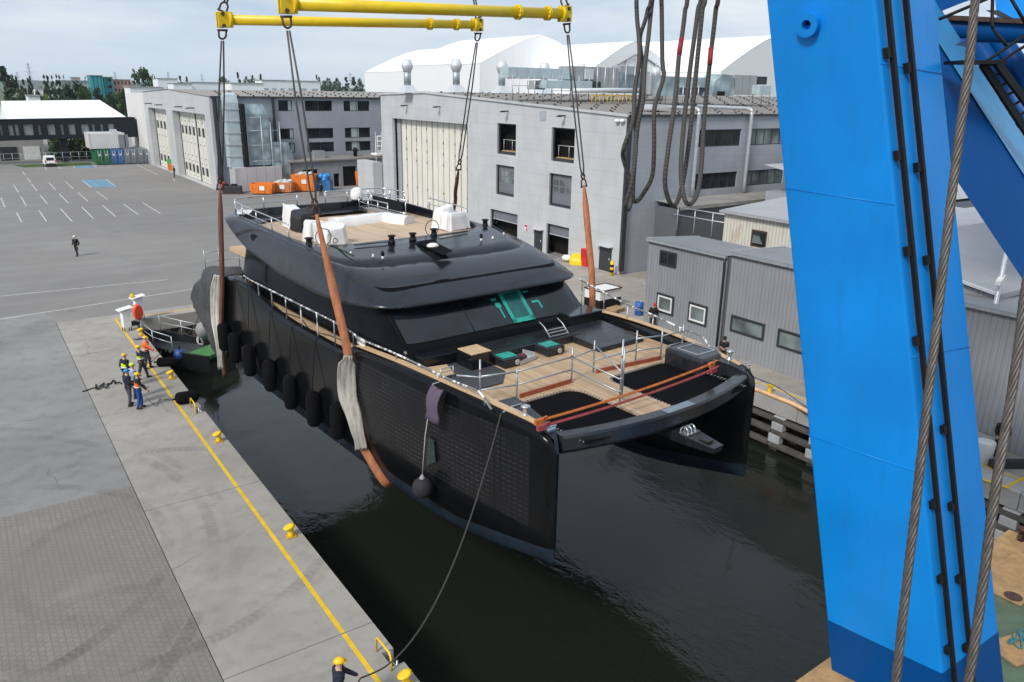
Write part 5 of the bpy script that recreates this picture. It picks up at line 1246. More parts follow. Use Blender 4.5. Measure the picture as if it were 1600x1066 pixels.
for (a, b, c, d) in UPW:
    q = MB(); q.plate(rect(a-0.15, b-0.12, c+0.15, d+0.12), [rect(a+0.14, b+0.26, c-0.14, d-0.12)], FX(HX+0.18), 0.12); w1 = WP(q, 'window', m_trim, hg)
    q = MB(); q.tube([(HX+0.6, a+0.2, b+1.35), (HX+0.6, c-0.2, b+1.35)], 0.03, 6); 
    for t in (0.1, 0.45, 0.9): q.cyl((HX+0.6, a+(c-a)*t, b+0.3), (HX+0.6, a+(c-a)*t, b+1.35), 0.025, n=6)
    q.build('guard_rail', m_alu, w1); q = MB(); q.box((HX+0.5, a+0.1, b+0.25), (HX+1.1, c-0.1, b+0.32)); q.build('sill', m_wood, w1)
for i, (a, b, c, d) in enumerate(LOW+SHU):
    q = MB(); q.plate(rect(a-0.12, b-0.1, c+0.12, d+0.12), [rect(a+0.12, b+0.24 if i < 2 else b, c-0.12, d-0.12)], FX(HX+0.16), 0.12); w1 = WP(q, 'window' if i < 2 else 'roller_door', m_trim, hg)
    zz = b+0.2 if i < 2 else d-0.95
    q = MB(); q.plate(rect(a+0.1, zz, c-0.1, d-0.1), [], FX(HX+0.32), 0.05); sh = q.build('shutter', m_shut, w1)
    if i < 2:
        for k in range(3):
            for j in range(2):
                q = MB(); q.plate(rect(a+0.35+k*0.92, d-1.05-0.62*j, a+1.1+k*0.92, d-0.55-0.62*j), [], FX(HX+0.305)); q.build('shutter_pane', m_glass2, sh)
    else:
        q = MB(); q.box((HX+0.28, a+0.1, zz-0.06), (HX+0.38, c-0.1, zz)); q.build('shutter_bar', m_alu, sh)
for (a, c, h) in ((57.7, 58.95, 2.0), (48.1, 49.6, 2.0)):
    q = MB(); q.box((HX-0.06, a, 0.02), (HX-0.002, c, h)); dd_ = WP(q, 'door', m_trim, hg)
    q = MB(); q.box((HX-0.11, a+0.15, 1.0), (HX-0.06, a+0.25, 1.15)); q.build('handle', m_alu, dd_)
    q = MB(); q.box((HX-0.5, a-0.15, h+0.1), (HX-0.01, c+0.1, h+0.16)); q.build('canopy', m_alu, dd_)
for px, py in ((633, 165), (684, 167), (790, 174), (879, 181)):
    p = PX(px, py, HX-0.3); q = MB(); q.box((HX-0.75, p.y-0.06, p.z-0.06), (HX-0.01, p.y+0.06, p.z+0.06)); q.box((HX-0.85, p.y-0.18, p.z-0.1), (HX-0.5, p.y+0.18, p.z)); WP(q, 'wall_lamp', m_dark, hg)
q = MB(); q.plate(rect(57.7, 11.85, 58.6, 12.7), [], FX(HX-0.04), 0.035); WP(q, 'vent_grille', m_galv, hg)
for px in (964, 972): p = PX(px, 189, HX-0.2); q = MB(); q.ball(p, 0.17, 10, (1.2, 1.5, 0.8)); WP(q, 'camera', m_white, hg)
q = MB(); q.box((HX-0.12, HY0-0.28, 0.3), (HX+0.28, HY0-0.03, 12.55)); WP(q, 'corner_pipe', m_trim, hg)
# side wall with strip windows
SX1 = HX+70
wins = []
x = 51.6
while x < SX1-8: wins.append((x, x+5.45)); x += 6.55
q = MB(); q.plate([(HX+0.36, 0), (SX1, 0), (SX1, 12.56), (HX+0.36, 12.56)], [rect(a, z0, b, z1) for a, b in wins for z0, z1 in ((10.04, 11.47), (6.45, 7.82))], FY(HY0), 0.3); WP(q, 'side_wall', m_cladd, hg)  # shaded side: its shade is put into the darker, bluer cladding colour
q = MB(); q.box((HX+0.2, HY0-0.2, 12.56), (SX1, HY0-0.002, 12.74)); WP(q, 'gutter', m_trim, hg)
for i, (a, b) in enumerate(wins[:6]):
    for z0, z1 in ((10.04, 11.47), (6.45, 7.82)): window(hg, FY(HY0), a, z0, b, z1, 5, 0.12, 0.08, m_trim, None, m_glass2 if (i+int(z0)) % 2 else m_glass)
for x in (52.0-0.9, 57.75):
    q = MB(); q.tube(catmull([(x, HY0+6, 13.25), (x, HY0+1.2, 13.2), (x, HY0-0.05, 13.15), (x, HY0-0.32, 12.9), (x, HY0-0.34, 12.2), (x, HY0-0.34, 6.0)], 5), 0.16, 10); WP(q, 'downpipe', m_galv, hg)
# roof stacks
def on_hroof(px, py):
    d = ray(px, py)
    for k in range(400, 1800):
        p = CAM+d*(k*0.1)
        if p.y > HY0 and p.x > HX and p.z <= hroof(p.y): return p
    return None
m_stack = M_('stack_zinc', (0.68, 0.71, 0.73), 0.38, 0.4, 0.1, 1)
for i, (px, lab) in enumerate(((637, 'zinc exhaust stack nearest the hangar front, furthest left of the row'), (713, 'second zinc exhaust stack from the left on the hangar ridge'), (784, 'third zinc exhaust stack, left of the air duct rack'), (850, 'zinc exhaust stack rising behind the left part of the air duct rack'), (907, 'zinc exhaust stack behind the long duct and its air handling unit'), (972, 'zinc exhaust stack behind the yellow rail on the hangar roof'), (1023, 'last zinc exhaust stack, in front of the white tent gable'))):
    x = (41.5, 47.6, 53.8, 59.9, 65.7, 72.6, 78.6)[i]+4.0; y_ = 80.0
    p = PY(px, 140, y_)
    # stand them on the ridge where their bearing meets it
    x = p.x if p.x > HX+0.8 else HX+0.9
    if i == 0: y_ = 83.5; x = PY(px, 140, y_).x
    t = thing('exhaust_stack', lab, 'exhaust stack', (x, y_, hroof(y_)), 0, 'zinc stacks on the hangar roof')
    s_ = 1.0+0.012*(x-HX)
    q = MB(); q.loft([[(c*0.95, d*0.95, 0) for c, d in ((-1, -1), (1, -1), (1, 1), (-1, 1))], [(c*0.42, d*0.42, 0.8) for c, d in ((-1, -1), (1, -1), (1, 1), (-1, 1))]], cap1=True, smooth=False); q.build('base', m_stack, t)
    q = MB(); q.lathe([(0.40, 0.75), (0.40, 2.35)], n=18); q.build('pipe', M_('stack_blue_zinc', (0.36, 0.44, 0.48), 0.4, 0.5, 0.1, 1) if i == 0 else bpy.data.materials['stack_blue_zinc'], t)
    q = MB(); q.lathe([(0.42, 2.2), (0.66, 2.75), (0.66, 2.95), (0.45, 3.55), (0.35, 3.56)], n=18); q.build('cowl', m_stack, t)
# duct rack and air handling units
def pxbox(q, x0, y0, x1, y1, Y, dep):
    a, b = PY(x0, y1, Y), PY(x1, y0, Y); q.box((a.x, Y, a.z), (b.x, Y+dep, b.z))
m_duct = M_('duct_sheet', (0.46, 0.55, 0.58), 0.45, 0.15, 0.15, 1.5); m_ahu = clad('unit_grey', (0.34, 0.36, 0.38), 'x', 1.1, 0.05, 0.4)
def quilt(name, c):
    s = SH(name); X, Y, Z = s.xyz(); vo = s.n('ShaderNodeTexVoronoi'); vo.inputs['Scale'].default_value = 0.9; s.L.new(s.co(), vo.inputs['Vector'])
    s.set(color=s.ramp(vo.outputs['Distance'], [(0.1, tuple(x*1.25 for x in c)), (0.7, tuple(x*0.7 for x in c))]), rough=0.4, metal=0.12); s.bump(vo.outputs['Distance'], 0.5, 0.2); return s.m
m_quilt = quilt('foil_insulation', (0.33, 0.42, 0.45))
dr_ = thing('duct_rack', 'zinc air duct on thin steel legs with grey air handling unit on the roof', 'duct rack', (57, 64, 13.4))
q = MB(); pxbox(q, 794, 108, 893, 122, 64, 1.4); WP(q, 'duct', m_duct, dr_, bevel=0.04)
for px in (806, 824, 842, 860, 876):
    q = MB(); pxbox(q, px, 107, px+1.6, 123, 63.97, 1.46); WP(q, 'duct_flange', m_galv, dr_)
q = MB(); pxbox(q, 853, 127, 926, 138, 63.2, 1.2); WP(q, 'duct', m_duct, dr_, bevel=0.04)
for px in (801, 811, 826, 836, 849, 863, 878, 892, 905, 921):
    a = PY(px, 118, 63.9); q = MB(); q.cyl((a.x, 63.9, hroof(63.9)), (a.x, 63.9, a.z), 0.05, n=6); WP(q, 'leg', m_galv, dr_)
for px0, px1, py in ((801, 860, 134), (863, 925, 142)):
    a, b = PY(px0, py, 63.9), PY(px1, py, 63.9); q = MB(); q.beam(a, b, 0.06, 0.06); WP(q, 'brace', m_galv, dr_)
q = MB(); pxbox(q, 893, 106, 968, 126, 64.5, 2.2); pxbox(q, 926, 126.5, 968, 143, 64.5, 2.2); WP(q, 'air_handler', m_ahu, dr_, bevel=0.04)
q = MB(); pxbox(q, 915, 108, 928, 124, 64.2, 0.25); WP(q, 'control_box', m_alu, dr_)
q = MB(); pxbox(q, 919, 128, 939, 140, 64.1, 0.3); WP(q, 'louvre', m_trim, dr_)
q = MB(); a = [PY(968, 112, 64.5), PY(968, 146, 64.5), PY(1040, 146, 68), PY(1040, 118, 68), PY(985, 116, 65)]
q.loft([[Vector(v) for v in a], [Vector(v)+Vector((0.3, 2.2, 0)) for v in a]], cap0=True, cap1=True, smooth=False); WP(q, 'insulated_duct', m_quilt, dr_)
q = MB()
for k in range(12): 
    a = PY(925+6*k, 151+0.3*(k % 3), 62); q.cyl((a.x, 62, hroof(62)), (a.x, 62, hroof(62)+0.75), 0.04, n=5)
a, b = PY(925, 143, 62), PY(1000, 147, 62); q.beam((a.x, 62, hroof(62)+0.75), (b.x, 62, hroof(62)+0.75), 0.09, 0.09); WP(q, 'yellow_rail', m_yellow, dr_)
q = MB(); q.tube([PY(895, 142, 61), PY(960, 141, 61), PY(1010, 142, 61)], 0.22, 8); WP(q, 'roof_pipe', m_alu, dr_)
a2 = thing('air_handler_group', 'grey air handling unit with foil wrapped duct at the right of the hangar roof', 'air handler', (75, 58, 13.2))
q = MB(); pxbox(q, 1147, 118, 1184, 148, 58, 2.4); WP(q, 'air_handler', m_ahu, a2, bevel=0.04)
q = MB(); pxbox(q, 1184.5, 120, 1199, 132, 58, 1.5); WP(q, 'louvre', m_trim, a2)
q = MB(); a = [PY(1112, 150, 58), PY(1118, 126, 58), PY(1130, 116, 58), PY(1147, 118, 58), PY(1147, 150, 58)]; q.loft([[Vector(v) for v in a], [Vector(v)+Vector((0, 2.2, 0)) for v in a]], cap0=True, cap1=True, smooth=False); WP(q, 'insulated_duct', m_quilt, a2)
q = MB(); pxbox(q, 1060, 122, 1117, 136, 59, 2.0); pxbox(q, 1030, 120, 1060, 150, 59, 2.0); WP(q, 'insulated_duct', m_quilt, a2)
for px in (1068, 1080, 1092, 1104, 1178, 1192, 1204):
    a = PY(px, 134, 58.5); q = MB(); q.cyl((a.x, 58.5, hroof(58.5)), (a.x, 58.5, a.z), 0.05, n=6); WP(q, 'leg', m_galv, a2)
q = MB(); pxbox(q, 1125, 143, 1133, 150, 57.6, 0.4); WP(q, 'fan', m_black, a2)
q = MB(); pxbox(q, 1018, 164, 1048, 171, 50, 1.5); o = WP(q, 'roof_box', m_alu, a2)
for i, (x0, x1, y0, y1, Y, mt) in enumerate(((836, 852, 126, 140, 66, m_ahu), (968, 1000, 104, 128, 66, m_ahu), (1000, 1016, 112, 134, 66, m_duct), (1016, 1032, 118, 148, 60, m_ahu), (1062, 1084, 137, 149, 61, m_duct), (1090, 1112, 137, 149, 61, m_ahu), (1186, 1206, 134, 148, 57, m_duct))):
    q = MB(); pxbox(q, x0, y0, x1, y1, Y, 1.4); WP(q, 'plant_box', mt, dr_ if x1 < 1010 else a2, bevel=0.03)
for px in (932, 944, 957, 976, 990, 1022, 1040, 1074):
    a = PY(px, 150, 62.5); q = MB(); q.cyl((a.x, 62.5, hroof(62.5)), (a.x, 62.5, PY(px, 98+(px*7) % 14, 62.5).z), 0.05, n=5); WP(q, 'mast', m_galv, dr_ if px < 1000 else a2)
q = MB(); pxbox(q, 820, 352, 825, 361, 53, 0.05); q.bm.free()
sg_ = PX(822, 356, HX-0.03); q = MB(); q.box((HX-0.04, sg_.y-0.22, sg_.z-0.3), (HX-0.002, sg_.y+0.22, sg_.z+0.3)); w1 = WP(q, 'wall_sign', m_white, hg)
q = MB(); q.box((HX-0.05, sg_.y-0.2, sg_.z+0.08), (HX-0.04, sg_.y+0.2, sg_.z+0.28)); q.build('sign_field', m_red, w1); q = MB(); q.box((HX-0.05, sg_.y-0.2, sg_.z-0.28), (HX-0.04, sg_.y+0.0, sg_.z+0.02)); q.build('sign_field', m_red, w1)
# low wing at the side wall
lw = thing('low_wing', 'low dark wing with flat weathered roof against the hangar side wall', 'annex', (47, 44.4, 0))
a = PY(1062, 323, 44.4); q = MB(); q.box((a.x, 44.4, 0), (a.x+45, 47.0, a.z-0.25)); WP(q, 'wall', clad('wing_wall', (0.12, 0.125, 0.135), 'z', 1.2, 0.02, 0.6), lw)
q = MB(); q.face([(a.x-0.1, 44.2, a.z), (a.x+45, 44.2, a.z), (a.x+45, 47.05, a.z+0.2), (a.x-0.1, 47.05, a.z+0.2)]); q.box((a.x-0.12, 44.15, a.z-0.28), (a.x+45, 44.25, a.z-0.02)); WP(q, 'roof', M_('felt_roof', (0.25, 0.24, 0.225), 0.95, 0, 0.3, 0.4, dirt=((0.12, 0.12, 0.11), 0.6)), lw)
q = MB(); q.cyl((a.x-0.2, 44.3, 0), (a.x-0.2, 44.3, a.z), 0.1, n=8); WP(q, 'downpipe', m_trim, lw)

# ---- left hall
LX, LY0, LY1 = 29.9, 117.2, 163.2
lh = thing('left_hall', 'grey gabled hall with two cream vehicle doors beyond the parking yard', 'hall', (LX, 140, 0))
def lroof(y): return 12.9+(13.65-12.9)*(y-LY0)/(142-LY0) if y < 142 else 13.65-(13.65-13.02)*(y-142)/(LY1-142)
D1, D2 = (145.2, 159.8, 10.4), (120.3, 140.6, 10.42)
q = MB(); q.plate([(LY0, 0), (LY1, 0), (LY1, lroof(LY1)), (142, lroof(142)), (LY0, lroof(LY0))], [rect(d[0], 0.03, d[1], d[2]) for d in (D1, D2)], FX(LX), 1.0); WP(q, 'front_wall', m_clad, lh)
q = MB(); q.prism([(LY0+0.4, 0), (LY1, 0), (LY1, lroof(LY1)-0.3), (142, lroof(142)-0.3), (LY0+0.4, lroof(LY0)-0.3)], LX+2.2, LX+70, 'x'); WP(q, 'inner_body', m_int, lh)
q = MB()
for y0, y1 in ((LY0-0.2, 142), (142, LY1+0.1)): q.face([(LX-0.15, y0, lroof(y0)+0.05), (LX+75, y0, lroof(y0)+0.05), (LX+75, y1, lroof(y1)+0.05), (LX-0.15, y1, lroof(y1)+0.05)])
WP(q, 'roof', M_('roof_brown', (0.30, 0.275, 0.25), 0.9, 0, 0.1, 0.3), lh)
q = MB(); random.seed(9)
for i in range(32):
    for j in range(5): q.box((LX+2+i*2.2+j*0.7, LY0+0.8+j*3.6, lroof(LY0+0.8+j*3.6)+0.05), (LX+2.2+i*2.2+j*0.7, LY0+1.0+j*3.6, lroof(LY0+1+j*3.6)+0.25))
stuff(WP(q, 'roof_studs', m_trim, lh))
m_door2 = M_('door_ivory', (0.66, 0.65, 0.58), 0.55, 0, 0.05, 0.4)
for (y0, y1, h), panels in ((D1, ((145.3, 159.6, 5),)), (D2, ((120.4, 129.9, 4), (130.9, 140.5, 4)))):
    for a, b, n in panels:
        q = MB(); q.plate(rect(a, 0.05, b, h-0.03), [], FX(LX+1.1), 0.12); dd_ = WP(q, 'vehicle_door', m_door2, lh)
        w_ = (b-a)/n; q = MB()
        for k in range(1, n): q.box((LX+1.08, a+k*w_-0.04, 0.1), (LX+1.1, a+k*w_+0.04, h-0.1))
        q.build('door_joint', m_conc, dd_)
        for k in range(n):
            for z0, z1 in ((1.1, 2.3), (6.9, 8.2)):
                q = MB(); q.plate(rect(a+k*w_+0.28*w_, z0, a+k*w_+0.78*w_, z1), [], FX(LX+1.07)); q.build('door_window', m_trim, dd_)
        q = MB()
        for k in range(n):
            for z in (0.5, 2.8, 3.6, 5.6, 8.9, 9.6): q.box((LX+1.04, a+k*w_+0.45*w_, z), (LX+1.07, a+k*w_+0.6*w_, z+0.12))
        stuff(q.build('door_studs', m_trim, dd_))
for px, py in ((234, 162), (250, 164), (281, 167), (300, 169)):
    p = PX(px, py, LX-0.3); q = MB(); q.box((LX-1.0, p.y-0.1, p.z-0.08), (LX-0.01, p.y+0.1, p.z+0.08)); q.box((LX-1.2, p.y-0.35, p.z-0.1), (LX-0.8, p.y+0.35, p.z)); WP(q, 'wall_lamp', m_dark, lh)
LW = [(a, z0, b, z1) for a, b in ((39.6, 41.65), (43.6, 47.85), (49.7, 53.95)) for z0, z1 in ((10.95, 12.48), (6.98, 8.5), (5.0, 6.45))]
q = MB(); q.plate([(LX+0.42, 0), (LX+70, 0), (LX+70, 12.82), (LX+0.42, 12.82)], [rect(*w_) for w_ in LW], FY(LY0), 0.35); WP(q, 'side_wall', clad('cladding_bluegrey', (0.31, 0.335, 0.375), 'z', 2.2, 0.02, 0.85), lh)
for i, w_ in enumerate(LW): 
    ww = window(lh, FY(LY0), *w_, 2 if w_[2]-w_[0] > 3 else 1, 0.14, 0.1, m_trim)
    if i < 3 or i > 5:
        a = w_[0]+(w_[2]-w_[0])*(0.72 if i < 3 else 0.26); b = a+0.9*(0.5 if i < 3 else 1)
        q = MB(); q.plate(rect(a, w_[1]+0.1, min(b+0.35, w_[2]-0.1), w_[3]-0.1), [], FY(LY0+0.155)); q.build('blind', M_('blind_pale', (0.36, 0.42, 0.42), 0.7) if 'blind_pale' not in bpy.data.materials else bpy.data.materials['blind_pale'], ww)
q = MB(); q.box((38.65, LY0-0.3, 6.2), (38.95, LY0-0.02, 12.8)); WP(q, 'downpipe', m_trim, lh); q = MB(); q.box((LX+0.45, LY0-0.3, 0.2), (LX+0.8, LY0-0.02, 12.8)); WP(q, 'downpipe', m_trim, lh)
q = MB(); q.box((LX+0.2, LY0-0.35, 12.82), (LX+70, LY0-0.002, 13.0)); WP(q, 'gutter', m_trim, lh)
# white end block and raised dark walkway
wb = thing('white_block', 'plain white wall block where the dark walkway meets the left hall', 'building', (30, 172, 0))
q = MB(); q.box((29.92, 163.25, 2.5), (45, 179.8, 12.65)); WP(q, 'wall', M_('render_white', (0.66, 0.65, 0.63), 0.8, 0, 0.06, 0.3), wb); q = MB(); q.box((29.87, 163.25, 0), (45, 179.85, 2.5)); WP(q, 'plinth', m_cladd, wb)
br = thing('raised_walkway', 'dark grey enclosed footbridge on a post crossing the far side of the yard', 'footbridge', (16.3, 173, 0))
BY = 172.0; bx0, bx1 = -40.0, 29.6
zt0, zb0 = 7.7, 4.25
def bz(x): return (x-7)*0.012
op = []
for a, b in ((0, 22), (90, 140), (165, 200), (255, 355), (415, 440), (515, 595), (660, 690), (745, 815), (885, 965), (1005, 1030), (1095, 1120), (1178, 1240)):
    x0, x1 = PY(a*0.14375, 200, BY).x, PY(b*0.14375, 200, BY).x; op.append((x0, x1))
op += [(-3.5+3*k-30, -2.2+3*k-30) for k in range(11)]
q = MB(); q.plate([(bx0, zb0+bz(bx0)), (bx1, zb0+bz(bx1)), (bx1, zt0+0.5), (bx0, zt0+bz(bx0)+0.15)], [rect(a, 5.15, b, 7.0) for a, b in op if a > bx0+0.2], FY(BY), 0.25); WP(q, 'front_wall', M_('walkway_dark', (0.014, 0.019, 0.026), 0.7, spec=0.15), br)
q = MB(); q.plate([(bx0, zb0+bz(bx0)), (bx1, zb0+bz(bx1)), (bx1, zt0+0.5), (bx0, zt0+bz(bx0)+0.15)], [rect(a+0.9, 5.15, b+0.9, 7.0) for a, b in op if a > bx0+0.2], FY(BY+3), 0.2); WP(q, 'back_wall', bpy.data.materials['walkway_dark'], br)
q = MB(); q.loft([[(bx0, BY-0.1, zt0-0.4), (bx1, BY-0.1, zt0+0.52)], [(bx0, BY+3.3, zt0-0.4), (bx1, BY+3.3, zt0+0.52)]], closed=False, smooth=False); q.loft([[(bx0, BY, zb0-0.55), (bx1, BY, zb0+0.28)], [(bx0, BY+3.2, zb0-0.55), (bx1, BY+3.2, zb0+0.28)]], closed=False, smooth=False); WP(q, 'deck', bpy.data.materials['walkway_dark'], br)
q = MB(); q.box((16.2, 172.6, 0), (17.2, 174.2, 4.4)); WP(q, 'post', bpy.data.materials['walkway_dark'], br)
for a, b in op[:12]:
    q = MB(); q.plate(rect(a+0.02, 5.17, b-0.02, 6.98), [], FY(BY+0.15)); WP(q, 'pane', M_('pane_clear', (0.20, 0.23, 0.24), 0.1, 0, 0.4, 0.3) if 'pane_clear' not in bpy.data.materials else bpy.data.materials['pane_clear'], br)

# annex with bins in front of it
an_ = thing('low_annex', 'low grey annex with dark doorways in front of the left hall windows', 'annex', (45, 114, 0))
AX0, AX1, AY = 39.6, 59.0, 114.2
q = MB(); q.plate([(AX0, 0), (AX1, 0), (AX1, 4.3), (AX0, 4.0)], [rect(41.6, 0.03, 43.8, 2.75), rect(47.8, 0.03, 50.0, 3.0), rect(46.3, 0.03, 47.2, 2.0)], FY(AY), 0.3); WP(q, 'wall', clad('annex_wall', (0.28, 0.285, 0.30), 'z', 3.0, 0.02, 0.8), an_)
q = MB(); q.box((AX0+0.1, AY+0.32, 0), (AX1, 117.1, 3.9)); WP(q, 'inner_body', m_int, an_)
q = MB(); q.loft([[(AX0-0.3, AY-0.3, 4.02), (AX1, AY-0.3, 4.32)], [(AX0-0.3, 117.15, 4.25), (AX1, 117.15, 4.5)]], closed=False, smooth=False); q.beam((AX0-0.3, AY-0.3, 3.92), (AX1, AY-0.3, 4.22), 0.1, 0.22); WP(q, 'roof', m_roofb, an_)
q = MB(); q.cyl((AX0+0.2, AY-0.15, 0), (AX0+0.2, AY-0.15, 4), 0.1, n=6); WP(q, 'downpipe', m_trim, an_)
q = MB(); q.box((44, 115.5, 4.2), (45.6, 116.5, 5.3)); WP(q, 'roof_unit', m_galv, an_)
q = MB(); q.lathe([(0.3, 4.2), (0.3, 5.0), (0.45, 5.1), (0.3, 5.6)], (50.6, 115.7, 0), 10); WP(q, 'roof_vent', m_black, an_)
# foil ducts beside the hall
du = thing('extraction_duct', 'tall galvanised extraction duct with bent top standing at the corner of the left hall', 'duct', (32.4, 115.6, 0))
q = MB(); q.loft([[(31.4, 114.9, z), (33.2, 114.9, z), (33.2, 116.6, z), (31.4, 116.6, z)] for z in (3.4, 6, 9, 12.2)]+[[(31.5, 115.2, 13.2), (33.1, 115.2, 13.2), (33.2, 116.8, 12.6), (31.4, 116.8, 12.6)], [(31.6, 116.2, 13.5), (33.1, 116.2, 13.5), (33.2, 117.0, 12.8), (31.4, 117.0, 12.8)]], cap1=True, smooth=False); WP(q, 'duct', m_duct, du)
for z in (4.8, 6.4, 8, 9.6, 11.2): q = MB(); q.box((31.3, 114.82, z), (33.3, 116.65, z+0.14)); WP(q, 'duct_flange', m_galv, du)
q = MB(); q.loft([[(33.9, 114.9, z), (37.2, 114.9, z), (37.2, 116.8, z), (33.9, 116.8, z)] for z in (3.6, 6, 8.5, 10.6)]+[[(34.1, 115.3, 12.0), (36.6, 115.3, 12.0), (36.8, 116.8, 11.4), (33.9, 116.8, 11.4)]], cap1=True, smooth=False); WP(q, 'foil_duct', m_quilt, du)
q = MB(); q.loft([[(37.3, 114.6, z), (40.6-0.3*max(0, z-4), 114.6, z), (40.6-0.3*max(0, z-4), 116.6, z), (37.3, 116.6, z)] for z in (0.2, 3, 5, 6.2, 6.7)], cap1=True, smooth=False); WP(q, 'foil_duct', m_quilt, du)
q = MB(); q.box((33.3, 114.2, 3.5), (33.85, 116.5, 12)); WP(q, 'gap_panel', m_black, du)
for x in (33.95, 36.0, 37.3, 38.6):
    q = MB(); q.cyl((x, 114.5, 0), (x, 114.5, 10.4 if x < 37 else 9.6), 0.06, n=5); WP(q, 'scaffold_post', m_galv, du)
for z in (4.2, 6.4, 8.4, 10.2): q = MB(); q.tube([(33.95, 114.5, z), (38.6 if z < 10 else 37.3, 114.5, z)], 0.05, 5); WP(q, 'scaffold_rail', m_galv, du)
q = MB(); q.box((31.6, 113.9, 0.1), (38.3, 116.5, 3.4)); fb = WP(q, 'filter_housing', clad('housing_panels', (0.48, 0.48, 0.50), 'x', 1.35, 0.06, 0.5), du)
# access tower at the hangar corner
ac = thing('access_ladder', 'galvanised caged ladder with white landing at the left corner of the hangar', 'ladder', (44.5, 93, 0))
for x in (43.3, 44.1): q = MB(); q.cyl((x, 92.6, 0), (x, 92.6, 9.2), 0.06, n=6); WP(q, 'stile', m_galv, ac)
for k in range(14): q = MB(); q.cyl((43.3, 92.6, 0.6+k*0.62), (44.1, 92.6, 0.6+k*0.62), 0.035, n=5); WP(q, 'rung', m_galv, ac)
q = MB()
for z in (6.9, 7.5, 8.1, 8.7):
    q.tube([(43.2, 91.9, z), (45.2, 91.9, z), (45.2, 93.4, z)], 0.06, 5)
for x in (43.2, 43.9, 44.6, 45.2): q.cyl((x, 91.9, 6.6), (x, 91.9, 8.75), 0.05, n=5)
q.box((43.0, 91.8, 6.4), (45.3, 93.5, 6.6)); WP(q, 'landing', m_white, ac)
q = MB(); q.box((42.2, 91.3, 0), (43.45, 96, 5.6)); WP(q, 'side_room', m_clad, ac)

# ---- white tent halls behind
def tent(label, y0, y1, xl, xr, ze, zp, base=(0, 0, 0), xm=None):
    xm = xm if xm is not None else (xl+xr)/2
    t = thing('tent_hall', label, 'tent hall', ((xl+xr)/2, (y0+y1)/2, 0), 0, 'white tent halls behind the hangar')
    for x_ in (xl, xr-0.3): q = MB(); q.box((x_, y0, 0), (x_+0.3, y1, ze)); WP(q, 'side_wall', m_tentw, t)
    prof = [(xl-0.1, ze)]+[(xl+(xm-xl)*k, ze+(zp-ze)*(1-(1-k)**1.25)) for k in (0.25, 0.5, 0.75)]+[(xm, zp)]+[(xm+(xr-xm)*k, zp-(zp-ze)*(1-(1-(1-k))**1.25) if False else ze+(zp-ze)*(1-(k)**1.25)) for k in (0.25, 0.5, 0.75)]+[(xr+0.1, ze)]
    q = MB(); q.loft([[(a, y_, b) for a, b in prof] for y_ in (y0, y1)], closed=False, smooth=False); WP(q, 'roof', m_tentw, t)
    for y_ in (y0+0.05, y1-0.05):
        q = MB(); q.face([(xl, y_, 0)]+[(a, y_, b-0.02) for a, b in prof]+[(xr, y_, 0)]); WP(q, 'gable_wall', m_tentw, t)
    return t
zr = PX(660, 78, 129).z
tent('white tent hall with tall ridge in the middle behind the hangar roof', 173.6, 213.7, 110, 148, 20.6, 28.2)
tent('lowest white tent hall at the left end of the row behind the hangar', 213.8, 241.4, 110, 148, 19.1, zr)
a, b, c = PY(925, 104, 150), PY(992, 64.6, 150), PY(1058, 119, 150)
tb = tent('white tent hall with dark arched gable line behind the air ducts', 150, 200, a.x, c.x, (a.z+c.z)/2, b.z, xm=b.x)
q = MB(); pts = [PY(x, y_, 149.8) for x, y_ in ((965, 101), (993, 85), (1006, 88), (1037, 110), (1044, 120))]; q.tube(pts, 0.22, 6); WP(q, 'gable_arch', M_('arch_grey', (0.35, 0.36, 0.37), 0.6), tb)
for px in (978, 993, 1010, 1026): p0, p1 = PY(px, 92 if px < 1015 else 103, 149.85), PY(px, 128, 149.85); q = MB(); q.cyl(p1, p0, 0.12, n=5); WP(q, 'gable_post', bpy.data.materials['arch_grey'], tb)
a, b = PY(1127, 112, 130), PY(1215, 55, 130)
tent('white tent hall at the right, cut off by the blue crane leg', 130, 190, a.x, 2*b.x-a.x, a.z, b.z)
gb = thing('grey_block', 'pale grey flat roofed block between the white tent halls', 'building', PY(1095, 110, 175)*1.0)
gb.location.z = 0
a, b = PY(1040, 120, 175), PY(1165, 88, 175); q = MB(); q.box((a.x, 175, 0), (b.x, 195, b.z)); WP(q, 'wall', clad('pale_clad', (0.52, 0.53, 0.55), 'z', 2.5, 0.03, 0.8), gb)
q = MB(); q.box((a.x-0.2, 174.7, b.z), (b.x+0.2, 195, b.z+0.5)); WP(q, 'roof_edge', m_alu, gb)
lt_ = thing('storage_tent', 'low long white storage tent behind the dark footbridge', 'tent', (18, 188, 0))
q = MB(); z0 = 6.9
q.loft([[(9.1, 185, z0), (31.5, 185, z0)], [(9.1, 196, 10.7), (27.2, 196, 11.0)]], closed=False, smooth=False); WP(q, 'roof', m_tentw, lt_)
q = MB(); q.box((9.1, 185, 0), (31.5, 185.2, z0)); WP(q, 'side_wall', m_tentw, lt_)
q = MB(); q.face([(9.1, 185, 0), (9.1, 185, z0), (9.1, 196, 10.7), (9.1, 207, z0), (9.1, 207, 0)]); WP(q, 'gable_wall', m_tentw, lt_)
q = MB(); q.face([(31.5, 185, 0), (31.5, 185, z0), (27.2, 196, 11.0), (27.2, 207, 0)]); WP(q, 'gable_wall', m_tentw, lt_)

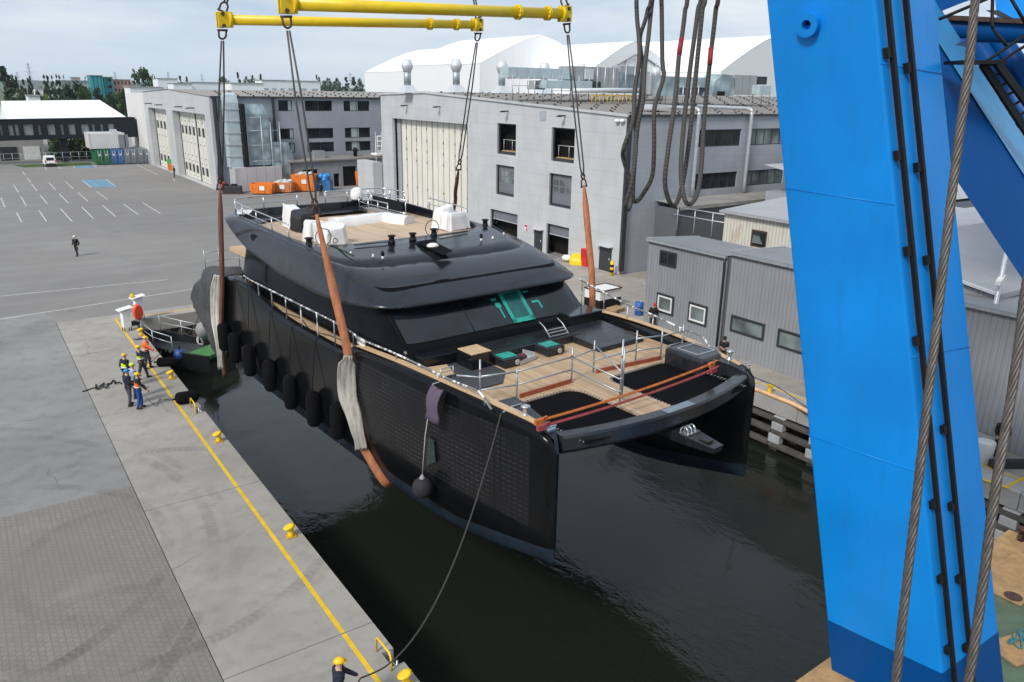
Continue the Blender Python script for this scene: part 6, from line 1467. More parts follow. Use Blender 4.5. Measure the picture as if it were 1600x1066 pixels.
# ---- grey sheds on the far quay
m_corr = clad('corrugated_grey', (0.29, 0.30, 0.32), 'x', 0.25, 0.06, 0.78, 0.025, 0.35)
m_sroof = clad('shed_roof_sheet', (0.235, 0.24, 0.25), 'x', 1.2, 0.03, 0.6, 0, 0.3)
SX = 34.9
def shed(label, y0, y1, zf, depth, zb, wins, roofmat=m_sroof):
    t = thing('quay_shed', label, 'shed', (SX, (y0+y1)/2, 0), 0, 'grey corrugated sheds on the far quay')
    q = MB(); q.plate([(y0, 0), (y1, 0), (y1, zf), (y0, zf)], [rect(*w_[:4]) for w_ in wins], FX(SX), 0.2); WP(q, 'front_wall', m_corr, t)
    q = MB(); q.prism([(SX+0.22, 0), (SX+depth, 0), (SX+depth, zb), (SX+0.22, zf)], y0, y1, 'y'); WP(q, 'side_wall', m_corr, t)
    q = MB(); q.loft([[(SX-0.18, y0-0.02, zf+0.10), (SX-0.18, y1+0.02, zf+0.10)], [(SX+depth+0.1, y0-0.02, zb+0.10), (SX+depth+0.1, y1+0.02, zb+0.10)]], closed=False, smooth=False); WP(q, 'roof', roofmat, t)
    q = MB(); q.box((SX-0.22, y0-0.04, zf-0.06), (SX-0.002, y1+0.04, zf+0.085)); q.beam((SX-0.1, y1+0.03, zf+0.12), (SX+depth, y1+0.03, zb+0.12), 0.14, 0.06); WP(q, 'gutter', m_galv, t)
    for a, b, c, d, n, mt, gl in wins:
        ww = window(t, FX(SX), a, b, c, d, n, -0.05, 0.13, m_trim, None, gl)
        if mt: 
            q = MB(); q.plate(rect(a+0.14, b+0.14, c-0.14, d-0.14), [rect(a+0.24, b+0.24, c-0.24, d-0.24)], FX(SX-0.07), 0.05); q.build('sash', mt, ww)
    return t
z1 = PX(1060, 366, 39.4).z
s1 = shed('taller end of the grey corrugated shed with brown upper window and two white framed windows', 28.9, 35.2, 5.6, 4.6, z1, [(32.72, 4.22, 34.15, 5.15, 2, None, m_glass), (32.66, 1.2, 34.15, 2.45, 1, m_white, m_glass2), (29.95, 1.2, 31.45, 2.45, 1, m_white, m_glass2)])
z2 = PX(1213, 386, 39.6).z
s2 = shed('longer grey corrugated shed with two wide dark framed windows, half hidden by the crane leg', 9.5, 28.6, 5.88, 4.7, z2, [(25.85, 1.45, 28.2, 2.42, 1, None, m_glass2), (22.6, 1.4, 24.98, 2.42, 1, None, m_glass2)])
q = MB(); q.tube([(SX-0.12, 28.98, 5.55), (SX-0.14, 28.98, 5.2), (SX-0.1, 28.98, 4.9), (SX-0.1, 28.98, 0.3)], 0.07, 8); WP(q, 'downpipe', m_trim, s1)
# white rusty shed behind
ws_ = thing('old_white_shed', 'old white corrugated shed with rust stains and one tilted window behind the grey sheds', 'shed', (45, 33, 0))
m_wcorr = clad('white_corrugated', (0.62, 0.60, 0.53), 'x', 0.28, 0.07, 0.72, 0.05, 0.2); 
s = SH('white_rusty'); X, Y, Z = s.xyz(); n = s.noise(1.0, 6, stretch=(1, 1, 0.35), rough=0.7)
col = s.mix(s.ramp(n, [(0.52, 0.0), (0.72, 0.8)]), (0.60, 0.58, 0.50), (0.30, 0.15, 0.06)); col = s.mix(s.math('MULTIPLY', s.lines(Y, 0.28, 0.09), 0.3), col, (0.1, 0.1, 0.09)); s.set(color=col, rough=0.7); s.bump(s.math('PINGPONG', Y, 0.14), 0.8, 0.06)
q = MB(); q.plate([(14, 0), (37.9, 0), (37.9, 6.3), (14, 6.3)], [rect(34.05, 4.2, 35.4, 5.4)], FX(45), 0.2); WP(q, 'front_wall', s.m, ws_)
q = MB(); q.prism([(45.25, 0), (56, 0), (56, 7.0), (45.25, 6.3)], 14, 37.9, 'y'); WP(q, 'body', m_wcorr, ws_)
q = MB(); q.loft([[(44.7, 13.9, 6.42), (44.7, 38.1, 6.42)], [(56.2, 13.9, 7.2), (56.2, 38.1, 7.2)]], closed=False, smooth=False); q.box((44.6, 13.9, 6.25), (44.8, 38.1, 6.4)); WP(q, 'roof', clad('zinc_roof', (0.38, 0.38, 0.40), 'x', 1.1, 0.03, 0.7, 0, 0.2), ws_)
ww = window(ws_, FX(45), 34.05, 4.2, 35.4, 5.4, 1, 0.02, 0.12, m_rust); q = MB(); q.face([(44.8, 34.2, 4.5), (44.8, 35.1, 4.5), (44.6, 34.9, 5.1), (44.6, 34.4, 5.1)]); q.build('open_sash', m_glass2, ww)
q = MB()
for z in (4.6, 5.2): q.tube([(46.5, 38.2, z+0.6), (46.2, 44, z+0.6)], 0.04, 5)
for y_ in (38.4, 40.2, 42, 43.8): q.cyl((46.4, y_, 4), (46.4, y_, 5.8), 0.04, n=5)
tag(q.build('roof_railing', m_galv), 'thin grey railing between the old white shed and the low wing', 'railing')
# sheds right of the crane leg
rs = thing('corner_shed', 'dark ribbed metal shed with a light post at its corner, right of the crane leg', 'shed', (37.5, 17, 0))
cx_ = PX(1524, 640, 37.0); ytop = PX(1549, 462, 37.0)
cy_ = 15.6; zz = PX(1549, 462, 37.0).z
q = MB(); q.prism([(cy_, 0), (22.5, 0), (22.5, 7.1), (cy_, zz)], 37.0, 37.2, 'x'); WP(q, 'side_wall', m_corr, rs)
m_rib2 = clad('ribbed_panel', (0.30, 0.32, 0.34), 'x', 0.62, 0.04, 0.35, 0, 0.2)
q = MB(); q.box((37.2, cy_, 0), (60, cy_+0.2, zz)); WP(q, 'front_wall', m_rib2, rs)
q = MB(); q.loft([[(36.85, cy_-0.2, zz+0.08), (60, cy_-0.2, zz+0.08)], [(36.85, 22.6, 7.25), (60, 22.6, 7.25)]], closed=False, smooth=False); q.box((36.9, cy_-0.28, zz-0.12), (60, cy_-0.2, zz+0.06)); WP(q, 'roof', clad('ribbed_roof', (0.33, 0.33, 0.345), 'x', 0.30, 0.05, 0.6, 0.04, 0.15), rs)
q = MB(); q.beam((36.83, cy_-0.2, zz+0.14), (36.83, 22.6, 7.3), 0.14, 0.12); WP(q, 'verge', m_alu, rs)
bh = thing('barrel_roof_hut', 'hut with pale rounded roof and white framed windows behind the ribbed shed', 'hut', (46, 26, 0))
wz0, wz1 = PY(1530, 424, 24.5).z, PY(1530, 403, 24.5).z; wx0, wx1 = PY(1507, 412, 24.5).x, PY(1557, 412, 24.5).x
q = MB(); q.plate([(wx0-3, 0), (wx1+20, 0), (wx1+20, wz1+0.35), (wx0-3, wz1+0.35)], [rect(wx0, wz0, wx1, wz1)], FY(24.5), 0.15); WP(q, 'front_wall', M_('olive_wall', (0.10, 0.11, 0.085), 0.8), bh)
window(bh, FY(24.5), wx0, wz0, wx1, wz1, 2, -0.04, 0.16, m_white)
q = MB(); q.loft([[(x, 24.3+6*k, wz1+0.35+(0 if k == 0 else 1.6*math.sin(PI/2*k))) for x in (wx0-3.2, wx1+20)] for k in (0, 0.1, 0.25, 0.5, 0.75, 1.0)], closed=False); WP(q, 'roof', M_('pale_roof', (0.42, 0.41, 0.39), 0.7, 0, 0.1, 0.5), bh)
bg = thing('back_hall', 'low hall with long pale sheet roof seen between the crane leg and girder', 'hall', (58, 44, 0))
q = MB(); q.box((56, 30.9, 0), (100, 43, 6.6)); WP(q, 'wall', m_cladd, bg)
q = MB(); q.loft([[(55.5, 30.6, 6.9), (100, 30.6, 6.9)], [(55.5, 43.2, 8.8), (100, 43.2, 8.8)]], closed=False, smooth=False); WP(q, 'roof', clad('pale_sheet_roof', (0.40, 0.405, 0.41), 'x', 1.0, 0.02, 0.8, 0, 0.15), bg)
# ================================================================== people
# proportions are in metres for a 1.78 m figure
m_skin = M_('skin', (0.52, 0.32, 0.23), 0.6, 0, 0.06); m_boot = M_('boots', (0.03, 0.022, 0.018), 0.7)
_cm = {}
def cloth(c):
    k = tuple(round(x, 3) for x in c)
    if k not in _cm: _cm[k] = M_('cloth', c, 0.85, 0, 0.2, 8)
    return _cm[k]
def skin_mesh(verts, edges, rads, name, mat, parent, sub=1, extra=None):
    me = bpy.data.meshes.new('tmp'); me.from_pydata(verts, edges, []); o = bpy.data.objects.new('tmp', me); COL.objects.link(o)
    md = o.modifiers.new('s', 'SKIN'); md.use_smooth_shade = True
    for i, r in enumerate(rads):
        v = me.skin_vertices[0].data[i]; v.radius = (r, r) if not isinstance(r, tuple) else r; v.use_root = (i == 0)
    sb = o.modifiers.new('d', 'SUBSURF'); sb.levels = sub; sb.render_levels = sub
    bpy.context.view_layer.update()
    m2 = bpy.data.meshes.new_from_object(o.evaluated_get(bpy.context.evaluated_depsgraph_get()))
    bpy.data.objects.remove(o); bpy.data.meshes.remove(me)
    if extra:
        bm = bmesh.new(); bm.from_mesh(m2); t = MB(); t.bm.free(); t.bm = bm; extra(t); bm.to_mesh(m2); bm.free()
    m2.materials.clear(); m2.materials.append(mat)
    for p in m2.polygons: p.use_smooth = True
    m2.name = name
    return link(bpy.data.objects.new(name, m2), parent)
def person(loc, rz, label, helmet, jacket, trousers, vest=None, arms=((0.2, 0.1, 0.95), (0.2, 0.1, 0.95)), stride=0.1, h=1.78, lean=0.0, turn=0.0, group=None, cap=False, sleeve=True):
    """stands facing local +Y; arms: hand positions (out, forward, height) for left (-x) and right (+x)"""
    t = thing('person', label, 'person', loc, rz, group); k = h/1.78
    def V(x, y, z): return (x*k, (y+lean*max(0, z-0.9))*k, z*k)
    hip, sh, ct = 0.10, 0.19, 1.42
    feet = [(-0.13, stride), (0.13, -stride)]
    leg = []
    for sx, (fx, fy) in zip((-1, 1), feet): leg.append([V(sx*hip, 0, 0.90), V(sx*0.115, fy*0.5+0.03, 0.49), V(fx, fy-0.02, 0.09), V(fx, fy+0.13, 0.045)])
    arm = []
    for sx, (o_, f_, z_) in zip((-1, 1), arms):
        S, Hd = Vector((sx*sh, 0, ct)), Vector((sx*o_, f_, z_)); mid = (S+Hd)/2; L_ = (Hd-S).length; slack = max(0, 0.60**2-L_**2)**0.5*0.5
        el = mid+Vector((sx*0.35, -0.75, -0.55)).normalized()*slack; arm.append([V(*S), V(*el), V(*Hd)])
    ctr = [V(0, 0, 0.93), V(0, 0, 1.12), V(0, 0.01, 1.33), V(0, 0, 1.46), V(0, 0.02, 1.54), V(0, 0.035, 1.645), V(0, 0.045, 1.72)]
    verts = list(ctr); edges = [(i, i+1) for i in range(6)]; rads = [(0.155*k, 0.115*k), (0.145*k, 0.105*k), (0.17*k, 0.115*k), (0.10*k, 0.08*k), 0.058*k, (0.078*k, 0.095*k), (0.07*k, 0.085*k)]
    for l in leg:
        b = len(verts); verts += l; edges += [(0, b), (b, b+1), (b+1, b+2), (b+2, b+3)]; rads += [0.088*k, 0.062*k, 0.045*k, 0.04*k]
    for a in arm:
        b = len(verts); verts += a; edges += [(3, b), (b, b+1), (b+1, b+2)]; rads += [0.058*k, 0.044*k, 0.03*k]
    def extra(q):
        # face: nose, ears, eyes, mouth; hands with five fingers each
        q.ball(V(0, 0.145, 1.625), 0.018*k, 6, (0.8, 1.2, 1.3))
        for sx in (-1, 1): q.ball(V(sx*0.083, 0.03, 1.635), 0.026*k, 6, (0.4, 0.8, 1.2))
        q.ball(V(0, 0.125, 1.585), 0.02*k, 6, (1.4, 0.5, 0.35))
        for a, sx in zip(arm, (-1, 1)):
            e, hd = Vector(a[1]), Vector(a[2]); d = (hd-e).normalized(); s2 = d.cross(Vector((sx*0.3, 0.9, 0.2))).normalized(); n2 = s2.cross(d)
            q.obox(hd+d*0.055*k, d*0.05*k, s2*0.04*k, n2*0.014*k)
            for i, ln in enumerate((0.062, 0.075, 0.07, 0.055)):
                p = hd+d*0.10*k+s2*(i-1.5)*0.021*k; q.tube([p, p+d*ln*0.5*k+n2*0.010*k, p+d*ln*0.75*k+n2*0.035*k], [0.010*k, 0.009*k, 0.007*k], 5)
            p = hd+d*0.03*k-s2*0.04*k; q.tube([p, p+(d-s2*0.9).normalized()*0.035*k, p+(d-s2*0.3).normalized()*0.065*k+n2*0.02*k], [0.012*k, 0.011*k, 0.008*k], 5)
    skin_mesh(verts, edges, rads, 'body', m_skin, t, 1, extra)
    # jacket
    verts = [V(0, 0, 0.83)]+ctr[1:4]+[V(0, 0.005, 1.535)]; edges = [(0, 1), (1, 2), (2, 3), (3, 4)]; rads = [(0.19*k, 0.15*k), (0.175*k, 0.135*k), (0.215*k, 0.16*k), (0.19*k, 0.14*k), 0.125*k]
    for a in arm:
        b = len(verts); hd = Vector(a[2]); e = Vector(a[1]); verts += [a[0], a[1]]+([tuple(hd-(hd-e)*0.06)] if sleeve else []); edges += [(3, b), (b, b+1)]+([(b+1, b+2)] if sleeve else []); rads += [0.092*k, 0.07*k]+([0.05*k] if sleeve else [])
    skin_mesh(verts, edges, rads, 'jacket', cloth(jacket), t)
    if vest is not None:
        verts = [V(0, 0, 0.98), V(0, 0, 1.14), V(0, 0.01, 1.32), V(0, 0, 1.44)]; skin_mesh(verts, [(0, 1), (1, 2), (2, 3)], [(0.205*k, 0.165*k), (0.195*k, 0.155*k), (0.225*k, 0.168*k), (0.185*k, 0.135*k)], 'vest', cloth(vest), t)
        q = MB(); q.lathe([(0.222*k, 1.08*k), (0.226*k, 1.13*k)], n=14); 
        for v in q.bm.verts: v.co.y *= 0.80
        q.build('reflective_band', m_alu, t)
    # trousers and boots
    verts = [V(0, 0, 1.04)]; edges = []; rads = [(0.162*k, 0.122*k)]
    for l in leg:
        b = len(verts); verts += [l[0], l[1], l[2]]; edges += [(0, b), (b, b+1), (b+1, b+2)]; rads += [0.108*k, 0.082*k, 0.068*k]
    skin_mesh(verts, edges, rads, 'trousers', cloth(trousers), t)
    for l in leg:
        f = Vector(l[2]); q = MB(); q.ball((f.x, f.y+0.05*k, 0.055*k), 0.075*k, 10, (0.75, 1.9, 0.75)); q.ball((f.x, f.y-0.01*k, 0.10*k), 0.065*k, 8, (0.9, 1.0, 1.2)); q.build('boot', m_boot, t)
    c = Vector(ctr[5])+Vector((0, 0, 0.05*k)); q = MB(); n = 18; rows = []
    for j in range(6):
        a = PI/2*j/5; rows.append([c+Vector((0.115*k*math.cos(a)*math.cos(2*PI*i/n), 0.14*k*math.cos(a)*math.sin(2*PI*i/n), 0.115*k*math.sin(a)+0.001*i*0)) for i in range(n)])
    rows[-1] = [c+Vector((0.004*math.cos(2*PI*i/n), 0.004*math.sin(2*PI*i/n), 0.115*k)) for i in range(n)]
    q.loft(rows, cap1=True)
    brim = [[c+Vector((x*0.115*k, 0.12*k*(1-0.3*abs(x))+f*0.075*k*(1-abs(x)**2), -0.01*k*f)) for x in (-0.9, -0.5, 0, 0.5, 0.9)] for f in (0, 1)]
    q.loft(brim, closed=False); o = q.build('cap' if cap else 'helmet', cloth(helmet) if cap else M_('helmet_shell', helmet, 0.35, 0, 0.04), t); o.modifiers.new('t', 'SOLIDIFY').thickness = 0.008
    return t
YEL, NAV, BLK, ORA, LIM = (0.82, 0.50, 0.01), (0.012, 0.014, 0.03), (0.012, 0.012, 0.014), (0.85, 0.16, 0.02), (0.55, 0.72, 0.03)
TOW = -PI/2     # facing the dock (+X)
G = 'workers on the bollard quay'
def at(px, py): return P(px, py, 0.004)
person(at(204, 634), TOW+0.3, 'person in blue helmet and dark jacket with grey trousers beside the one in blue trousers', (0.02, 0.22, 0.55), NAV, (0.06, 0.065, 0.08), None, ((0.2, 0.22, 1.0), (0.15, 0.25, 1.05)), 0.08, 1.8, group=G)
person(at(220, 638), TOW-0.2, 'person in orange vest, black sleeves and bright blue trousers holding a thin line', YEL, (0.02, 0.018, 0.018), (0.01, 0.06, 0.32), (0.80, 0.17, 0.03), ((0.12, 0.32, 1.0), (0.16, 0.38, 0.92)), 0.08, 1.76, group=G)
person(P(212, 622, 0.004), TOW+0.2, 'person in lime helmet and pale blue shirt with crossed arms', (0.6, 0.78, 0.03), (0.36, 0.42, 0.52), (0.03, 0.035, 0.05), None, ((0.02, 0.24, 1.12), (0.05, 0.26, 1.1)), 0.05, 1.76, group=G)
person(at(224, 592), TOW-0.25, 'person in dark top with lime vest leaning back and pulling a mooring rope', YEL, (0.03, 0.033, 0.05), (0.045, 0.045, 0.05), LIM, ((0.1, 0.5, 1.1), (0.12, 0.55, 1.05)), 0.24, 1.8, -0.12, group=G)
person(at(200, 606), TOW+0.5, 'person in black jacket with lime straps and yellow helmet, furthest left of the group', YEL, BLK, (0.03, 0.03, 0.035), LIM, ((0.22, 0.12, 0.95), (0.2, 0.2, 1.0)), 0.06, 1.78, group=G)
person(at(232, 576), TOW-0.5, 'person in bright orange jacket and dark trousers reaching for the rope by the workboat', YEL, ORA, (0.03, 0.032, 0.045), ORA, ((0.25, 0.15, 0.95), (0.2, 0.5, 1.05)), 0.1, 1.8, group=G)
person(at(121, 400), 2.4, 'lone person in black clothes and white helmet walking across the empty yard', (0.7, 0.7, 0.68), BLK, BLK, None, ((0.24, 0.05, 0.92), (0.22, 0.2, 0.98)), 0.22, 1.78)
hm = P(525, 1034, 1.74); hm.z = 0.004
person(hm, TOW-0.2, 'person in yellow helmet and navy hoodie holding the long line at the lower edge', YEL, NAV, (0.03, 0.03, 0.04), None, ((0.08, 0.50, 1.10), (0.30, 0.1, 1.0)), 0.14, 1.80, 0.05)
p = P(1133, 526, 1.80); person((p.x, p.y, 0.004), 2.2, 'person in black cap, black t-shirt and camouflage trousers looking down at a phone', BLK, BLK, (0.10, 0.09, 0.06), None, ((0.05, 0.3, 1.15), (0.05, 0.32, 1.17)), 0.04, 1.8, group=None, cap=True, sleeve=False)
p = P(1022, 473, 1.84); person((p.x, p.y, 0.004), 2.6, 'person in red helmet and black overalls standing by the first white framed shed window', (0.75, 0.03, 0.02), BLK, BLK, None, ((0.22, 0.15, 1.0), (0.2, 0.2, 1.0)), 0.06, 1.8)
person(at(273, 277), 1.8, 'tiny dark figure standing between the two cream vehicle doors of the left hall', BLK, BLK, BLK, None, ((0.2, 0.1, 0.95), (0.2, 0.1, 0.95)), 0.05, 1.78, cap=True)
p = P(1572, 652, 1.82); person((p.x, p.y, 0.004), 2.0, 'person in yellow helmet and black jacket by the ribbed shed, half behind a wire rope', YEL, BLK, BLK, None, ((0.2, 0.3, 1.0), (0.18, 0.3, 1.0)), 0.08, 1.8)
p = at(502, 306); person((p.x, p.y, 0.004), 0.4, 'dark figure standing next to the blue covered bin', BLK, NAV, BLK, None, ((0.2, 0.1, 0.95), (0.2, 0.1, 0.95)), 0.1, 1.78, cap=True)

# lines held by the people
m_line_r = M_('thin_rope', (0.05, 0.045, 0.04), 0.85)
def rope(pts, r, label, mat=None, n=8):
    o0 = Vector(pts[0]); q = MB(); q.tube(catmull([Vector(p)-o0 for p in pts], n), r, 6); return tag(q.build('mooring_line', mat or m_line_r, loc=o0), label, 'rope', 'mooring lines')
a = hm+Vector((math.cos(TOW+0.75)*0.16-math.sin(TOW+0.75)*0.63, math.sin(TOW+0.75)*0.16+math.cos(TOW+0.75)*0.63, 1.12)); b = HANG(SW(*SU(783, 646, -5.85)))
a = P(563, 1060, 1.12)
pts = [a+(b-a)*f-Vector((0, 0, 1.9*4*f*(1-f))) for f in (0, 0.15, 0.3, 0.45, 0.6, 0.75, 0.9, 1)]
rope(pts, 0.022, 'long slack line running from the person at the lower edge up to the bow')
rope([a, a+Vector((-0.1, 0.02, -0.3)), a+Vector((-0.15, -0.2, -0.9)), a+Vector((0.1, -0.6, -1.1))], 0.02, 'loose end of the long line hanging from the gloved hand')
a = P(226, 619, 0.95); rope([a, a+Vector((0.4, -0.2, -0.5)), P(250, 624, 0.03), P(268, 625, 0.06), P(276, 622, 0.15)], 0.014, 'thin line from the person in blue trousers to the black fender')
a = P(234, 567, 1.0); rope([P(224, 563, 1.05), a, P(252, 550, 0.1)], 0.022, 'taut rope pulled towards the bow of the black workboat')
random.seed(12); q = MB(); o0 = P(165, 606, 0.03)
q.tube(catmull([P(129, 612, 0.03)-o0, P(148, 606, 0.03)-o0]+[P(150+34*k/16+random.uniform(-3, 3), 606-10*k/16+random.uniform(-5, 5), 0.03+random.uniform(0, 0.06))-o0 for k in range(17)]+[P(190, 600, 0.03)-o0], 5), 0.032, 6); tag(q.build('rope_heap', m_black, loc=o0), 'heap of black rope lying on the concrete left of the group of people', 'rope')

# ================================================================== quay furniture
def bollard(loc, label, tilt):
    t = thing('bollard', label, 'bollard', loc, tilt, 'yellow bollards')
    q = MB(); q.prism([(-0.26, -0.2), (0.2, -0.26), (0.3, 0.05), (0.15, 0.28), (-0.22, 0.22)], 0.0, 0.06); q.build('base_plate', bpy.data.materials['yellow_rusty'] if 'yellow_rusty' in bpy.data.materials else M_('yellow_rusty', (0.62, 0.36, 0.02), 0.6, 0, 0.3, 6, dirt=((0.18, 0.07, 0.02), 0.8)), t, bevel=0.02)
    q = MB(); n = 16; rows = []
    for r, z, off in ((0.19, 0.05, 0), (0.15, 0.12, 0), (0.14, 0.3, 0.0), (0.15, 0.38, 0.02), (0.22, 0.43, 0.06), (0.23, 0.5, 0.07), (0.17, 0.54, 0.06), (0.01, 0.55, 0.05)):
        rows.append([(r*math.cos(2*PI*i/n)*(1.25 if z > 0.4 else 1)-off, r*math.sin(2*PI*i/n), z+(0.05*math.cos(2*PI*i/n) if z > 0.4 else 0)) for i in range(n)])
    q.loft(rows, cap0=True, cap1=True); q.build('post', m_yellow, t)
    t.scale = (0.68, 0.68, 0.78); return t
for (x, y_), lab in (((7.19, 31.95), 'yellow bollard on the quay edge between the two ladder notches'), ((7.18, 23.1), 'yellow bollard next to the last concrete joint before the near ladder'), ((7.22, 40.9), 'yellow bollard between the two black cylinder fenders'), ((7.20, 14.75), 'yellow bollard cut off by the lower edge beside the near ladder'), ((7.38, 49.6), 'yellow bollard beside the white service cabinet at the dock corner'), ((31.95, 22.95), 'yellow bollard on the far quay beside the orange hose')):
    bollard((x, y_, 0.004), lab, PI if x > 20 else 0)
for (n0, n1), lab in zip(NOTCH, ('yellow hoop of the ladder nearest the lower edge', 'yellow hoop of the ladder beside the black cylinder fender')):
    t = thing('ladder_hoop', lab, 'ladder', (7.12, (n0+n1)/2, 0.004), 0, 'quay ladders'); h_ = (n1-n0)/2+0.12
    q = MB(); q.tube([(0, -h_, 0), (0, -h_, 0.40), (0, -h_+0.1, 0.5), (0, h_-0.1, 0.5), (0, h_, 0.40), (0, h_, 0)], 0.03, 8); q.build('hoop', m_yellow, t)
    for y_ in (-0.2, 0.2): q = MB(); q.cyl((0.28, y_, -2.6), (0.28, y_, 0.02), 0.03, n=6); q.build('stile', m_galv, t)
    for k in range(8): q = MB(); q.cyl((0.28, -0.2, -0.2-0.3*k), (0.28, 0.2, -0.2-0.3*k), 0.018, n=6); q.build('rung', m_galv, t)
def cylfender(a, b, r, label):
    a, b = Vector(a), Vector(b); d = (b-a).normalized(); L_ = (b-a).length; t = thing('cylinder_fender', label, 'fender', a, 0, 'black fenders on the quay')
    q = MB(); q.tube([d*s_ for s_ in (0, 0.04*L_, 0.1*L_, 0.2*L_, 0.5*L_, 0.8*L_, 0.9*L_, 0.96*L_, L_)], [0.02, r*0.6, r*0.9, r, r, r, r*0.9, r*0.6, 0.02], 16); q.build('body', m_fend, t)
    q = MB(); q.cyl(-d*0.12, d*0.03, 0.05, n=8); q.build('eye', m_black, t)
cylfender(P(273, 624, 0.30), P(311, 617, 0.30), 0.29, 'short fat black cylinder fender lying on the quay edge by the far ladder')
cylfender(P(244, 566, 0.26), P(276, 566, 0.16), 0.26, 'black cylinder fender lying on the quay under the bow of the workboat')
# service cabinets and lifebuoy box
for (px, py), lab, hh in (((199, 517), 'white electric service cabinet with slanted lid at the dock corner', 1.35), ((219, 499), 'white service cabinet with yellow light behind the red lifebuoy case', 1.45)):
    c = P(px, py, 0.004); t = thing('service_cabinet', lab, 'service cabinet', c, 0.2, 'white service cabinets')
    q = MB(); q.loft([[(-0.22, -0.2, z), (0.22, -0.2, z), (0.22, 0.2, z), (-0.22, 0.2, z)] for z in (0.25, hh-0.1)]+[[(-0.24, -0.22, hh-0.1), (0.24, -0.22, hh), (0.24, 0.22, hh), (-0.24, 0.22, hh-0.1)]], cap0=True, cap1=True, smooth=False); q.build('body', m_white, t)
    q = MB(); q.obox((0, 0, hh+0.05), (0.42, 0, 0.06), (0, 0.3, 0), (0, 0, 0.03)); q.build('lid', m_white, t)
    for x in (-0.2, 0.2):
        for y_ in (-0.18, 0.18): q = MB(); q.cyl((x, y_, 0), (x, y_, 0.3), 0.025, n=6); q.build('foot', m_dark, t)
    q = MB(); q.box((0.225, -0.1, 0.8), (0.26, 0.1, 1.05)); q.build('socket', m_blueg, t)
    if hh > 1.4: q = MB(); q.ball((-0.3, 0, hh+0.15), 0.15, 10); q.build('signal_lamp', m_yellow, t)
c = P(218, 508, 0.004); t = thing('lifebuoy_case', 'tall orange red lifebuoy case standing between the two white service cabinets', 'lifebuoy case', c, 0.3)
q = MB(); n = 20; q.loft([[(0.30*math.cos(2*PI*i/n)*r, y_, 0.85+0.5*math.sin(2*PI*i/n)*r) for i in range(n)] for y_, r in ((-0.13, 0.8), (-0.09, 1.0), (0.09, 1.0), (0.13, 0.8))], cap0=True, cap1=True); q.build('case', M_('case_red', (0.80, 0.09, 0.03), 0.4), t)
q = MB(); q.cyl((0, 0.1, 0), (0, 0.1, 0.6), 0.04, n=8); q.build('post', m_galv, t)
random.seed(6); q = MB(); c = P(206, 508, 0.02); q.tube(catmull([Vector((0.45*math.cos(k*1.1)+random.uniform(-.05, .05), 0.3*math.sin(k*1.1), 0.03+0.006*k)) for k in range(24)], 4), 0.035, 5); tag(q.build('cable_coil', m_black, loc=c), 'coil of black cable lying behind the white service cabinet', 'cable')
q = MB(); c = P(219, 530, 0.02); q.tube(catmull([Vector((random.uniform(-0.4, 0.4), random.uniform(-0.15, 0.15), 0.02+random.uniform(0, 0.05))) for k in range(14)], 4), 0.025, 5); tag(q.build('rope_heap', M_('blue_rope', (0.05, 0.09, 0.17), 0.8), loc=c), 'small heap of dark blue rope on the quay behind the person in orange', 'rope')

# workboat in the dock corner
bow, ste = Vector((7.95, 52.6, 0)), Vector((11.5, 47.4, 0)); ax = (ste-bow).normalized(); brz = math.atan2(ax.y, ax.x); BL = (ste-bow).length
wb_ = thing('workboat', 'small black workboat with green stern deck moored in the dock corner under the yacht stern', 'boat', (bow.x, bow.y, ZW), brz)
m_bblk = M_('boat_black', (0.014, 0.015, 0.016), 0.4, 0, 0.3, 2); m_bgreen = M_('boat_green', (0.05, 0.20, 0.05), 0.7, 0, 0.25, 2, dirt=((0.05, 0.07, 0.04), 0.5))
q = MB(); rows = []
for x, hw, zt in ((0.0, 0.06, 1.95), (0.4, 0.5, 1.85), (1.0, 0.95, 1.72), (2.0, 1.3, 1.55), (3.5, 1.4, 1.42), (BL, 1.35, 1.4)):
    rows.append([(x, -hw+0.12, zt-0.55), (x, -hw+0.10, zt), (x, -hw, zt), (x+0.1*(x < 1), -hw*0.85, 0.3), (x+0.3*(x < 1), -hw*0.5, -0.5), (x+0.3*(x < 1), hw*0.5, -0.5), (x+0.1*(x < 1), hw*0.85, 0.3), (x, hw, zt), (x, hw-0.10, zt), (x, hw-0.12, zt-0.55)])
q.loft(rows, closed=True, cap0=True, cap1=True, smooth=False); q.build('hull', m_bblk, wb_)
q = MB(); q.face([(BL-1.5, -1.25, 1.42), (BL, -1.25, 1.42), (BL, 1.25, 1.42), (BL-1.5, 1.25, 1.42)]); q.box((BL-1.5, -1.22, 1.2), (BL, 1.22, 1.41)); q.build('stern_deck', m_bgreen, wb_)
q = MB(); q.box((0.9, -0.8, 1.15), (BL-1.5, 0.8, 1.2)); q.build('deck', m_bblk, wb_)
for sg in (-1, 1):
    q = MB(); q.tube([(0.7, sg*0.75, 2.75), (2.0, sg*1.2, 2.45), (3.6, sg*1.32, 2.3)], 0.03, 6); q.tube([(0.7, sg*0.75, 2.3), (2.0, sg*1.2, 2.05), (3.6, sg*1.32, 1.9)], 0.025, 6)
    for x, y_, z in ((0.7, 0.75, 2.75), (2.0, 1.2, 2.45), (3.6, 1.32, 2.3)): q.cyl((x, sg*y_, 1.4), (x, sg*y_, z), 0.03, n=6)
    q.build('railing', m_galv, wb_)
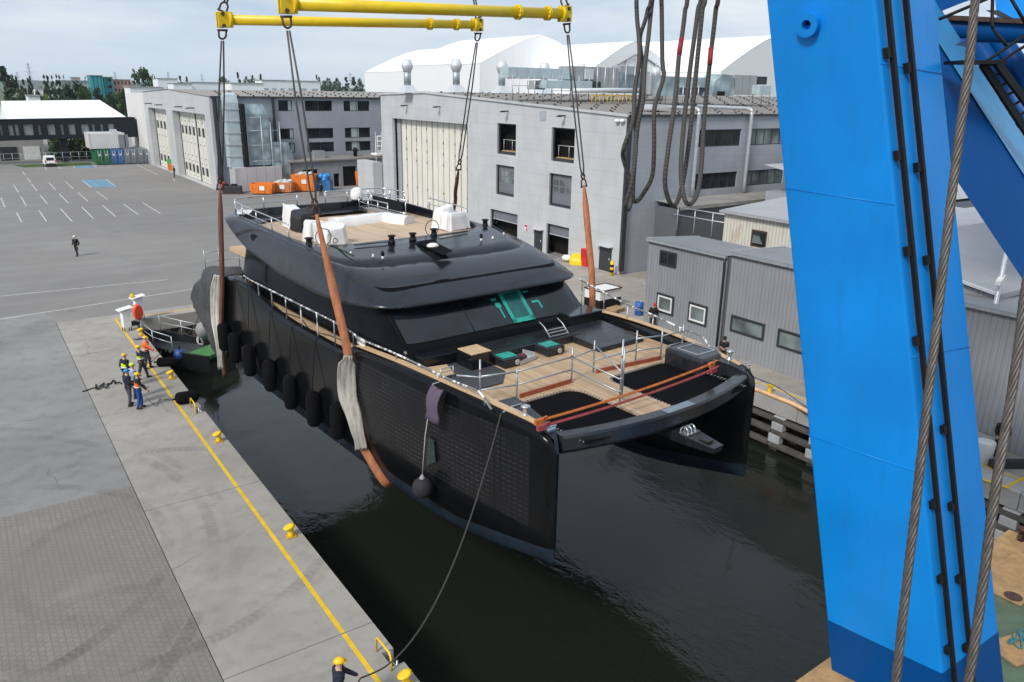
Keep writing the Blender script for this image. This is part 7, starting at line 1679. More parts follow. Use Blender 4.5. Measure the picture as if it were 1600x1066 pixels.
for i in range(10):
    x = 0.5+i*0.33; hw = interp([(0.4, 0.5), (1, 0.95), (2, 1.3), (3.5, 1.4)], x); zt = interp([(0.4, 1.85), (1, 1.72), (2, 1.55), (3.5, 1.42)], x); q = MB(); q.tube([(x-0.1, -hw+0.05, zt+0.02), (x, -hw-0.05, zt-0.14), (x+0.1, -hw+0.05, zt+0.02)], 0.06, 6); q.build('tyre_fender', m_dark, wb_)
def BW(x, y, z): return Vector((bow.x, bow.y, ZW))+Vector((math.cos(brz)*x-math.sin(brz)*y, math.sin(brz)*x+math.cos(brz)*y, z))
c = P(318, 516, -0.4)-ray(318, 516)*1.5; t = thing('ball_fender', 'pale grey ball fender hanging over the stern of the workboat', 'fender', c); q = MB(); q.ball((0, 0, 0), 0.48, 18, (1, 1, 1.1)); q.build('body', M_('ball_grey', (0.27, 0.27, 0.27), 0.6, 0, 0.25, 2, dirt=((0.10, 0.10, 0.10), 0.6)), t); q = MB(); q.tube([(0, 0, 0.5), (0.2, -0.3, 2.0), HANG(SW(-6.3, 31, 3.4))-c], 0.02, 5); q.build('rope', m_black, t)
c = P(281, 555, -1.6)-ray(281, 555)*0.9; t = thing('ball_fender', 'blue ball fender hanging on the side of the black workboat', 'fender', c); q = MB(); q.ball((0, 0, 0), 0.36, 16, (1, 1, 1.1)); q.build('body', M_('ball_blue', (0.02, 0.07, 0.26), 0.5, 0, 0.2, 3), t); q = MB(); q.cyl((0, 0, 0.36), (0, 0, 0.6), 0.06, n=8); q.build('eye', m_black, t)
c = P(312, 528, -0.9); q = MB(); q.tube([Vector((0.1*math.sin(k*0.9), 0.38*math.cos(2*PI*k/14)+0.15*math.sin(k*0.11), 0.45*math.sin(2*PI*k/14))) for k in range(74)], 0.035, 6); tag(q.build('hose_coil', M_('hose_grey', (0.42, 0.42, 0.41), 0.6), loc=c), 'coil of pale grey hose hanging at the workboat under the yacht stern', 'hose')
rope([HANG(SW(*SU(335, 428, -6.5))), P(322, 470, 1.5), P(300, 515, -0.3), P(285, 523, -0.9)], 0.03, 'black rope from the yacht stern down to the workboat')

# far quay: fender frame, hose, odds and ends
ff = thing('timber_dock_fender', 'dark timber fender frame with pale square pads along the far dock wall', 'dock fender', (31.2, 22, -0.8))
m_tim = M_('old_timber', (0.085, 0.078, 0.07), 0.9, 0, 0.4, 3); m_pad = M_('pad_grey', (0.40, 0.41, 0.42), 0.8, 0, 0.2, 3)
for z, x in ((-0.98, 31.25), (-1.55, 31.1), (-2.18, 30.95)):
    for y0 in range(6, 50, 4): q = MB(); q.box((x, y0+0.03, z-0.09), (x+0.4, y0+3.97, z+0.09)); WP(q, 'beam', m_tim, ff, bevel=0.02)
for k in range(20):
    y_ = 6.7+k*2.15
    for z0, z1, x in ((-1.45, -1.08, 31.2), (-2.08, -1.65, 31.05), (-0.86, -0.78, 31.3)): q = MB(); q.box((x, y_-0.32, z0), (x+0.35, y_+0.32, z1)); WP(q, 'pad', m_pad, ff, bevel=0.02)
    q = MB(); q.box((31.1, y_-0.2, -2.9), (31.4, y_+0.2, -2.28)); WP(q, 'pile_head', m_tim, ff)
a = [P(1160, 596, 0.1), P(1175, 606, 0.12), P(1190, 612, 0.1), P(1215, 622, 0.11), P(1240, 632, 0.1), P(1265, 645, 0.1), P(1290, 656, 0.1)]
rope(a, 0.11, 'fat pale orange hose lying along the edge of the far quay', M_('hose_orange', (0.78, 0.46, 0.24), 0.6, 0, 0.25, 3))['category'] = 'hose'
rope([HANG(SW(5.4, 0.4, 3.75)), P(1180, 590, 1.2), P(1215, 605, 0.6), P(1262, 637, 0.05), P(1290, 650, 0.03)], 0.02, 'dark mooring line from the far bow down to the far quay')
q = MB(); q.box((43.0, 50.7, 0), (43.45, 51.5, 1.5)); o = q.build('body', m_red); t = thing('fire_cabinet', 'red fire hose cabinet against the hangar wall beside a grey door', 'cabinet', (43.2, 51.1, 0)); o.parent = t; o.location = -t.location
q = MB(); q.box((42.97, 50.75, 0.8), (43.0, 51.45, 1.42)); o2 = q.build('door_panel', M_('red_dark', (0.45, 0.02, 0.02), 0.4), t); o2.location = -t.location
q = MB(); q.cyl((42.8, 47.2, 0), (42.8, 47.2, 1.2), 0.16, n=12); o = q.build('post', m_yellow); t = thing('guard_post', 'yellow and black guard post at the hangar corner', 'guard post', (42.8, 47.2, 0)); o.parent = t; o.location = -t.location
for z in (0.25, 0.7): q = MB(); q.cyl((42.8, 47.2, z), (42.8, 47.2, z+0.22), 0.165, n=12); o = q.build('black_band', m_black, t); o.location = -t.location
c = P(904, 412, 0.0); t = thing('bulk_bag_pile', 'bright yellow tarp covered pile beside the hangar roller door', 'tarp pile', c)
random.seed(2); q = MB(); q.loft([[(0.8*s_*math.cos(2*PI*i/14)*(1+0.2*math.sin(i*2)), 1.0*s_*math.sin(2*PI*i/14), z+0.15*z*math.sin(i*1.3)) for i in range(14)] for s_, z in ((1.0, 0), (0.95, 0.4), (0.8, 0.7), (0.35, 0.85))], cap1=True, smooth=False); q.build('tarp', M_('yellow_tarp', (0.80, 0.58, 0.01), 0.55), t)
q = MB(); q.ball((-0.3, 1.3, 0.3), 0.42, 10, (1, 1.3, 0.7)); tag(q.build('white_sack', m_sheet, loc=c), 'white sack lying behind the yellow tarp pile', 'sack')
c = P(941, 478, 0.0); t = thing('open_skip', 'white and black open skip on the far quay under the orange sling', 'skip', c, 0.1)
q = MB(); q.box((-1.4, -1.0, 0.9), (1.4, 1.0, 1.75)); q.build('upper_body', m_white, t); q = MB(); q.box((-1.42, -1.02, 0.05), (1.42, 1.02, 0.9)); q.build('lower_body', m_black, t); q = MB(); q.tube([(-1.45, -1.05, 1.78), (1.45, -1.05, 1.78), (1.45, 1.05, 1.78), (-1.45, 1.05, 1.78)], 0.06, 6, closed=True); q.build('rim', m_rust, t); t.scale = (0.75, 0.75, 0.75)
c = P(998, 492, 0.0); t = thing('barrel', 'blue barrel standing on the far quay by the shed corner', 'barrel', c); q = MB(); q.lathe([(0.28, 0), (0.30, 0.05), (0.29, 0.3), (0.31, 0.32), (0.29, 0.34), (0.29, 0.6), (0.31, 0.62), (0.29, 0.64), (0.30, 0.88), (0.26, 0.9)], n=18); q.build('body', m_blueg, t); q = MB(); q.cyl((0.1, 0, 0.9), (0.1, 0, 0.94), 0.05, n=8); q.build('bung', m_white, t)
c = P(985, 488, 0.0)
def pallet(c, rz, label, n=1, load=None):
    t = thing('pallet', label, 'pallet', c, rz, 'wooden pallets')
    for k in range(n):
        for x in (-0.5, 0, 0.5): q = MB(); q.box((x-0.07, -0.4, 0.16*k+0.0), (x+0.07, 0.4, 0.16*k+0.1)); q.build('block', m_wood, t)
        for y_ in (-0.34, -0.17, 0, 0.17, 0.34): q = MB(); q.box((-0.6, y_-0.06, 0.16*k+0.1), (0.6, y_+0.06, 0.16*k+0.125)); q.build('plank', m_wood, t)
    return t
pallet(P(962, 487, 0), 0.2, 'pallet next to the white and black skip behind the far bow rail', 2); pallet(P(389, 309, 0), 0.4, 'flat wooden pallet lying beside the orange skips', 1, None); pallet(P(553, 285, 0), 0.1, 'pallet stack against the low annex next to the orange bin', 3)
# right of the crane leg
lp = thing('light_post', 'slim grey post with a white camera at the corner of the ribbed shed', 'post', (36.0, 15.05, 0)); q = MB(); q.cyl((0, 0, 0), (0, 0, 8.3), 0.13, 0.09, n=12); q.build('pole', m_galv, lp)
q = MB(); q.obox((-0.15, -0.05, 7.0), (0.28, 0.05, 0.1), (-0.02, 0.1, 0), (0, 0, 0.09)); q.build('camera', m_white, lp); q = MB(); q.box((-0.2, -0.18, 2.4), (0.05, 0.05, 2.8)); q.build('junction_box', m_white, lp)
q = MB(); q.box((0, 0, 0), (4.5, 0.3, 0.3)); tag(q.build('steel_beam', m_dark, loc=P(1551, 733, 0.02), rotz=-0.55), 'dark steel beam lying on the far quay right of the crane leg', 'beam')
q = MB(); q.face([(a.x, a.y, 0.012) for a in (P(1575, 757, 0), P(1600, 745, 0), P(1600, 749, 0), P(1578, 761, 0))]); q.face([(a.x, a.y, 0.012) for a in (P(1536, 748, 0), P(1578, 761, 0), P(1577, 765, 0), P(1536, 751, 0))]); struct(q.build('quay_line_marking', m_lyel))
for px, py, w_, lab in ((1537, 668, 1.3, 'pale concrete ring stacked beside the ribbed shed'), (1555, 690, 1.0, 'grey concrete block in front of the concrete ring')):
    q = MB(); q.lathe([(w_, 0), (w_, 0.5), (w_*0.8, 0.5), (w_*0.78, 0.35)], n=20) if 'ring' in lab else q.box((-w_, -0.5, 0), (w_, 0.5, 0.6)); tag(q.build('concrete_block', m_conc, loc=P(px, py, 0)), lab, 'concrete block')
q = MB(); q.lathe([(0.32, 0), (0.38, 0.9), (0.36, 0.95), (0.30, 0.95)], n=14); tag(q.build('white_bucket', m_white, loc=P(1534, 722, 0)), 'tall white bin with red and blue marks beside the crane leg', 'bin')
q = MB(); random.seed(21); q.tube(catmull([Vector((random.uniform(-0.9, 0.9), random.uniform(-0.3, 0.3), 0.1+random.uniform(0, 0.4))) for k in range(16)], 4), 0.04, 5); tag(q.build('hose_heap', m_blueg, loc=P(1548, 690, 0)), 'blue hoses and frames heaped beside the white bin', 'hose')
q = MB(); q.obox((0, 0, 0), (0.05, 0, 0), (0, 0.18, 0), (0, 0, 0.2)); o = q.build('alarm_box', m_red, loc=(38.6, 15.5, 2.2), rotz=PI/2); tag(o, 'small red alarm box on the ribbed shed wall', 'alarm box')

# ================================================================== yard things near the left hall
def skip(loc, rz, L_, W_, H_, label, load=None, mat=None):
    t = thing('waste_skip', label, 'skip', loc, rz, 'orange skips by the left hall')
    q = MB(); a = [(-L_/2*0.88, -W_/2*0.94), (L_/2*0.88, -W_/2*0.94), (L_/2*0.88, W_/2*0.94), (-L_/2*0.88, W_/2*0.94)]; b = [(-L_/2, -W_/2), (L_/2, -W_/2), (L_/2, W_/2), (-L_/2, W_/2)]; c = [(x*0.95, y_*0.92) for x, y_ in b]; d = [(x*0.9, y_*0.9) for x, y_ in a]
    q.loft([[(*p, 0.15) for p in a], [(*p, H_) for p in b], [(*p, H_) for p in c], [(*p, H_-0.55 if load else 0.3) for p in d]], cap0=True, cap1=True, smooth=False); q.build('body', mat or m_orange, t)
    for k in range(4): 
        x = -L_*0.38+k*L_*0.25
        for sg in (-1, 1): q = MB(); q.obox((x, sg*W_*0.49, H_*0.55), (0.06, 0, 0), (0, 0.05, 0), (0, 0, H_*0.36)); q.build('rib', mat or m_orange, t)
    q = MB(); q.obox((L_*0.05, -W_/2-0.06, H_*0.6), (0.35, 0, 0), (0, 0.012, 0), (0, 0, 0.3)); q.build('plate', m_white, t)
    if load:
        random.seed(int(L_*10)); q = MB()
        for k in range(14): q.ball((random.uniform(-L_*0.36, L_*0.36), random.uniform(-W_*0.3, W_*0.3), H_-0.1+random.uniform(-0.2, 0.25)), random.uniform(0.3, 0.5), 7, (1, 1, 0.6))
        stuff(q.build('rubbish', load, t))
    return t
m_rub = M_('rubbish', (0.55, 0.54, 0.52), 0.8, 0, 0.35, 2)
rzs = -0.62
skip(P(414, 304, 0)+Vector((0, 0.6, 0)), rzs, 3.2, 1.9, 1.5, 'empty low orange skip, furthest left of the row')
skip(P(446, 302, 0)+Vector((0, 0.8, 0)), rzs, 3.0, 1.9, 1.5, 'rusty orange skip heaped with pale rubbish', m_rub, M_('orange_rusty', (0.62, 0.22, 0.07), 0.6, 0, 0.3, 1.2, dirt=((0.22, 0.09, 0.04), 0.7)))
skip(P(480, 300, 0)+Vector((0.2, 1.2, 0)), rzs, 3.4, 2.2, 2.4, 'tall orange skip with a white plate beside the blue covered bin', m_rub)
skip(P(575, 291, 0)+Vector((0, 0.9, 0)), rzs-0.2, 2.6, 1.8, 2.2, 'orange bin with white load in front of the caged ladder', m_rub)
c = P(510, 298, 0)+Vector((0, 0.6, 0)); t = thing('covered_bin', 'bin covered by crumpled bright blue sheeting next to the tall orange skip', 'bin', c, rzs)
q = MB(); q.box((-1.0, -0.9, 0), (1.0, 0.9, 1.5)); q.build('body', M_('blue_sheet_dark', (0.03, 0.16, 0.36), 0.4, 0, 0.4, 2), t); random.seed(3); q = MB()
for k in range(9): q.ball((random.uniform(-0.8, 0.8), random.uniform(-0.6, 0.6), 1.6+random.uniform(0, 0.5)), random.uniform(0.4, 0.6), 8, (1, 1, 0.8))
stuff(q.build('sheeting', M_('blue_sheet', (0.03, 0.25, 0.62), 0.35, 0, 0.3, 3), t))
for k, (px, py) in enumerate(((357, 303), (370, 303))):
    c = P(px, py, 0); t = thing('generator', ('left' if k == 0 else 'right')+' of two black portable units standing by the corner of the left hall', 'generator', c, -0.5, 'black portable units'); q = MB(); q.box((-0.7, -0.5, 0.15), (0.7, 0.5, 1.1)); q.build('body', m_dark, t, bevel=0.05); q = MB(); q.box((-0.6, -0.4, 1.1), (0.1, 0.4, 1.35)); q.build('filter', m_black, t); q = MB(); q.box((-0.75, -0.55, 0), (0.75, 0.55, 0.14)); q.build('skid', m_rust, t)
c = P(350, 299, 0); t = thing('gas_bottle', 'red gas bottle at the corner of the left hall', 'gas bottle', c); q = MB(); q.lathe([(0.3, 0), (0.32, 0.1), (0.32, 1.1), (0.18, 1.3), (0.06, 1.34)], n=14); q.build('body', m_red, t); q = MB(); q.lathe([(0.12, 1.3), (0.12, 1.5)], n=10); q.build('collar', m_dark, t)
c = P(266, 267, 0); t = thing('warning_sign', 'small green and orange floor sign between the hall doors', 'sign', c); q = MB(); q.box((-0.3, -0.3, 0), (0.3, 0.3, 1.2)); q.build('base', m_orange, t); q = MB(); q.box((-0.35, -0.1, 1.2), (0.35, 0.1, 2.0)); q.build('board', M_('sign_green', (0.10, 0.45, 0.12), 0.5), t)
def car(loc, rz, label, body, van=False, L_=4.3):
    t = thing('parked_van' if van else 'parked_car', label, 'van' if van else 'car', loc, rz, None if van else 'cars parked behind the fence'); W_ = 0.9; H_ = 1.85 if van else 1.45
    prof = [(-L_/2, 0.35), (-L_/2-0.03, 0.75), (-L_/2+0.05, 1.0), (-L_/2+0.12, H_-0.1), (-L_/2+0.35, H_), (0.4, H_), (0.75, H_-0.08), (1.35, 1.05), (L_/2-0.15, 0.88), (L_/2, 0.6), (L_/2, 0.35)] if van else [(-L_/2, 0.4), (-L_/2, 0.8), (-L_/2+0.15, 0.95), (-L_/2+0.5, 1.0), (-1.2, H_-0.05), (-0.8, H_), (0.3, H_), (0.6, H_-0.06), (1.2, 0.98), (L_/2-0.2, 0.82), (L_/2, 0.6), (L_/2, 0.35)]
    q = MB(); q.loft([[(x, s_*W_*(0.86 if z > 1.05 else 1.0), z) for x, z in prof] for s_ in (-1, -0.97, 0.97, 1)], cap0=True, cap1=True, smooth=False); q.build('body', body, t, bevel=0.05)
    zs = (1.08, H_-0.16)
    for s_ in (-1, 1): q = MB(); q.face([(x, s_*(W_*0.86+0.012), z) for x, z in ((-L_/2+0.55, zs[0]), (1.1, zs[0]), (0.55, zs[1]), (-L_/2+0.6 if van else -1.0, zs[1]))]); q.build('side_window', m_glass, t)
    q = MB(); q.face([(-L_/2+(0.045 if van else 0.48), y_, z) for y_, z in ((-0.62, 1.12), (0.62, 1.12), (0.58, H_-0.2), (-0.58, H_-0.2))][:: -1]); q.build('rear_window', m_glass, t)
    q = MB(); q.face([(x, y_, z) for x, y_, z in ((1.28, -0.7, 1.1), (1.28, 0.7, 1.1), (0.8, 0.66, H_-0.1), (0.8, -0.66, H_-0.1))]); q.build('windscreen', m_glass, t)
    for x in (-L_/2+0.8, L_/2-0.85):
        for s_ in (-1, 1):
            q = MB(); q.cyl((x, s_*0.72, 0.31), (x, s_*0.92, 0.31), 0.31, n=16); w_ = q.build('wheel', m_black, t); q = MB(); q.cyl((x, s_*0.9, 0.31), (x, s_*0.93, 0.31), 0.19, n=12); q.build('rim', m_galv, w_)
    for s_ in (-1, 1):
        q = MB(); q.box((-L_/2-0.05, s_*0.78-0.09, 0.8), (-L_/2+0.05, s_*0.78+0.09, 1.15)); q.build('tail_light', m_red, t); q = MB(); q.box((L_/2-0.12, s_*0.68-0.14, 0.62), (L_/2+0.01, s_*0.68+0.14, 0.78)); q.build('headlight', m_alu, t)
    q = MB(); q.box((-L_/2-0.08, -0.85, 0.38), (-L_/2+0.02, 0.85, 0.6)); q.build('bumper', m_black, t); q = MB(); q.box((-L_/2-0.045, -0.26, 0.66), (-L_/2-0.03, 0.26, 0.78)); q.build('number_plate', m_alu, t)
    return t
car(P(80, 261, 0)+Vector((0, 2, 0)), PI/2, 'white delivery van parked with its back to the yard under the footbridge', m_white, True)
car(P(63, 252, 0)+Vector((0, 18, 0)), 0.05, 'black estate car parked behind the fence beside the bridge post', M_('car_black', (0.02, 0.022, 0.026), 0.25))
car(P(20, 250, 0)+Vector((0, 16, 0)), PI/2, 'dark violet car parked behind the mesh gate at the left', M_('car_violet', (0.05, 0.04, 0.09), 0.3)); car(P(3, 250, 0)+Vector((0, 14, 0)), 1.4, 'dark grey car at the left edge behind the gate', M_('car_grey', (0.05, 0.05, 0.055), 0.3)); car(P(132, 248, 0)+Vector((0, 9, 0)), 1.2, 'silver car half hidden behind the green container', m_galv)
# shipping containers
def container(x0, x1, y0, z0, h, label, mat, doors=True, n=2):
    t = thing('shipping_container', label, 'container', ((x0+x1)/2, y0+3, z0), 0, 'containers below the footbridge'); X = (x1-x0)/2
    q = MB(); q.box((-X, -3, 0.1), (X, 3, h)); q.build('body', mat, t, bevel=0.04)
    for s_ in (-1, 1): q = MB(); q.box((s_*X-0.08, -3.06, 0), (s_*X+0.08, -2.9, h+0.02)); q.build('corner_post', mat, t)
    if doors:
        for k in range(n):
            q = MB(); w_ = 2*X/n; q.box((-X+k*w_+0.1, -3.05, 0.25), (-X+(k+1)*w_-0.06, -3.0, h-0.15)); d_ = q.build('door', mat, t)
            for xx in (0.3, 0.7): q = MB(); q.cyl((-X+(k+xx)*w_, -3.09, 0.2), (-X+(k+xx)*w_, -3.09, h-0.1), 0.03, n=6); q.build('lock_rod', m_galv, d_)
            q = MB(); q.box((-X+(k+0.35)*w_, -3.07, h*0.62), (-X+(k+0.62)*w_, -3.05, h*0.72)); q.build('plate', m_white, d_)
    return t
m_cg, m_cb, m_cgr = [clad('container_'+n_, c_, 'x', 0.28, 0.06, 0.6, 0.04, 0.3) for n_, c_ in (('green', (0.02, 0.16, 0.06)), ('blue', (0.06, 0.16, 0.42)), ('grey', (0.25, 0.27, 0.29)))]
xs = [PY(px, 250, 170).x for px in (145, 167, 188, 208, 229)]
for i, (lab, mt) in enumerate((('dark green shipping container at the left end of the row', m_cg), ('blue shipping container beside the green one', m_cb), ('grey shipping container beside the blue one', m_cgr), ('grey shipping container at the right end against the white block', m_cgr))): container(xs[i]+0.05, xs[i+1]-0.05, 165.0, 0, 2.7, lab, mt)
wx0, wx1 = PY(138, 225, 168).x, PY(193, 225, 168).x; t = container(wx0, wx1, 166, 2.75, 2.9, 'white corrugated site cabin with grey door standing on top of the containers', clad('cabin_white', (0.68, 0.68, 0.66), 'x', 0.35, 0.06, 0.7, 0.03, 0.1), False); t.name = 'site_cabin'
q = MB(); q.box((1.9, -3.06, 0.15), (3.6, -3.0, 2.6)); q.build('door', m_cgr, t); q = MB(); q.box((0.8, -2.6, 2.92), (1.9, -1.4, 3.5)); q.build('air_unit', m_alu, t)
# mesh fence with gate by the yard
fe = thing('mesh_fence', 'thin grey mesh fence with sliding gate under the footbridge', 'fence', P(70, 255, 0)); FO = fe.location.copy()
for k in range(26):
    x = -14+k*1.35; q = MB(); q.cyl((x, 176.5-FO.y+FO.y-176.5, 0), (x, 0, 2.0), 0.035, n=5); q.build('post', m_galv, fe)
for z in (0.15, 1.05, 1.95): q = MB(); q.beam((-14, 0, z), (19.8, 0, z), 0.05, 0.05); q.build('rail', m_galv, fe)
fe.location = (2.0, 172.6, 0)
for k, px in enumerate((4, 9)):
    c = P(px, 252, 0); t = thing('parked_bicycle', ('first' if k == 0 else 'second')+' bicycle from the left edge, leaning at the gate', 'bicycle', c, 0.9, 'bicycles at the gate')
    for x in (-0.5, 0.5): q = MB(); q.tube([(x+0.33*math.cos(a_), 0, 0.33+0.33*math.sin(a_)) for a_ in [2*PI*j/16 for j in range(16)]], 0.03, 5, closed=True); q.build('wheel', m_black, t)
    q = MB(); q.tube([(-0.5, 0, 0.33), (-0.15, 0, 0.8), (0.35, 0, 0.85), (0.0, 0, 0.3), (-0.15, 0, 0.8)], 0.035, 5); q.tube([(0.5, 0, 0.33), (0.35, 0, 1.0)], 0.03, 5); q.build('frame', m_dark, t); q = MB(); q.box((-0.28, -0.08, 0.88), (0.0, 0.08, 0.95)); q.build('saddle', m_black, t); q = MB(); q.cyl((0.33, -0.28, 1.02), (0.33, 0.28, 1.02), 0.025, n=5); q.build('handlebar', m_dark, t)
# ================================================================== trees, far buildings, haze
def leafmat(name, c):
    s = SH(name); n = s.noise(0.35, 3); n2 = s.noise(2.5, 2)
    col = s.ramp(s.math('ADD', s.math('MULTIPLY', n, 0.6), s.math('MULTIPLY', n2, 0.4)), [(0.3, tuple(x*0.55 for x in c)), (0.7, tuple(x*1.35 for x in c))]); s.set(color=col, rough=0.7, spec=0.2); return s.m
m_lf = [leafmat('leaf_poplar', (0.035, 0.065, 0.028)), leafmat('leaf_broad', (0.045, 0.085, 0.025)), leafmat('leaf_dark', (0.025, 0.05, 0.025)), leafmat('leaf_yellow', (0.12, 0.15, 0.03))]
m_bark = M_('bark', (0.10, 0.08, 0.06), 0.9, 0, 0.3, 3)
def crown_mb(shape, h, r, z0, n, ls, seed):
    random.seed(seed); q = MB(); bm = q.bm
    ncl = max(8, n//28); cl = []
    for k in range(ncl):
        f = random.random(); a = random.uniform(0, 2*PI)
        if shape == 'poplar': rr = 0.8*r*(0.35+0.65*math.sin(PI*min(1, 0.12+f*0.88))**0.8)*random.uniform(0.35, 1.0)*(1.0 if f < 0.75 else (1-f)*3.4+0.15)
        elif shape == 'cone': rr = r*(1-f)*random.uniform(0.5, 1.0)
        else: rr = r*math.sqrt(max(0, 1-(2*f-1)**2))*random.uniform(0.45, 1.0)
        cl.append((Vector((rr*math.cos(a), rr*math.sin(a), z0+f*(h-z0))), r*(0.26 if shape != 'broad' else 0.30)*random.uniform(0.7, 1.3)))
    for i in range(n):
        c, cr_ = random.choice(cl); v = Vector((random.gauss(0, 1), random.gauss(0, 1), random.gauss(0, 1)*(1.3 if shape == 'poplar' else 0.8))).normalized()*cr_*random.random()**0.4
        p = c+v; s_ = ls*random.uniform(0.6, 1.4); a = Vector((random.gauss(0, 1), random.gauss(0, 1), random.gauss(0, 1))).normalized(); b = a.orthogonal().normalized(); c2 = a.cross(b)
        q.face([p-b*s_, p-c2*s_*0.6, p+b*s_, p+c2*s_*0.6])
    return q
def trunk_mb(h, r, seed):
    random.seed(seed); q = MB(); q.tube([(0, 0, -0.3), (0.05*r, 0, h*0.3), (0.1, 0.1, h*0.75), (0, 0, h*0.95)], [r, r*0.75, r*0.4, r*0.1], 7)
    for k in range(7):
        a = random.uniform(0, 2*PI); z = h*random.uniform(0.2, 0.7); l = h*0.22; q.tube([(0, 0, z), (l*0.5*math.cos(a), l*0.5*math.sin(a), z+l*0.5), (l*math.cos(a), l*math.sin(a), z+l*1.1)], [r*0.35, r*0.2, r*0.05], 5)
    return q
_protos = {}
def tree(px, ytop, D, wpx, kind, mat, label, group, z0f=0.08, n=900):
    """tree whose top stands at the photo's bearing, D metres away"""
    top = PD(px, ytop, D); h = top.z; r = wpx/2/FOC*D
    t = thing('tree', label, 'tree', (top.x, top.y, 0), random.uniform(0, 6), group)
    key = (kind, mat, random.randint(0, 2))
    if key not in _protos:
        sd_ = len(_protos)*13+5; cm = crown_mb(kind, 1.0*10, 10*(0.16 if kind == 'poplar' else 0.42 if kind == 'broad' else 0.25), 10*z0f, n, 0.46 if kind != 'poplar' else 0.42, sd_); c = cm.build('crown', m_lf[mat], t, norm=False); k = trunk_mb(9.0, 0.22, sd_).build('trunk', m_bark, t); _protos[key] = (c.data, k.data)
    else:
        for nm, d in zip(('crown', 'trunk'), _protos[key]): link(bpy.data.objects.new(nm, d), t)
    br_ = (0.16 if kind == 'poplar' else 0.42 if kind == 'broad' else 0.25)*10
    t.scale = (r/br_, r/br_, h/10); return t
random.seed(31)
G1 = 'poplars on the left horizon'
POP = ((4, 108, 255, 20), (11, 119, 262, 12), (19, 119.5, 330, 6), (24.5, 121.5, 335, 6), (35, 123, 325, 7), (43, 121, 330, 6), (46.5, 122, 333, 5), (68.5, 120, 340, 8), (74, 121, 345, 6), (80.5, 120.5, 350, 6), (88, 119, 352, 6), (92.5, 120.5, 356, 7), (99, 120, 420, 4), (133, 121, 520, 4), (281, 120.5, 620, 6), (291.5, 121.5, 630, 5), (371.5, 115, 640, 6), (407, 117.5, 620, 5), (494.5, 119, 700, 4.5), (498.5, 122, 700, 4.5), (540.5, 122.5, 690, 8), (552, 122, 680, 8))
LB = ('tallest dark poplar at the very left edge of the horizon', 'shorter dark poplar right of the tallest one at the left edge', 'slim poplar, left of the pair behind the low white tent', 'slim poplar, right of the first pair', 'single narrow poplar left of the twin one', 'left stem of the twin poplar', 'right stem of the twin poplar', 'wide poplar over the red roofed houses', 'poplar hard right of the wide one', 'narrow poplar in the middle of the row', 'poplar left of the last one before the slab block', 'last poplar before the long slab block', 'tiny far poplar above the left end of the slab block', 'tiny far poplar left of the teal tower', 'far poplar left of the wire sling, first of two', 'far poplar left of the wire sling, second of two', 'far dark poplar over the left hall roof', 'far poplar beside the roof plant of the left hall', 'far poplar right of the orange sling wires, first of two', 'far poplar right of the orange sling wires, second of two', 'bushy poplar left of the pylon by the white tent', 'bushy poplar right of the pylon by the white tent')
for (px, yt, D, w_), lab in zip(POP, LB): tree(px, yt, D, w_*1.5, 'poplar', 0 if px > 60 else 2, lab, G1)
G2 = 'broad trees behind the footbridge'
for px, yt, D, w_, mt, lab in ((220, 112.5, 330, 36, 1, 'big round green tree right of the pink building'), (118, 134, 255, 34, 2, 'large dark tree crown below the slab block'), (104, 138, 250, 22, 2, 'dark tree left of the large crown below the slab block'), (132, 141, 240, 26, 1, 'green tree in front of the teal tower base'), (153, 142, 250, 16, 2, 'small dark tree at the foot of the teal tower'), (75, 150, 235, 16, 3, 'yellow green bush over the ridge of the low white tent'), (58, 146, 260, 18, 1, 'small green tree left of the yellow green bush'), (34, 145, 270, 20, 1, 'green tree between the slim poplars'), (16, 150, 255, 16, 1, 'low green tree under the tallest poplar'), (185, 148, 250, 22, 1, 'low green tree in front of the pink building'), (170, 152, 245, 18, 2, 'dark bush between tower and pink building'), (195, 146, 240, 14, 2, 'dark bush at the corner of the white block'), (348, 123, 640, 20, 1, 'broad far tree behind the left hall roof, first of three'), (385, 122, 640, 12, 1, 'broad far tree behind the left hall roof, second of three'), (395, 121, 650, 10, 1, 'broad far tree behind the left hall roof, third of three'), (512, 124.5, 720, 18, 1, 'round far tree left of the bushy poplars'), (526, 125, 740, 14, 1, 'round far tree beside the white tent end'), (562, 127, 700, 12, 2, 'dark far tree touching the white tent end')):
    tree(px, yt, D, w_*1.2, 'broad', mt, lab, G2, 0.12, 1100)
tree(46, 172.5, 190, 12, 'cone', 2, 'small dark spruce standing in front of the low white tent', None, 0.1, 700)
# hedge, grass strip, shrubs
q = MB(); random.seed(5)
for k in range(2600):
    x, y_, z = random.uniform(15.0, 26.5), random.uniform(178.5, 182), random.uniform(0.2, 5.0)*random.uniform(0.6, 1); s_ = 0.35; a = Vector((random.gauss(0, 1), random.gauss(0, 1), random.gauss(0, 1))).normalized(); b = a.orthogonal().normalized(); c2 = a.cross(b); p = Vector((x-20, y_-177, z)); q.face([p-b*s_, p-c2*s_*0.6, p+b*s_, p+c2*s_*0.6])
t = thing('hedge', 'dense green hedge under the footbridge beside the bridge post', 'hedge', (20, 177, 0)); q.build('foliage', m_lf[1], t, norm=False)
m_grass = leafmat('grass_green', (0.07, 0.11, 0.03))
q = MB(); q.face([(9.5, 165.5, 0.012), (20.6, 165.5, 0.012), (20.6, 171.5, 0.012), (8, 171.5, 0.012)]); struct(q.build('grass_strip', m_grass))
q = MB(); random.seed(8)
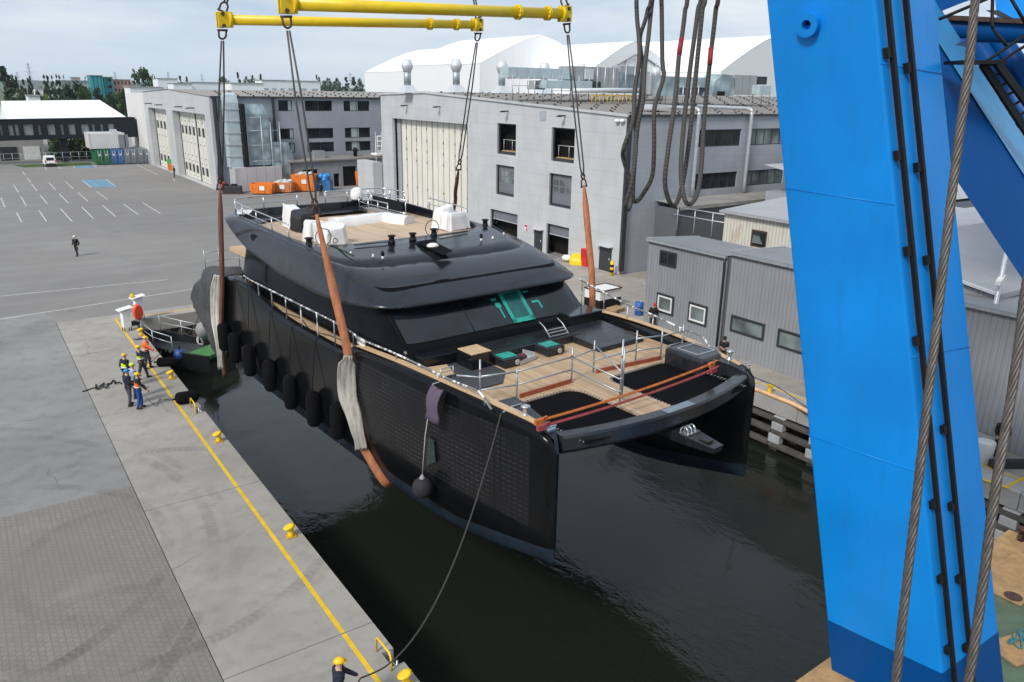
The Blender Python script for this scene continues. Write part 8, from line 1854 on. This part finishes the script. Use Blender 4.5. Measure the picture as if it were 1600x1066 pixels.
for k in range(1500):
    x, y_ = random.uniform(0, 3.2), random.uniform(0, 3.0); p = Vector((x, y_, random.uniform(0, 0.35))); a = Vector((random.gauss(0, 1), random.gauss(0, 1), random.gauss(0, 1))).normalized(); b = a.orthogonal().normalized(); c2 = a.cross(b); s_ = 0.14; q.face([p-b*s_, p-c2*s_*0.5, p+b*s_, p+c2*s_*0.5])
c = P(1583, 702, 0.0); stuff(q.build('ground_cover', m_lf[1], loc=c, norm=False))
# far wood: one mass of distant greenery between the buildings
q = MB(); random.seed(77)
for k in range(520):
    az = random.uniform(-6, 26)+34.9-24; D = random.uniform(300, 1500); c = Vector((math.sin(R(az))*D, math.cos(R(az))*D, 0)); rr = random.uniform(4, 9); hh = random.uniform(5, 11.5)
    for j in range(46):
        v = Vector((random.gauss(0, 1), random.gauss(0, 1), random.gauss(0, 1))).normalized()*random.random()**0.4; p = c+Vector((v.x*rr, v.y*rr, hh*0.5+v.z*hh*0.5)); s_ = rr*0.28; a = Vector((random.gauss(0, 1), random.gauss(0, 1), random.gauss(0, 1))).normalized(); b = a.orthogonal().normalized(); c2 = a.cross(b); q.face([p-b*s_, p-c2*s_*0.7, p+b*s_, p+c2*s_*0.7])
stuff(q.build('distant_wood', m_lf[1], norm=False))
# wooded horizon ridge
q = MB(); random.seed(15); top_ = []; bot_ = []
for i in range(221):
    az = -25+i*0.6; D = 3600+250*math.sin(i*0.21); hgt = 17+6*math.sin(i*0.11+1)+4*math.sin(i*0.43)+random.uniform(-1.5, 1.5); d_ = Vector((math.sin(R(az)), math.cos(R(az)), 0)); bot_.append((d_*(D-500))+Vector((0, 0, -1))); top_.append(d_*D+Vector((0, 0, hgt)))
q.loft([bot_, top_, [Vector(p)*1.25-Vector((0, 0, p.z*1.25+1)) for p in top_]], closed=False); struct(q.build('hills', leafmat('ridge_green', (0.05, 0.075, 0.04))))
# far buildings
def block(x0, x1, yt, yb, Y, dep, label, mat, floors=0, wins=0, winmat=None, group=None, name='building'):
    a, b = PY(x0, yb, Y), PY(x1, yt, Y); t = thing(name, label, 'building', ((a.x+b.x)/2, Y, 0), 0, group)
    q = MB(); q.box((a.x-t.location.x, 0, 0), (b.x-t.location.x, dep, b.z)); q.build('wall', mat, t); q = MB(); q.box((a.x-t.location.x-0.3, -0.3, b.z), (b.x-t.location.x+0.3, dep+0.3, b.z+0.2)); q.build('roof', m_conc, t)
    W_ = b.x-a.x
    for f in range(floors):
        z = b.z*(f+0.35)/floors if floors > 1 else b.z*0.4
        for k in range(wins): q = MB(); cx0 = a.x-t.location.x+W_*(k+0.25)/wins; q.box((cx0, -0.1, z), (cx0+W_*0.5/wins, -0.02, z+b.z*0.42/max(1, floors))); q.build('window', winmat or m_glass, t)
    return t
m_tl = clad('teal_clad', (0.03, 0.30, 0.33), 'x', 1.6, 0.5, 0.35); m_pk = M_('pink_wall', (0.50, 0.28, 0.23), 0.8, 0, 0.08); m_sl = clad('slab_grey', (0.36, 0.43, 0.43), 'z', 3.4, 1.2, 0.75)
block(97, 146, 127, 160, 450, 16, 'long grey green slab block left of the teal tower', m_sl); block(147, 160, 118.5, 165, 420, 10, 'teal striped office tower with glazed bay', m_tl); block(160.2, 175.5, 121, 165, 422, 10, 'right half of the teal tower with dark windows', m_tl, 6, 2); block(176.3, 204, 125, 168, 425, 14, 'pink block with rows of small windows beside the teal tower', m_pk, 5, 6)
block(112, 125, 121.5, 127.5, 452, 6, 'small roof house on top of the slab block', m_conc); block(236, 252, 124, 140, 430, 8, 'narrow teal building right of the round green tree', m_tl)
for x0, x1, yt, yb, Y, lab in ((56, 69, 139, 146, 420, 'bright white roofed house among the poplars'), (77, 82, 139, 143, 430, 'tiny white house right of the wide poplar'), (17, 30, 148, 155, 330, 'pale low house behind the slim poplars'), (45, 62, 150, 160, 300, 'pale house with small windows behind the low tent'), (0, 5, 162, 172, 240, 'small grey building at the left edge beside the tent'), (248, 277, 123.5, 140, 330, 'round ended silver plant building behind the left hall roof'), (272, 300, 131, 142, 300, 'white plant room behind the left hall roof'), (300, 365, 130, 142, 305, 'pale blue grey industrial building behind the left hall roof'), (362, 412, 131, 142, 260, 'grey duct housing behind the ridge of the left hall'), (410, 446, 126, 142, 330, 'white plant tower behind the left hall'), (446, 500, 127.5, 142, 345, 'pale grey roof plant behind the left hall, cut by sling wires'), (204, 250, 137, 147, 262, 'long foil clad duct housing behind the gable of the left hall')):
    block(x0, x1, yt, yb, Y, 9, lab, M_('pale_wall', (0.80, 0.83, 0.86), 0.7, 0, 0.08, 0.2) if 'pale_wall' not in bpy.data.materials else bpy.data.materials['pale_wall'], 1 if x1-x0 > 8 else 0, 3, m_galv if Y > 250 else m_glass)
q = MB(); q.box((2, 181, 0), (14.2, 184.5, 3.9)); t = thing('garage_row', 'pale low garages behind the fence left of the bridge post', 'garage', (8, 181, 0)); o = q.build('wall', m_conc, t); o.location = -t.location
for k in range(3): q = MB(); q.box((3+k*3.8, 180.9, 0.1), (5.8+k*3.8, 180.98, 2.6)); o = q.build('garage_door', m_white if k != 1 else m_dark, t); o.location = -t.location
# lattice pylons and thin masts
def pylon(px, ytop, D, label):
    p = PD(px, ytop, D); h = p.z; t = thing('power_pylon', label, 'pylon', (p.x, p.y, 0), 0.4, 'power pylons on the horizon'); q = MB()
    lv = [(0, 3.2), (h*0.35, 2.0), (h*0.6, 1.2), (h*0.8, 0.7), (h, 0.15)]
    for (z0, w0), (z1, w1) in zip(lv, lv[1:]):
        for a, b in ((-1, -1), (1, -1), (1, 1), (-1, 1)): q.beam((a*w0, b*w0, z0), (a*w1, b*w1, z1), 0.22, 0.22)
        q.beam((-w0, -w0, z0), (w1, -w1, z1), 0.14, 0.14); q.beam((w0, -w0, z0), (-w1, -w1, z1), 0.14, 0.14)
    for z, l in ((h*0.72, 5.5), (h*0.84, 4.2), (h*0.94, 3)): q.beam((-l, 0, z), (l, 0, z), 0.3, 0.3)
    q.build('lattice', m_pyl, t)
m_pyl = M_('pylon_grey', (0.30, 0.32, 0.34), 0.6)
for px, yt, D, lab in ((43, 98, 900, 'tallest lattice pylon above the left poplars'), (26, 112, 1400, 'faint pylon left of the tallest one'), (262, 112, 1100, 'lattice pylon right of the round green tree'), (315, 115, 1300, 'lattice pylon left of the first wire sling'), (179, 112, 1200, 'lattice pylon above the pink building'), (547, 114, 1000, 'lattice pylon between the bushy poplars by the white tent')): pylon(px, yt, D, lab)

# ------------------------------------------------------------------ haze
hz_ = MB(); hz_.box((-5200, -600, -7.5), (5200, 5600, 48)); ho = hz_.build('haze', None); ho.data.materials.clear()
hm_ = bpy.data.materials.new('haze'); hm_.use_nodes = True; ht = hm_.node_tree; ht.nodes.clear(); mo = ht.nodes.new('ShaderNodeOutputMaterial'); pv = ht.nodes.new('ShaderNodeVolumePrincipled')
pv.inputs['Color'].default_value = (0.80, 0.90, 1.0, 1); pv.inputs['Density'].default_value = 0.0001; pv.inputs['Anisotropy'].default_value = 0.0
ht.links.new(pv.outputs[0], mo.inputs['Volume']); ho.data.materials.append(hm_); stuff(ho)
